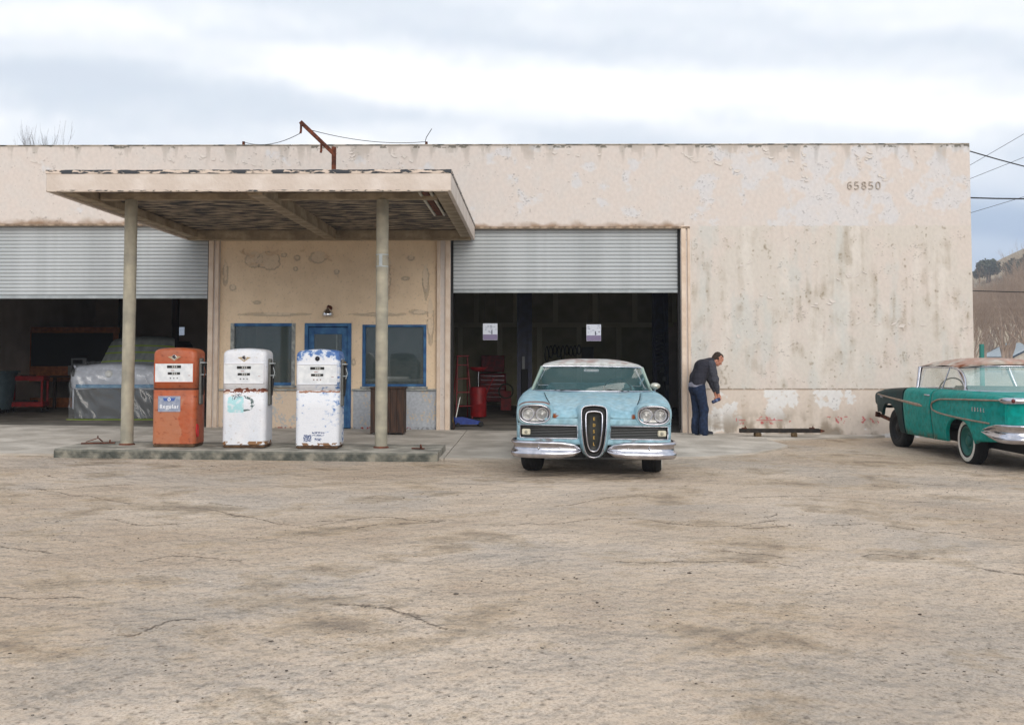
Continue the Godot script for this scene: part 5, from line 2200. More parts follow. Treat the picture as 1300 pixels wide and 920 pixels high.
func P_cp(st: SurfaceTool, s: float, rcol: Callable) -> void:
	var P := []
	for k in 17:
		var t := k / 16.0
		var a := cpillar(t)
		var b := rw_base(1.0).lerp(rw_top(1.0), 1.0 - t) + Vector3(0.008, 0.03 * sin(PI * t), 0)
		b = b.lerp(a + Vector3(0, 0.03, -0.16), 0.2 * (1.0 - t))
		var row := []
		for j in 4:
			var q := a.lerp(b, j / 3.0)
			row.append(Vector3(s * (q.x + 0.008 * sin(PI * j / 3.0)), q.y, q.z))
		P.append(row)
	sheet(st, P, true, rcol, null, s < 0)

func build_cars() -> void:
	M.lens = mat(C(235, 240, 244, 0.1), 0.03)
	M.lens.transparency = BaseMaterial3D.TRANSPARENCY_ALPHA
	M.car_glass = mat(C(120, 190, 180, 0.12), 0.03)
	M.car_glass.transparency = BaseMaterial3D.TRANSPARENCY_ALPHA
	M.screen = mat(C(86, 158, 162, 0.13), 0.03)
	M.screen.transparency = BaseMaterial3D.TRANSPARENCY_ALPHA
	M.glass_sky_tint = mat(C(168, 212, 208, 0.36), 0.03)  # milky tint painted in for the sky reflected by the rear window
	M.glass_sky_tint.transparency = BaseMaterial3D.TRANSPARENCY_ALPHA
	M.grille = mat(C(110, 112, 112), 0.35, 0.9)
	var paint := func(sd: int, rough: float) -> StandardMaterial3D:
		var m := mat(Color(1, 1, 1), rough)
		m.vertex_color_use_as_albedo = true
		m.albedo_texture = ntex(noise(sd, 0.015, 6), 512, ramp([[0.25, C(218, 218, 216)], [0.5, C(240, 240, 240)], [0.75, C(255, 255, 255)]]))
		m.uv1_triplanar = true
		m.uv1_scale = Vector3.ONE / 0.9
		m.metallic_specular = 0.18
		return m
	var n1 := noise(311, 3.0, 4)
	var n2 := noise(312, 14.0, 3)
	# ---- pale blue car, nose to the road
	var bl := L(148, 188, 204)
	var bl2 := L(176, 202, 209)
	var rust := L(112, 58, 40)
	var blue := func(p: Vector3) -> Color:
		var a := n1.get_noise_3dv(p)
		var b := n2.get_noise_3dv(p)
		var c := bl.lerp(bl2, clampf(0.35 + a * 0.7 + b * 0.35, 0, 1))
		if p.z > 0.7 and p.y < 0.5 and absf(p.x) > 0.2 and a + b * 0.6 > 0.35:
			c = c.lerp(rust, 0.6)
		# primer stripe along the brow of the passenger-side lamp
		if p.x < -0.55 and p.x > -0.97 and p.y > 0.885 and p.z > 0.77 and p.z < 0.93:
			c = L(134, 92, 80)
		return c
	var hoodc := func(p: Vector3) -> Color:
		var c: Color = blue.call(p)
		var b := n2.get_noise_3dv(p)
		if p.z > 0.82 and absf(p.x) > 0.4 and absf(p.x) - 0.46 + b * 0.05 > 0.0:
			c = rust.lerp(L(150, 84, 48), clampf(0.5 + b, 0, 1))
		if p.z < 0.3:
			c = c.lerp(L(178, 200, 202), clampf(0.15 + n1.get_noise_3dv(p * 1.7) * 0.9, 0, 0.5))
		return c
	var roofb := func(p: Vector3) -> Color:
		var a := n1.get_noise_3dv(p * 1.4)
		var c := L(205, 206, 204)
		if p.y > 1.41:
			c = c.lerp(L(150, 92, 74), clampf(0.15 + a * 2.0, 0, 0.6))
		return c
	var pb: StandardMaterial3D = paint.call(315, 0.38)
	var X := 0.79
	var Z := 6.86
	var c1 := build_car({"label": "pale blue vintage car with an oval upright grille parked nose first", "at": Vector3(X, gnd(X, Z) + 0.0, Z), "turn": -0.04, "roll": -0.011, "ys": 1.0, "paint": pb, "col": blue, "fender_col": blue, "hood_col": hoodc,
		"roof_col": roofb, "roof": pb, "front": true, "steer": -0.1, "rim": mat(C(130, 170, 190), 0.5), "pillar": mat(C(170, 190, 180), 0.5), "seat": C(58, 92, 96), "dash": C(64, 110, 112), "trim": M.chrome_old, "crown": 0.078, "thick": 1.0, "back_glass": M.screen})
	# upright grille
	car = c1
	ys = 1.0
	var st := S()
	var P := []
	for q in [[1.45, 1.06, -0.16], [1.28, 1.05, -0.07], [1.16, 1.04, -0.025], [1.07, 1.02, 0.0], [1.0, 1.005, -0.004]]:
		P.append(collar(48, q[0], q[1], q[2]))
	sheet(st, P, true, func(p: Vector3) -> Color:
		var c: Color = blue.call(p)
		return rust if p.y < 0.36 and n2.get_noise_3dv(p * 1.3) > 0.12 else c)
	var cl := cput(st, "grille_collar", pb)
	st = S()
	var ring := collar(48, 1.0, 1.0, 0.003)
	ring.pop_back()
	tube(st, ring, 0.007, 8, false, true)
	put(st, "outer_ring", M.chrome_old, cl)
	st = S()
	P = []
	for q in [[0.99, 0.99, -0.004], [0.9, 0.945, -0.035], [0.76, 0.85, -0.045], [0.67, 0.78, -0.02]]:
		P.append(collar(48, q[0], q[1], q[2]))
	sheet(st, P)
	put(st, "black_band", M.black, cl)
	st = S()
	ring = collar(48, 0.655, 0.772, -0.012)
	ring.pop_back()
	tube(st, ring, 0.011, 8, false, true)
	put(st, "inner_ring", M.chrome_old, cl)
	st = S()
	P = [collar(48, 0.65, 0.768, -0.02), collar(48, 0.55, 0.7, -0.05), collar(48, 0.02, 0.5, -0.052)]
	sheet(st, P)
	put(st, "centre_plate", mat(C(20, 22, 18), 0.5), cl)
	st = S()
	for k in 9:
		var x := -0.064 + 0.016 * k
		box(st, Vector3(x, 0.6, 0.935), Vector3(0.004, 0.34, 0.008))
	put(st, "mesh_bar", mat(C(44, 46, 40), 0.5), cl)
	for k in 5:
		text("nameplate_letter", "EDSEL"[k], 0.038, 0.01, mat(C(176, 146, 78), 0.45, 0.6), cl, Transform3D(Basis(), Vector3(0, 0.735 - 0.077 * k, 0.95)))
	# mirror, wipers, rear-view mirror
	st = S()
	lathe(st, [Vector2(0, 0.035), Vector2(0.05, 0.028), Vector2(0.072, 0.008), Vector2(0.074, -0.01), Vector2(0.068, -0.014), Vector2(0, -0.014)], 24, Transform3D(Basis(Vector3.RIGHT, PI / 2).scaled(Vector3(1.0, 0.62, 1.0)), Vector3(0.885, 1.105, -0.78)))
	var mr := cput(st, "door_mirror", mottled(C(172, 172, 158), C(200, 200, 190), 0.3, 0.1, 316, 0.6))
	st = S()
	tube(st, [Vector3(0.885, 1.07, -0.78), Vector3(0.88, 1.03, -0.79), Vector3(0.87, 1.01, -0.8)], 0.014, 8)
	put(st, "stalk", M.chrome_old, mr)
	for s in [-1.0, 1.0]:
		st = S()
		tube(st, [Vector3(s * 0.16 + 0.02, 1.035, -0.66), Vector3(s * 0.2, 1.045, -0.655), Vector3(s * 0.44, 1.03, -0.68)], 0.007, 6)
		tube(st, [Vector3(s * 0.12, 1.035, -0.665), Vector3(s * 0.52, 1.032, -0.715)], 0.006, 5)
		cput(st, "wiper", M.dark)
	st = S()
	box(st, Vector3(0, 1.31, -1.12), Vector3(0.22, 0.055, 0.02), 0.01)
	cput(st, "inside_mirror", M.chrome)
	st = S()
	tube(st, [Vector3(0, 0.865, 0.72), Vector3(0, 0.91, 0.69)], 0.006, 6)
	cput(st, "hood_pin", M.chrome_old)
	# ---- turquoise two-door with primer fender, tail to the road
	var te := L(0, 146, 138)
	var te2 := L(6, 160, 152)
	var teal := func(p: Vector3) -> Color:
		var a := n1.get_noise_3dv(p)
		var c := te.lerp(te2, clampf(0.3 + a, 0, 1))
		if n2.get_noise_3dv(p * 0.8) > 0.5:
			c = c.lerp(L(96, 92, 78), 0.5)
		var dust := smoothstep(0.25, 0.6, a * 0.9 + n2.get_noise_3dv(p) * 0.5 + 0.42)
		if p.y < 0.36:
			c = c.lerp(L(92, 80, 64), dust * 0.6)
		c = c.lerp(L(110, 132, 122), dust * 0.14)
		return c
	var primer := func(p: Vector3) -> Color:
		var a := n1.get_noise_3dv(p)
		var c := L(6, 40, 44).lerp(L(14, 54, 56), clampf(0.5 + a, 0, 1))
		if p.y > 0.97 and p.z < 0.3:
			c = c.lerp(L(36, 40, 38), 0.6)
		return c
	var rooft := func(p: Vector3) -> Color:
		var a := n1.get_noise_3dv(p * 1.3)
		var b := n2.get_noise_3dv(p * 0.7)
		var c := L(200, 190, 178)
		c = c.lerp(L(184, 146, 130), clampf(0.3 + a * 1.8 + smoothstep(-1.3, -2.0, p.z) * 0.5 - (0.5 if p.y < 1.385 else 0.0), 0, 0.9))
		if absf(p.x) > 0.6 and p.z < -1.9 and b + a > 0.1:
			c = L(140, 78, 46)
		return c
	var pt: StandardMaterial3D = paint.call(318, 0.42)
	X = 7.42
	Z = 1.92
	var c2 := build_car({"label": "turquoise two-door vintage car with dark primer front fender, facing the wall", "at": Vector3(X, gnd(X, 3.5), Z), "turn": PI + 0.0, "roll": 0.008, "ys": 1.065, "paint": pt, "col": teal, "fender_col": primer, "hood_col": primer,
		"roof_col": rooft, "roof": paint.call(319, 0.6), "front": false, "steer": 0.06, "rim": mat(C(14, 92, 84), 0.5), "pillar": M.chrome_old, "seat": C(46, 56, 52), "dash": C(40, 70, 66), "trim": mottled(C(142, 122, 106), C(172, 154, 140), 0.5, 0.4, 320, 0.4), "crown": 0.115, "thick": 1.5, "back_glass": M.glass_sky_tint})
	var sq := S()
	var pts := []
	for k in 25:
		var t := k / 24.0
		pts.append(Vector3(0.99, 0.845 + 0.018 * sin(t * 21.0) - 0.01 * t, 0.5 - 0.2 * t))
	tube(sq, pts, 0.004, 5)
	cput(sq, "script_emblem", M.chrome_old)

# ---------------------------------------------------------------- man bending over beside the garage door
func build_person() -> void:
	var base := Vector3(3.25, gnd(3.25, 0.55) + 0.03, 0.62)
	var p := thing("person", "man in a dark sweater and blue jeans bending forward beside the garage door", "person", base, 0.32)
	var skin := mottled(C(176, 118, 96), C(196, 138, 114), 0.6, 0.15, 401)
	skin.subsurf_scatter_enabled = true
	skin.subsurf_scatter_strength = 0.1
	var knit := mottled(C(30, 30, 40), C(50, 50, 60), 0.95, 0.12, 402, 0.0, 0.5)
	var knit2 := mottled(C(52, 54, 64), C(74, 76, 84), 0.95, 0.12, 403, 0.0, 0.5)
	var denim := mottled(C(12, 26, 50), C(28, 48, 80), 0.9, 0.25, 404, 0.0, 0.4)
	var V := func(x: float, y: float, z: float) -> Vector3: return Vector3(x, y, z)
	# joints: x forward, +z the side towards the road
	var hip := Vector3(-0.07, 0.95, 0)
	var waist := Vector3(-0.05, 1.08, 0)
	var chest := Vector3(0.07, 1.3, 0)
	var neck := Vector3(0.215, 1.41, 0)
	var head := Vector3(0.375, 1.455, 0.0)
	var legs := []
	var feet := []
	for s in [-1.0, 1.0]:
		var h := Vector3(-0.07, 0.92, 0.095 * s)
		var kn := Vector3(-0.005 + 0.03 * s, 0.5, 0.1 * s)
		var an := Vector3(-0.03 + 0.03 * s, 0.09, 0.1 * s)
		legs.append([h, kn, an])
		feet.append(an)
	var arm_r := [Vector3(0.14, 1.36, 0.19), Vector3(0.2, 1.06, 0.22), Vector3(0.285, 0.81, 0.17)]
	var arm_l := [Vector3(0.15, 1.36, -0.19), Vector3(0.32, 1.06, -0.2), Vector3(0.385, 0.83, -0.14)]
	var st := S()
	# body: head, neck, trunk, limbs as one skin
	var bones := [[hip, waist, 0.11, 0.1], [waist, chest, 0.1, 0.11], [chest, neck, 0.1, 0.06], [neck, head - Vector3(0.03, 0.02, 0), 0.058, 0.06]]
	for l in legs:
		bones.append([hip, l[0], 0.1, 0.085])
		bones.append([l[0], l[1], 0.08, 0.055])
		bones.append([l[1], l[2], 0.052, 0.038])
		bones.append([l[2], l[2] + Vector3(0.12, -0.05, 0), 0.035, 0.03])
	for a in [arm_r, arm_l]:
		bones.append([chest + Vector3(0.05, 0.06, 0), a[0], 0.07, 0.055])
		bones.append([a[0], a[1], 0.05, 0.04])
		bones.append([a[1], a[2], 0.038, 0.028])
	flesh(st, bones, 0.02, 0.05)
	# head on a finer grid: skull, jaw, nose, brow, ears; looking down and ahead
	var fw := Vector3(0.80, -0.6, 0).normalized()
	var up := Vector3(0.6, 0.80, 0).normalized()
	var hb := func(f: float, u: float, z: float) -> Vector3: return head + fw * f + up * u + Vector3(0, 0, z)
	var hd := [[hb.call(-0.02, 0.045, 0), hb.call(0.02, 0.04, 0), 0.088, 0.083], [hb.call(0.02, 0.0, 0), hb.call(0.035, -0.06, 0), 0.068, 0.052], [hb.call(0.06, -0.075, 0), hb.call(0.065, -0.085, 0), 0.03, 0.024],
		[hb.call(0.088, 0.01, 0), hb.call(0.112, -0.025, 0), 0.012, 0.017], [hb.call(0.083, 0.03, -0.03), hb.call(0.083, 0.03, 0.03), 0.018, 0.018], [hb.call(0.082, -0.055, -0.015), hb.call(0.082, -0.055, 0.015), 0.014, 0.014],
		[hb.call(-0.03, -0.03, 0), hb.call(-0.05, -0.11, 0), 0.06, 0.058]]
	for s in [-1.0, 1.0]:
		hd.append([hb.call(-0.005, 0.02, 0.082 * s), hb.call(0.0, -0.02, 0.078 * s), 0.016, 0.011])
		hd.append([hb.call(0.055, -0.015, 0.045 * s), hb.call(0.05, -0.03, 0.045 * s), 0.028, 0.024])
	flesh(st, hd, 0.0065, 0.018)
	# hands
	var grip := Vector3(0.31, 0.745, 0.215)
	for k in 2:
		var a: Array = arm_r if k == 0 else arm_l
		var w: Vector3 = a[2]
		var dn := Vector3(0.32, -0.95, 0).normalized()
		var sd := Vector3(0, 0, 1)
		var palm: Vector3 = w + dn * 0.085
		var hbones := [[w, w + dn * 0.03, 0.026, 0.03]]
		for f in 4:
			var o := (f - 1.5) * 0.021
			var root := palm + Vector3(0.03 - 0.02 * f, 0, 0) * 0.9 + sd * (o * 0.25)
			hbones.append([w + dn * 0.02, root, 0.026, 0.014])
			var ln: float = [0.036, 0.042, 0.04, 0.032][f]
			var j1: Vector3 = root + (dn * 0.9 + Vector3(-0.15, 0, 0.3)).normalized() * ln
			var j2: Vector3 = j1 + (dn * 0.5 + Vector3(-0.6, 0, 0.1)).normalized() * ln * 0.8
			var j3: Vector3 = j2 + Vector3(-0.8, 0.1, -0.35).normalized() * ln * 0.6
			hbones.append([root, j1, 0.0095, 0.009])
			hbones.append([j1, j2, 0.009, 0.0085])
			hbones.append([j2, j3, 0.0085, 0.007])
		hbones.append([w + dn * 0.03, w + dn * 0.06 + Vector3(0.035, 0, -0.01), 0.016, 0.012])
		hbones.append([w + dn * 0.06 + Vector3(0.035, 0, -0.01), w + dn * 0.1 + Vector3(0.035, 0, -0.015), 0.011, 0.009])
		flesh(st, hbones, 0.0045, 0.008)
	put(st, "body", skin, p)
	# eyes
	for s in [-1.0, 1.0]:
		st = S()
		lathe(st, [Vector2(0, 0.011), Vector2(0.008, 0.008), Vector2(0.011, 0), Vector2(0.008, -0.008), Vector2(0, -0.011)], 10, Transform3D(Basis(), hb.call(0.08, 0.008, 0.032 * s)))
		put(st, "eye", mat(C(60, 50, 46), 0.2), p)
	# hair: short brown cap, high forehead
	st = S()
	var hr := [[hb.call(-0.035, 0.055, 0), hb.call(0.01, 0.065, 0), 0.088, 0.076], [hb.call(-0.06, 0.0, 0), hb.call(-0.065, -0.04, 0), 0.07, 0.058], [hb.call(0.0, 0.04, 0.06), hb.call(-0.02, 0.0, 0.068), 0.03, 0.02], [hb.call(0.0, 0.04, -0.06), hb.call(-0.02, 0.0, -0.068), 0.03, 0.02], [hb.call(0.03, 0.085, 0), hb.call(0.065, 0.085, 0), 0.04, 0.022]]
	flesh(st, hr, 0.008, 0.015)
	put(st, "hair", mottled(C(36, 24, 18), C(62, 42, 30), 0.8, 0.05, 405, 0.0, 0.8), p)
	# sweater
	st = S()
	var sw := [[Vector3(-0.075, 1.0, 0.07), Vector3(-0.05, 1.1, 0.07), 0.125, 0.12], [Vector3(-0.075, 1.0, -0.07), Vector3(-0.05, 1.1, -0.07), 0.125, 0.12], [Vector3(-0.05, 1.1, 0.07), Vector3(0.045, 1.31, 0.09), 0.118, 0.115], [Vector3(-0.05, 1.1, -0.07), Vector3(0.045, 1.31, -0.09), 0.118, 0.115],
		[Vector3(0.05, 1.34, 0), Vector3(0.185, 1.4, 0), 0.13, 0.085], [Vector3(0.045, 1.33, 0.09), arm_r[0], 0.1, 0.082], [Vector3(0.045, 1.33, -0.09), arm_l[0], 0.1, 0.082], [Vector3(0.175, 1.39, 0), Vector3(0.245, 1.42, 0), 0.074, 0.07]]
	for i in 5:
		var t := i * 1.7
		sw.append([Vector3(-0.13 + 0.02 * i, 1.0 + 0.07 * i, 0.12 * cos(t)), Vector3(-0.08 + 0.02 * i, 1.03 + 0.06 * i, 0.14 * cos(t + 0.6)), 0.055, 0.05])
	flesh(st, sw, 0.015, 0.05)
	put(st, "sweater", knit, p)
	for a in [arm_r, arm_l]:
		st = S()
		var m1: Vector3 = a[0].lerp(a[1], 0.5)
		var cuff: Vector3 = a[1].lerp(a[2], 0.93)
		flesh(st, [[a[0], m1, 0.086, 0.072], [m1, a[1], 0.07, 0.064], [a[1], a[1].lerp(a[2], 0.5), 0.062, 0.052], [a[1].lerp(a[2], 0.5), cuff, 0.052, 0.04], [a[1] + Vector3(0.02, 0.03, 0), a[1] + Vector3(-0.03, 0.02, 0), 0.055, 0.05]], 0.011, 0.03)
		put(st, "sleeve", knit2, p)
	# shirt hem
	st = S()
	flesh(st, [[Vector3(-0.085, 0.955, 0.07), Vector3(-0.08, 0.975, 0.07), 0.125, 0.125], [Vector3(-0.085, 0.955, -0.07), Vector3(-0.08, 0.975, -0.07), 0.125, 0.125]], 0.013, 0.06)
	put(st, "shirt_hem", mat(C(150, 150, 165), 0.9), p)
	# jeans
	st = S()
	var jn := [[Vector3(-0.085, 0.9, 0.06), Vector3(-0.08, 0.93, 0.06), 0.128, 0.122], [Vector3(-0.085, 0.9, -0.06), Vector3(-0.08, 0.93, -0.06), 0.128, 0.122]]
	for l in legs:
		jn.append([l[0], l[1], 0.112, 0.082])
		jn.append([l[1], l[2] + Vector3(0.0, 0.0, 0), 0.08, 0.076])
		jn.append([l[2] + Vector3(0.0, 0.06, 0), l[2] + Vector3(0.02, -0.03, 0), 0.08, 0.085])
		for i in 4:
			jn.append([l[2] + Vector3(-0.04, 0.06 + 0.05 * i, 0.03), l[2] + Vector3(0.05, 0.05 + 0.05 * i, -0.03), 0.05, 0.05])
	flesh(st, jn, 0.014, 0.04)
	put(st, "jeans", denim, p)
	for q in feet:
		var sh := Node3D.new()
		sh.name = "shoe"
		sh.position = Vector3(q.x, 0, q.z)
		p.add_child(sh, true)
		st = S()
		flesh(st, [[Vector3(-0.03, 0.055, 0), Vector3(0.08, 0.05, 0), 0.045, 0.043], [Vector3(0.08, 0.05, 0), Vector3(0.17, 0.042, 0.005), 0.043, 0.036]], 0.01, 0.02)
		put(st, "upper", mat(C(34, 34, 44), 0.8), sh)
		st = S()
		box(st, Vector3(0.06, 0.011, 0), Vector3(0.29, 0.022, 0.09), 0.01)
		put(st, "sole", mat(C(150, 146, 138), 0.8), sh)
	# spray can hanging from the near hand
	var gp: Vector3 = base + Basis(Vector3.UP, 0.32) * Vector3(0.285, 0.69, 0.19)
	var can := thing("spray_can", "dark blue can held in the bending man's lowered hand", "can", gp, 0.32)
	can.rotation.z = 1.95
	st = S()
	lathe(st, [Vector2(0, -0.025), Vector2(0.03, -0.028), Vector2(0.033, -0.02), Vector2(0.033, 0.13), Vector2(0.028, 0.145), Vector2(0.0, 0.15)], 20)
	put(st, "cylinder", mat(C(34, 48, 84), 0.35, 0.2), can)
	st = S()
	lathe(st, [Vector2(0.0335, 0.03), Vector2(0.0338, 0.03), Vector2(0.0338, 0.07), Vector2(0.0335, 0.07)], 20)
	put(st, "label_band", mat(C(90, 110, 150), 0.5), can)

# ---------------------------------------------------------------- things in the two bays
func fl(x: float) -> float:
	return -0.011 * x + 0.002

func build_inside() -> void:
	var st: SurfaceTool
	var navy := mottled(C(18, 24, 52), C(30, 38, 74), 0.5, 0.8, 501)
	# two-post lift
	for q in [[-0.2, "dark blue lift post behind the pale blue car, nearer the red tools"], [3.24, "dark blue lift post at the right side of the right bay"]]:
		var s := 1.0 if q[0] < 1 else -1.0
		var lp := thing("lift_post", q[1], "car lift", Vector3(q[0], fl(q[0]), -5.5), 0.0, "posts of the car lift")
		st = S()
		prism(st, [Vector2(-0.19, -0.14), Vector2(0.19, -0.14), Vector2(0.19, 0.14), Vector2(0.09, 0.14), Vector2(0.09, 0.02), Vector2(-0.09, 0.02), Vector2(-0.09, 0.14), Vector2(-0.19, 0.14)], 3.9, Transform3D(Basis(Vector3.RIGHT, Vector3.BACK, Vector3.UP), Vector3.ZERO))
		put(st, "column", navy, lp)
		st = S()
		box(st, Vector3(0, 0.02, 0), Vector3(0.6, 0.04, 0.5), 0.008)
		put(st, "base_plate", M.dark, lp)
		st = S()
		box(st, Vector3(0, 0.75, 0.12), Vector3(0.16, 0.9, 0.14), 0.01)
		var cg := put(st, "carriage", M.dark, lp)
		st = S()
		bar(st, Vector3(0, 0.4, 0.2), Vector3(s * 0.9, 0.4, 0.8), 0.12, 0.1, 0.01)
		put(st, "swing_arm", navy, cg)
		if s < 0:
			# coiled air hose and grey boxes on the post
			st = S()
			var pts := []
			for k in 90:
				var a := k * 0.55
				pts.append(Vector3(0.09 * cos(a) - 0.04, 2.1 - k * 0.009, 0.2 + 0.07 * sin(a)))
			tube(st, pts, 0.012, 5)
			put(st, "coiled_hose", mat(C(70, 72, 78), 0.6), lp)
			for k in 3:
				st = S()
				box(st, Vector3(0.02 + 0.06 * k, 1.22 - 0.22 * k, 0.2), Vector3(0.09, 0.13, 0.07), 0.01)
				put(st, "valve_box", mat(C(90, 92, 92), 0.5, 0.5), lp)
		else:
			st = S()
			box(st, Vector3(-0.03, 1.35, 0.16), Vector3(0.07, 0.34, 0.02), 0.004)
			put(st, "plate", mat(C(126, 130, 134), 0.5), lp)
	# printed notices hung on cords just inside the right door
	var pi := 0
	for q in [[-0.87, 2.02, "notice hanging in the right doorway nearer the pump canopy"], [1.26, 2.0, "notice hanging in the right doorway above the car roof"]]:
		var pp := thing("hanging_notice", "white printed " + q[2], "notice", Vector3(q[0], q[1] - 0.17, -0.55), 0.0, "notices hung in the doorway")
		st = S()
		box(st, Vector3(0, 0.17, 0), Vector3(0.3, 0.34, 0.005))
		put(st, "sheet", mat(C(200, 206, 218), 0.7), pp)
		st = S()
		box(st, Vector3(0, 0.06, 0.0035), Vector3(0.295, 0.11, 0.002))
		put(st, "lower_print", mat(C(122, 112, 142), 0.7), pp)
		st = S()
		box(st, Vector3(0.035, 0.16, 0.0035), Vector3(0.022, 0.08, 0.002))
		put(st, "dark_print", mat(C(60, 66, 86), 0.7), pp)
		var rr := RandomNumberGenerator.new()
		rr.seed = 5 + pi
		st = S()
		for k in 12:
			box(st, Vector3(rr.randf_range(-0.12, 0.12), rr.randf_range(0.14, 0.32), 0.0035), Vector3(rr.randf_range(0.02, 0.05), rr.randf_range(0.008, 0.02), 0.0015))
		var gp := put(st, "grey_print", mat(C(150, 156, 172), 0.7), pp)
		gp.set_meta("kind", "stuff")
		for sx in [-0.13, 0.13]:
			st = S()
			tube(st, [Vector3(sx, 0.33, 0), Vector3(sx * 0.8, 0.95, 0.0), Vector3(sx * 0.6, 5.2 - q[1] + 0.17, 0.0)], 0.002, 4)
			put(st, "cord", M.wire, pp)
		pi += 1
	# grey notice board and hanging belts
	st = S()
	box(st, Vector3.ZERO, Vector3(0.38, 0.55, 0.02), 0.004)
	var nb := top("notice_board", st, mat(C(96, 100, 100), 0.8))
	nb.position = Vector3(1.72, 1.55, -11.47)
	tag(nb, "plain grey board on the back wall below a poster", "board")
	var rb := RandomNumberGenerator.new()
	rb.seed = 12
	for k in 9:
		var h := rb.randf_range(0.28, 0.5)
		var x := 0.45 + 0.125 * k
		st = S()
		var pts := []
		for i in 20:
			var a := TAU * i / 20.0
			pts.append(Vector3(0.055 * sin(a) * (1.0 - 0.3 * cos(a)), -h * 0.5 + h * 0.5 * cos(a), 0.01 * sin(a * 2)))
		tube(st, pts, 0.016, 5, false, true)
		var bt := top("fan_belt", st, M.rubber)
		bt.position = Vector3(x, 1.85 + 0.02 * (k % 3), -11.44)
		tag(bt, ["shortest", "long", "narrow"][k % 3] + " black belt hanging in the row on the back wall, number %s from the left" % ["one", "two", "three", "four", "five", "six", "seven", "eight", "nine"][k], "belt", "belts on the back wall")
	# tool chest
	var tc := thing("tool_chest", "tall red tool chest with drawers against the back wall", "tool chest", Vector3(-1.2, fl(-1.2), -10.6))
	st = S()
	box(st, Vector3(0, 0.58, 0), Vector3(0.8, 0.85, 0.5), 0.02)
	put(st, "lower_cabinet", M.red, tc)
	st = S()
	box(st, Vector3(0, 1.3, -0.05), Vector3(0.7, 0.5, 0.4), 0.02)
	put(st, "upper_cabinet", M.red, tc)
	for k in 6:
		st = S()
		box(st, Vector3(0, 0.27 + 0.125 * k, 0.255), Vector3(0.74, 0.105, 0.02), 0.006)
		var dw := put(st, "drawer", M.red, tc)
		st = S()
		box(st, Vector3(0, 0.305 + 0.125 * k, 0.275), Vector3(0.7, 0.018, 0.02), 0.004)
		put(st, "pull", M.chrome, dw)
	for sx in [-0.32, 0.32]:
		st = S()
		lathe(st, [Vector2(0, -0.03), Vector2(0.07, -0.03), Vector2(0.075, 0), Vector2(0.07, 0.03), Vector2(0, 0.03)], 14, Transform3D(Basis(Vector3(0, 0, 1), PI / 2), Vector3(sx, 0.075, 0.15)))
		put(st, "caster", M.rubber, tc)
	# red step frame
	var lf := thing("step_ladder", "red folding step ladder just inside the right bay", "ladder", Vector3(-1.72, fl(-1.7), -4.6), 0.25)
	for sx in [-1.0, 1.0]:
		st = S()
		bar(st, Vector3(sx * 0.2, 0, 0.28), Vector3(sx * 0.12, 1.5, 0.0), 0.045, 0.03, 0.005)
		put(st, "rail", M.red, lf)
		st = S()
		bar(st, Vector3(sx * 0.2, 0, -0.35), Vector3(sx * 0.12, 1.48, -0.02), 0.035, 0.025, 0.005)
		put(st, "rear_leg", M.red, lf)
	for k in 4:
		st = S()
		var t := 0.2 + 0.22 * k
		box(st, Vector3(0, 1.5 * t, 0.28 * (1 - t)), Vector3(0.4 - 0.16 * t, 0.025, 0.09), 0.004)
		put(st, "tread", M.red, lf)
	st = S()
	box(st, Vector3(0, 1.51, 0), Vector3(0.3, 0.04, 0.16), 0.01)
	put(st, "cap", M.red, lf)
	# oil drain barrel with a dish
	var od := thing("oil_drain", "red oil drain barrel with a dish on a pole in the right bay", "oil drain", Vector3(-1.32, fl(-1.3), -4.5))
	st = S()
	lathe(st, [Vector2(0, 0.04), Vector2(0.19, 0.04), Vector2(0.2, 0.06), Vector2(0.2, 0.35), Vector2(0.207, 0.36), Vector2(0.2, 0.37), Vector2(0.2, 0.74), Vector2(0.19, 0.76), Vector2(0, 0.77)], 24)
	put(st, "barrel", M.red, od)
	st = S()
	tube(st, [Vector3(0, 0.76, 0), Vector3(0, 1.14, 0)], 0.022, 8)
	put(st, "pole", M.chrome, od)
	st = S()
	lathe(st, [Vector2(0.03, 1.13), Vector2(0.15, 1.16), Vector2(0.24, 1.24), Vector2(0.235, 1.245), Vector2(0.14, 1.17), Vector2(0, 1.15)], 24)
	put(st, "dish", M.red, od)
	st = S()
	tube(st, [Vector3(0.2, 0.6, 0), Vector3(0.27, 0.78, 0.02), Vector3(0.38, 1.0, 0.03)], 0.016, 7)
	put(st, "push_handle", M.red, od)
	# floor jack
	var fj := thing("floor_jack", "blue floor jack with a pale handle just inside the right doorway", "floor jack", Vector3(-1.38, fl(-1.4), -1.5), 0.25)
	var jb := mottled(C(18, 44, 122), C(34, 66, 150), 0.5, 0.4, 505)
	for sz in [-0.09, 0.09]:
		st = S()
		prism(st, [Vector2(-0.3, 0.05), Vector2(0.3, 0.05), Vector2(0.3, 0.1), Vector2(-0.1, 0.2), Vector2(-0.3, 0.2)], 0.02, Transform3D(Basis(), Vector3(0, 0, sz - 0.01)))
		put(st, "side_plate", jb, fj)
	for q in [[-0.24, 0.045], [0.26, 0.055]]:
		st = S()
		tube(st, [Vector3(q[0], q[1], -0.13), Vector3(q[0], q[1], 0.13)], q[1], 14)
		put(st, "wheel", M.dark, fj)
	st = S()
	bar(st, Vector3(-0.2, 0.16, 0), Vector3(0.22, 0.13, 0), 0.07, 0.05, 0.01)
	lathe(st, [Vector2(0, 0.17), Vector2(0.06, 0.17), Vector2(0.065, 0.14), Vector2(0, 0.13)], 14, Transform3D(Basis(), Vector3(0.2, 0, 0)))
	put(st, "lift_arm", M.dark, fj)
	st = S()
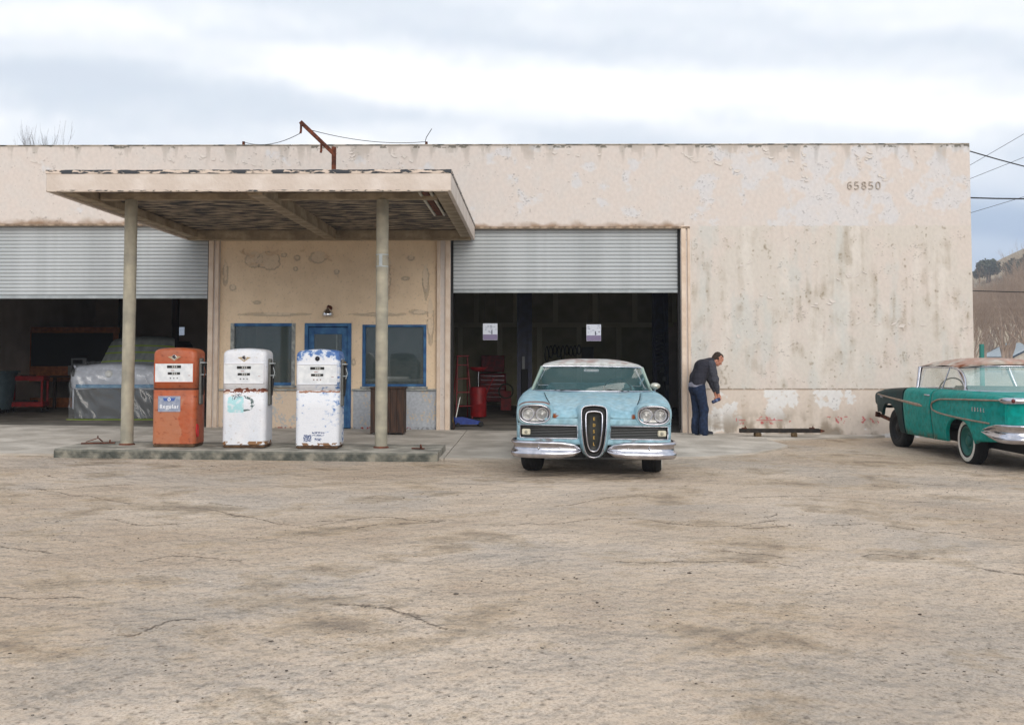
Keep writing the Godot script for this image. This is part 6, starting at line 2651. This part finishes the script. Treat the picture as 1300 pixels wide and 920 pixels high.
	tube(st, [Vector3(-0.27, 0.17, 0), Vector3(-0.16, 0.62, -0.1)], 0.016, 8)
	put(st, "handle", mat(C(186, 186, 182), 0.35, 0.6), fj)
	# broom
	var br := thing("broom", "broom with a yellow handle leaning on the left jamb of the right bay", "broom", Vector3(-1.72, fl(-1.7), -0.62))
	st = S()
	tube(st, [Vector3(0.08, 0.1, 0.0), Vector3(0.015, 1.5, 0.02)], 0.013, 8)
	put(st, "handle", mat(C(206, 166, 30), 0.5), br)
	st = S()
	box(st, Vector3(0.085, 0.07, 0), Vector3(0.08, 0.14, 0.28), 0.02)
	put(st, "head", M.brownwood, br)
	# barrels of clutter near the post: hose reel
	var hr := thing("hose_reel", "dark hose reel hanging low beside the tool chest", "hose reel", Vector3(-0.75, 0.55, -8.6))
	for k in 3:
		st = S()
		var pts := []
		for i in 24:
			var a := TAU * i / 24.0
			pts.append(Vector3(0.2 * cos(a), 0.2 * sin(a), 0.04 * k))
		tube(st, pts, 0.022, 6, false, true)
		put(st, "hose_turn", mat(C(60, 58, 34), 0.7), hr)
	st = S()
	box(st, Vector3(0, -0.28, 0.04), Vector3(0.3, 0.57, 0.08), 0.01)
	put(st, "stand", M.red, hr)

	# ------------------------------------------------ left bay
	build_masked_car()
	var bench := thing("workbench", "dark workbench with a green taped edge at the back of the left bay", "workbench", Vector3(-11.9, fl(-11.9), -6.6))
	st = S()
	box(st, Vector3(0, 0.86, 0), Vector3(1.9, 0.05, 0.6), 0.006)
	put(st, "bench_top", M.brownwood, bench)
	st = S()
	box(st, Vector3(0.35, 0.872, 0.304), Vector3(1.1, 0.022, 0.006))
	put(st, "tape_edge", mat(C(120, 150, 40), 0.7), bench)
	for q in [[-0.9, -0.26], [-0.9, 0.26], [0.9, -0.26], [0.9, 0.26], [0.35, 0.26]]:
		st = S()
		box(st, Vector3(q[0], 0.42, q[1]), Vector3(0.07, 0.84, 0.07), 0.006)
		put(st, "leg", M.brownwood, bench)
	# tool board framed in orange-brown timber
	var tb := thing("tool_board", "dark tool board in a brown timber frame behind the red cart", "tool board", Vector3(-12.6, 0.95, -7.4))
	var ob := mottled(C(150, 86, 44), C(182, 112, 62), 0.8, 0.6, 511)
	for q in [[0, 1.3, 2.6, 0.16], [0, 0.1, 2.6, 0.42], [-1.2, 0.7, 0.14, 1.1], [1.2, 0.7, 0.14, 1.1], [1.55, 0.9, 0.12, 1.9]]:
		st = S()
		box(st, Vector3(q[0], q[1], 0), Vector3(q[2], q[3], 0.05), 0.006)
		put(st, "frame", ob, tb)
	st = S()
	box(st, Vector3(0, 0.75, -0.05), Vector3(2.4, 1.0, 0.02))
	put(st, "panel", M.dark, tb)
	st = S()
	box(st, Vector3(0, -0.75, -0.06), Vector3(2.9, 0.4, 0.04))
	put(st, "skirt", ob, tb)
	# pale machine on the bench
	var mc := thing("bench_machine", "pale boxy machine standing on the workbench", "machine", Vector3(-12.05, fl(-12) + 0.886, -6.55))
	st = S()
	box(st, Vector3(0, 0.14, 0), Vector3(0.42, 0.26, 0.3), 0.02)
	put(st, "case", mat(C(120, 122, 124), 0.5), mc)
	st = S()
	box(st, Vector3(0, 0.36, -0.05), Vector3(0.4, 0.2, 0.05), 0.01)
	put(st, "display_panel", mat(C(136, 140, 146), 0.4), mc)
	st = S()
	box(st, Vector3(-0.02, 0.365, -0.02), Vector3(0.26, 0.1, 0.012), 0.004)
	put(st, "dark_screen", M.black, mc)
	# red cart
	var rc := thing("tool_cart", "red two-tier tool cart in the left bay", "cart", Vector3(-12.55, fl(-12.5), -4.9), 0.12)
	for yy in [0.16, 0.8]:
		st = S()
		box(st, Vector3(0, yy, 0), Vector3(0.86, 0.03, 0.45))
		box(st, Vector3(0, yy + 0.05, 0.22), Vector3(0.88, 0.1, 0.02), 0.005)
		box(st, Vector3(0, yy + 0.05, -0.22), Vector3(0.88, 0.1, 0.02), 0.005)
		box(st, Vector3(0.43, yy + 0.05, 0), Vector3(0.02, 0.1, 0.42), 0.005)
		box(st, Vector3(-0.43, yy + 0.05, 0), Vector3(0.02, 0.1, 0.42), 0.005)
		put(st, "tray", M.red, rc)
	for sx in [-0.4, 0.4]:
		for sz in [-0.2, 0.2]:
			st = S()
			box(st, Vector3(sx, 0.48, sz), Vector3(0.05, 0.64, 0.05), 0.006)
			put(st, "leg", M.red, rc)
			st = S()
			lathe(st, [Vector2(0, -0.018), Vector2(0.055, -0.018), Vector2(0.06, 0), Vector2(0.055, 0.018), Vector2(0, 0.018)], 14, Transform3D(Basis(Vector3(0, 0, 1), PI / 2), Vector3(sx, 0.062, sz)))
			put(st, "caster", M.rubber, rc)
	st = S()
	box(st, Vector3(-0.05, 0.235, 0), Vector3(0.5, 0.12, 0.3), 0.01)
	box(st, Vector3(0.0, 0.87, 0.0), Vector3(0.3, 0.1, 0.25), 0.01)
	put(st, "tools_on_tray", M.dark, rc)
	# grey-blue bin
	var bn := thing("rolling_bin", "grey-blue plastic bin at the left edge of the left bay", "bin", Vector3(-13.1, fl(-13), -4.5))
	st = S()
	var P := []
	for q in [[0.08, 0.26], [0.1, 0.28], [0.5, 0.32], [0.92, 0.36], [0.95, 0.385], [0.98, 0.385]]:
		var row := []
		for k in 25:
			var a := TAU * k / 24.0
			row.append(Vector3(q[1] * signf(cos(a)) * pow(absf(cos(a)), 0.5), q[0], q[1] * signf(sin(a)) * pow(absf(sin(a)), 0.5)))
		P.append(row)
	sheet(st, P)
	put(st, "tub", mottled(C(74, 94, 104), C(98, 118, 126), 0.6, 0.7, 515), bn)
	st = S()
	box(st, Vector3(0, 1.0, 0), Vector3(0.76, 0.04, 0.76), 0.015)
	put(st, "lid", mottled(C(84, 108, 120), C(104, 128, 138), 0.6, 0.7, 516), bn)
	for sx in [-0.2, 0.2]:
		st = S()
		lathe(st, [Vector2(0, -0.02), Vector2(0.07, -0.02), Vector2(0.078, 0), Vector2(0.07, 0.02), Vector2(0, 0.02)], 14, Transform3D(Basis(Vector3(0, 0, 1), PI / 2), Vector3(sx, 0.078, 0.2)))
		put(st, "caster", M.rubber, bn)
	# office counter
	var ct := thing("office_counter", "counter with papers seen through the right office window", "counter", Vector3(-2.95, fl(-3), -1.3))
	st = S()
	box(st, Vector3(0, 0.98, 0), Vector3(1.5, 0.05, 0.6), 0.008)
	put(st, "counter_top", mat(C(150, 150, 144), 0.5), ct)
	st = S()
	box(st, Vector3(0, 0.48, 0), Vector3(1.4, 0.95, 0.5), 0.008)
	put(st, "cabinet", M.brownwood, ct)
	st = S()
	box(st, Vector3(0.1, 1.03, 0.1), Vector3(0.5, 0.05, 0.35), 0.006)
	put(st, "paper_tray", mat(C(210, 212, 210), 0.6), ct)
	# rough posts of the left bay
	for q in [[-10.05, "dark timber post deep in the left bay, left of the masked car"], [-8.1, "dark timber post deep in the left bay behind the masked car"]]:
		st = S()
		box(st, Vector3(0, 2.6, 0), Vector3(0.16, 5.2, 0.16), 0.01)
		var tp := top("timber_post", st, M.brownwood)
		tp.position = Vector3(q[0], fl(q[0]), -8.2)
		tag(tp, q[1], "post", "timber posts in the left bay")

# car shell being prepared for paint, wrapped in clear sheet
func build_masked_car() -> void:
	var v := thing("masked_car", "grey car body wrapped in clear plastic sheet inside the left bay", "car", Vector3(-9.35, fl(-9.35), -2.35), 0.03)
	var prim := mottled(C(168, 174, 186), C(200, 206, 218), 0.55, 0.7, 521)
	var bt := mottled(C(60, 112, 150), C(92, 140, 172), 0.6, 0.5, 522)
	var tape := mat(C(150, 178, 60), 0.7)
	var st := S()
	# nose: full-width rounded front with fender crowns
	var P := []
	for q in [[0.72, 0.97, -0.02], [0.8, 1.0, 0.02], [0.95, 1.01, 0.03], [1.1, 1.0, 0.02], [1.2, 0.96, -0.02], [1.25, 0.9, -0.1], [1.27, 0.8, -0.25]]:
		var row := []
		for k in 33:
			var a := PI * k / 32.0
			var c := cos(a)
			var x = -signf(c) * pow(absf(c), 0.4) * q[1]
			var z: float = q[2] + 0.22 * pow(sin(a), 0.4) - 0.22
			row.append(Vector3(x, q[0] + 0.03 * cos(x * 3.0) - 0.03, z))
		P.append(row)
	for k in 3:
		var row := []
		for i in 33:
			var w: Vector3 = P[6][i]
			row.append(Vector3(w.x * (1.0 - 0.05 * k), 1.25 + 0.02 * k - 0.03 * absf(w.x), w.z - 0.35 - 0.4 * k))
		P.append(row)
	sheet(st, P)
	put(st, "nose", prim, v)
	st = S()
	P = []
	for q in [[0.71, 0.98], [0.79, 0.995]]:
		var row := []
		for k in 33:
			var a := PI * k / 32.0
			var c := cos(a)
			row.append(Vector3(-signf(c) * pow(absf(c), 0.4) * q[1] * 0.93, q[0], 0.045 + 0.22 * pow(sin(a), 0.4) - 0.22))
		P.append(row)
	sheet(st, P)
	put(st, "blue_tape_band", bt, v)
	for s in [-1.0, 1.0]:
		st = S()
		var lp := []
		for k in 20:
			var a := TAU * k / 20.0
			lp.append(Vector3(s * (0.925 + 0.03 * cos(a)), 1.08 + 0.11 * sin(a), 0.0 + 0.02 * cos(a) * s))
		tube(st, lp, 0.012, 6, false, true)
		var mid := Vector3(s * 0.925, 1.08, -0.02)
		for k in 20:
			tri(st, mid, lp[k], lp[(k + 1) % 20])
		put(st, "lamp_opening", M.dark, v)
		st = S()
		box(st, Vector3(s * 0.95, 0.72, -1.6), Vector3(0.06, 1.0, 3.0), 0.03)
		put(st, "body_side", prim, v)
		make_simple_wheel(v, s)
	# cabin with papered windscreen and taped edges
	st = S()
	P = []
	for q in [[1.22, 0.86, -1.15], [1.4, 0.83, -1.3], [1.6, 0.8, -1.47], [1.78, 0.76, -1.6], [1.86, 0.72, -1.72], [1.9, 0.6, -1.95], [1.92, 0.45, -2.3]]:
		var row := []
		for k in 21:
			var u := lerpf(-1, 1, k / 20.0)
			row.append(Vector3(u * q[1], q[0] - 0.03 * u * u, q[2] - 0.18 * pow(absf(u), 3.0)))
		P.append(row)
	sheet(st, P)
	put(st, "masked_cabin", mottled(C(128, 136, 136), C(164, 170, 168), 0.8, 0.6, 523), v)
	for q in [[1.3, 0.845, -1.22], [1.5, 0.815, -1.385], [1.66, 0.785, -1.51]]:
		st = S()
		var A := []
		var B := []
		for k in 21:
			var u := lerpf(-1, 1, k / 20.0)
			A.append(Vector3(u * q[1], q[0] - 0.03 * u * u, q[2] - 0.18 * pow(absf(u), 3.0) + 0.012))
			B.append(A[-1] + Vector3(0, 0.03, -0.022))
		sheet(st, [A, B])
		put(st, "green_tape", tape, v)
	st = S()
	box(st, Vector3(0, 1.5, -2.6), Vector3(1.5, 0.6, 1.6), 0.1)
	put(st, "rear_cabin", M.dark, v)
	# the sheet: skirt hanging to the floor and a layer over the nose
	var film := mat(C(222, 228, 235, 0.1), 0.1)
	film.transparency = BaseMaterial3D.TRANSPARENCY_ALPHA
	st = S()
	var nz := noise(525, 2.2, 4)
	P = []
	for j in 15:
		var t := j / 14.0
		var row := []
		for k in 57:
			var a := PI * k / 56.0
			var c := cos(a)
			var y := lerpf(1.3, 0.03, t)
			var over := 1.0 - smoothstep(0.0, 0.2, t)
			var w := (1.02 + 0.02 * t) * (1.0 - 0.14 * over)
			var x := -signf(c) * pow(absf(c), 0.55) * w
			var z := 0.09 + 0.26 * pow(sin(a), 0.55) - 0.24 + 0.03 * t - 0.4 * over
			var f := nz.get_noise_2d(x * 3.0 + y * 1.8, y * 0.9) * 0.07
			row.append(Vector3(x * (1.0 + f * 0.3), y + f * 0.4, z + f))
		P.append(row)
	sheet(st, P)
	put(st, "plastic_sheet", film, v)
	st = S()
	box(st, Vector3(0.0, 0.012, 0.11), Vector3(2.0, 0.012, 0.04))
	put(st, "floor_tape", tape, v)
	st = S()
	box(st, Vector3(0.0, 0.36, -0.06), Vector3(1.82, 0.66, 0.03))
	put(st, "dark_apron", mat(C(30, 33, 35), 0.6), v)
	# pale emblem disc on the nose
	st = S()
	lathe(st, [Vector2(0.085, 0), Vector2(0.07, 0.03), Vector2(0.03, 0.045), Vector2(0, 0.048)], 20, Transform3D(Basis(Vector3.RIGHT, PI / 2), Vector3(-0.12, 1.02, 0.03)))
	put(st, "round_cover", mat(C(212, 214, 212), 0.5), v)

func make_simple_wheel(v: Node3D, s: float) -> void:
	var st := S()
	lathe(st, [Vector2(0, -0.09), Vector2(0.2, -0.09), Vector2(0.31, -0.09), Vector2(0.33, -0.05), Vector2(0.33, 0.05), Vector2(0.31, 0.09), Vector2(0.2, 0.09), Vector2(0, 0.07)], 28, Transform3D(Basis(Vector3(0, 0, 1), -s * PI / 2), Vector3(s * 0.8, 0.33, -0.9)))
	put(st, "wheel", M.rubber, v)

# ---------------------------------------------------------------- background
func grow(st: SurfaceTool, p: Vector3, d: Vector3, len: float, r: float, lv: int, rg: RandomNumberGenerator, up: float) -> void:
	var pts := [p]
	var q := p
	var dir := d
	var n := 3
	for i in n:
		dir = (dir + Vector3(rg.randf_range(-0.22, 0.22), rg.randf_range(-0.1, 0.2) + up * 0.1, rg.randf_range(-0.22, 0.22))).normalized()
		q += dir * len / n
		pts.append(q)
	tube(st, pts, [r, r * 0.85, r * 0.72, r * 0.6], 4 if lv > 1 else 3, false)
	if lv <= 0:
		return
	var k := 3 if lv > 1 else 4
	for i in k:
		var t := rg.randf_range(0.35, 1.0) if i > 0 else 1.0
		var at: Vector3 = pts[1].lerp(pts[3], (t - 0.35) / 0.65)
		var ax := dir.cross(Vector3(rg.randf_range(-1, 1), rg.randf_range(-1, 1), rg.randf_range(-1, 1))).normalized()
		var nd := dir.rotated(ax, rg.randf_range(0.25, 0.75))
		grow(st, at, nd, len * rg.randf_range(0.6, 0.82), r * 0.56, lv - 1, rg, up)

func bare_tree(called: String, sd: int, h: float, m: Material, label: String, at: Vector3, group: String, lv := 5, up := 1.0) -> Node3D:
	var rg := RandomNumberGenerator.new()
	rg.seed = sd
	var t := thing(called, label, "tree", at, 0.0, group)
	var st := S()
	tube(st, [Vector3.ZERO - Vector3(0, 0.3, 0), Vector3(0.05 * h * 0.1, h * 0.13, 0), Vector3(0, h * 0.26, 0.02)], [h * 0.022, h * 0.018, h * 0.015], 7)
	put(st, "trunk", m, t)
	st = S()
	for i in 4:
		var a := TAU * i / 4.0 + rg.randf()
		grow(st, Vector3(0, h * (0.16 + 0.03 * i), 0), Vector3(cos(a) * 0.45, 1.0, sin(a) * 0.45).normalized(), h * 0.3, h * 0.011, lv, rg, up)
	put(st, "crown", m, t)
	return t

func hill_y(x: float, z: float, n: FastNoiseLite) -> float:
	var d := smoothstep(-170.0, -330.0, z)
	var r := smoothstep(60.0, 210.0, x)
	return d * (4.0 + 36.0 * r + n.get_noise_2d(x, z) * 9.0 * (0.3 + r))

func build_far() -> void:
	var st := S()
	var n := noise(601, 0.012, 5)
	var P := []
	for i in 40:
		var row := []
		for j in 50:
			var x := -60.0 + 560.0 * j / 49.0
			var z := -165.0 - 300.0 * i / 39.0
			row.append(Vector3(x, hill_y(x, z, n) - 0.4, z))
		P.append(row)
	var hm := mottled(C(150, 134, 110), C(176, 158, 132), 0.95, 60.0, 602)
	hm.uv1_world_triplanar = true
	sheet(st, P)
	structure(put(st, "hill", hm, self))
	# dark oaks over the slope
	var leaf := mottled(C(58, 64, 50), C(84, 88, 70), 0.95, 3.0, 603)
	leaf.backlight_enabled = true
	leaf.backlight = C(40, 44, 30)
	var bark := mat(C(74, 64, 54), 0.95)
	var crowns := []
	for v in 3:
		var rg := RandomNumberGenerator.new()
		rg.seed = 610 + v
		var cs := S()
		for k in 900:
			var c := rg.randi() % 9
			var ctr := Vector3(2.6 * cos(c * 2.4) * (0.35 + 0.1 * c * 0.7), 4.2 + 0.9 * sin(c * 1.7), 2.6 * sin(c * 2.4) * (0.35 + 0.1 * c * 0.7))
			var d := Vector3(rg.randfn(), rg.randfn() * 0.75, rg.randfn()).normalized() * (1.5 * pow(rg.randf(), 0.35))
			var q := ctr + d
			var a := Vector3(rg.randfn(), rg.randfn(), rg.randfn()).normalized() * 0.32
			var b := a.cross(Vector3(rg.randfn(), rg.randfn(), rg.randfn())).normalized() * 0.26
			quad(cs, q - a - b, q + a - b, q + a + b, q - a + b)
		crowns.append(mesh_of(cs))
	var ts := S()
	tube(ts, [Vector3(0, -1, 0), Vector3(0.1, 1.6, 0), Vector3(0.3, 3.4, 0.1)], [0.35, 0.28, 0.2], 6)
	var trunk := mesh_of(ts)
	var rt := RandomNumberGenerator.new()
	rt.seed = 620
	var names2 := ["lone small oak high on the dry hillside", "dark oak on the skyline of the hill"]
	var count := 0
	for k in 260:
		var z := -rt.randf_range(215, 330)
		var depth := 20.5 - z
		var px := rt.randf_range(1236, 1345)
		var x := (px - 676.0) / F * depth
		var y := hill_y(x, z, n) - 0.4
		var py := 455.0 - (y - 1.47) / depth * F
		if py > 372 or rt.randf() < 0.2:
			continue
		var o := thing("oak_tree", "dark round oak growing on the dry hillside behind the garage", "tree", Vector3(x, y, z), rt.randf() * TAU, "oaks on the hillside")
		var sc := rt.randf_range(0.6, 1.2)
		o.scale = Vector3.ONE * sc
		put_mesh(trunk, "trunk", bark, o)
		put_mesh(crowns[count % 3], "crown", leaf, o)
		count += 1
		if count > 21:
			break
	# bare thicket behind the houses
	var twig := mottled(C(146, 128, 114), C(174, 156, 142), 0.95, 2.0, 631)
	var protos := []
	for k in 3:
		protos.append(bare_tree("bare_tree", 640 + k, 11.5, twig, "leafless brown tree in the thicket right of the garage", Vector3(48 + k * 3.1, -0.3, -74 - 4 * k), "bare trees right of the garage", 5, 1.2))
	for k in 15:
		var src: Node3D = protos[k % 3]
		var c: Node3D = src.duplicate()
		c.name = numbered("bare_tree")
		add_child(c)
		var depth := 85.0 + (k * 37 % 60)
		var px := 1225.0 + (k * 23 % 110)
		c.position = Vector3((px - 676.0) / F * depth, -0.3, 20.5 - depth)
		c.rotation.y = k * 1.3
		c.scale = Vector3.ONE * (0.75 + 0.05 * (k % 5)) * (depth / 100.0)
	# leafless tree whose top shows over the roof on the left
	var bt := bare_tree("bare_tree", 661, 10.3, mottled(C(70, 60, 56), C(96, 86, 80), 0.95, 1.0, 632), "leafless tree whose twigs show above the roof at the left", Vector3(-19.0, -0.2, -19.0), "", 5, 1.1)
	bt.rotation.y = 0.6
	bt.scale = Vector3(0.45, 1.0, 0.45)
	# small houses
	var wall := mottled(C(196, 190, 180), C(214, 208, 198), 0.9, 2.0, 651)
	var roofm := mottled(C(176, 190, 198), C(204, 212, 216), 0.6, 1.5, 652)
	var trim := mat(C(40, 62, 84), 0.7)
	for q in [[Vector3(66.0, -0.6, -112.0), 13.0, 1.9, 1.3, "low house with a long pale roof behind the turquoise car"], [Vector3(58.5, -0.6, -102.0), 8.0, 2.4, 1.5, "small gabled house with dark trim at the right edge"]]:
		var hs := thing("small_house", q[4], "house", q[0], 0.0 if q[1] > 10 else PI / 2, "small houses behind the lot")
		var w: float = q[1]
		var hh: float = q[2]
		var rise: float = q[3]
		var dpt := 6.0
		st = S()
		box(st, Vector3(0, hh / 2, 0), Vector3(w, hh, dpt))
		put(st, "wall", wall, hs)
		for sx in [-1.0, 1.0]:
			st = S()
			prism(st, [Vector2(-dpt / 2, hh), Vector2(dpt / 2, hh), Vector2(0, hh + rise)], 0.1, Transform3D(Basis(Vector3(0, 0, -1), Vector3.UP, Vector3(1, 0, 0)), Vector3(sx * (w / 2 - 0.05) - 0.05, 0, 0)))
			put(st, "gable", wall, hs)
			st = S()
			var nrm := Vector3(0, dpt / 2, sx * rise).normalized()
			var e0 := Vector3(0, hh + rise + 0.05, 0)
			var e1 := Vector3(0, hh - 0.12, sx * (dpt / 2 + 0.4))
			for k in 2:
				pass
			qo(st, e0 + Vector3(-w / 2 - 0.4, 0, 0), e0 + Vector3(w / 2 + 0.4, 0, 0), e1 + Vector3(w / 2 + 0.4, 0, 0), e1 + Vector3(-w / 2 - 0.4, 0, 0), nrm)
			qo(st, e0 + Vector3(-w / 2 - 0.4, -0.08, 0), e0 + Vector3(w / 2 + 0.4, -0.08, 0), e1 + Vector3(w / 2 + 0.4, -0.08, 0), e1 + Vector3(-w / 2 - 0.4, -0.08, 0), -nrm)
			var rf := put(st, "roof", roofm, hs)
			st = S()
			for sw in [-1.0, 1.0]:
				bar(st, e0 + Vector3(sw * (w / 2 + 0.42), -0.06, 0), e1 + Vector3(sw * (w / 2 + 0.42), -0.06, 0), 0.05, 0.18)
			put(st, "bargeboard", trim, rf)
		st = S()
		box(st, Vector3(w / 2 + 0.01 if w < 10 else 0.0, hh * 0.6, 0.0 if w < 10 else dpt / 2 + 0.01), Vector3(0.04, 0.8, 1.0) if w < 10 else Vector3(1.0, 0.8, 0.04), 0.01)
		put(st, "window", M.dark, hs)
	# turquoise post beside the corner
	st = S()
	box(st, Vector3(0, 0.9, 0), Vector3(0.11, 2.4, 0.11), 0.01)
	var tp := top("painted_post", st, mat(C(20, 116, 108), 0.6))
	tp.position = Vector3(13.5, -0.2, -10.4)
	tag(tp, "turquoise post standing just behind the right end of the garage", "post")
	# overhead lines to poles outside the frame
	var lines := [[Vector3(8.92, 5.7, -0.3), Vector3(24.0, 6.6, -8.0), 0.75, 0.013, "upper overhead cable leaving the top corner of the garage"], [Vector3(8.8, 4.76, -0.4), Vector3(24.0, 7.0, -4.0), 0.55, 0.015, "thick overhead cable leaving the garage side wall halfway up"],
		[Vector3(-30.0, 5.6, -20.0), Vector3(60.0, 3.2, -20.0), 0.2, 0.02, "low level cable crossing before the bare thicket"]]
	# thin lines rising to a pole outside the frame: photograph rows at two columns, hung 60 m away
	for q in [[206.0, 170.0, "thin overhead line highest in the sky right of the garage"], [224.0, 199.0, "thin overhead line second highest right of the garage"], [268.0, 249.0, "thin overhead line third highest right of the garage"]]:
		var ends := []
		for px in [1170.0, 1480.0]:
			var py: float = q[0] + (q[1] - q[0]) * (px - 1238.0) / 62.0
			ends.append(Vector3((px - 676.0) / F * 60.0, 1.47 + (455.0 - py) / F * 60.0, -39.5))
		lines.append([ends[0], ends[1], 0.05, 0.014, q[2]])
	for q in lines:
		st = S()
		var pts := []
		for k in 21:
			var t := k / 20.0
			var v: Vector3 = q[0].lerp(q[1], t)
			v.y -= 4.0 * q[2] * t * (1 - t)
			pts.append(v)
		tube(st, pts, q[3], 5)
		tag(top("overhead_cable", st, M.wire), q[4], "cable")
	var ins := thing("cable_bracket", "small cable bracket at the upper right corner of the garage", "bracket", Vector3(8.8, 5.5, -0.3))
	st = S()
	tube(st, [Vector3(0, 0, 0), Vector3(0.08, 0.1, 0), Vector3(0.12, 0.2, 0)], 0.012, 6)
	put(st, "arm", M.wire, ins)
	st = S()
	lathe(st, [Vector2(0, -0.03), Vector2(0.025, -0.02), Vector2(0.025, 0.02), Vector2(0, 0.03)], 10, Transform3D(Basis(), Vector3(0.12, 0.22, 0)))
	put(st, "insulator", M.white, ins)

func _ready() -> void:
	setup_camera_and_sky()
	build_materials()
	await build_ground()
	build_garage()
	build_canopy()
	build_pumps()
	build_cars()
	build_person()
	build_small()
	build_inside()
	build_far()
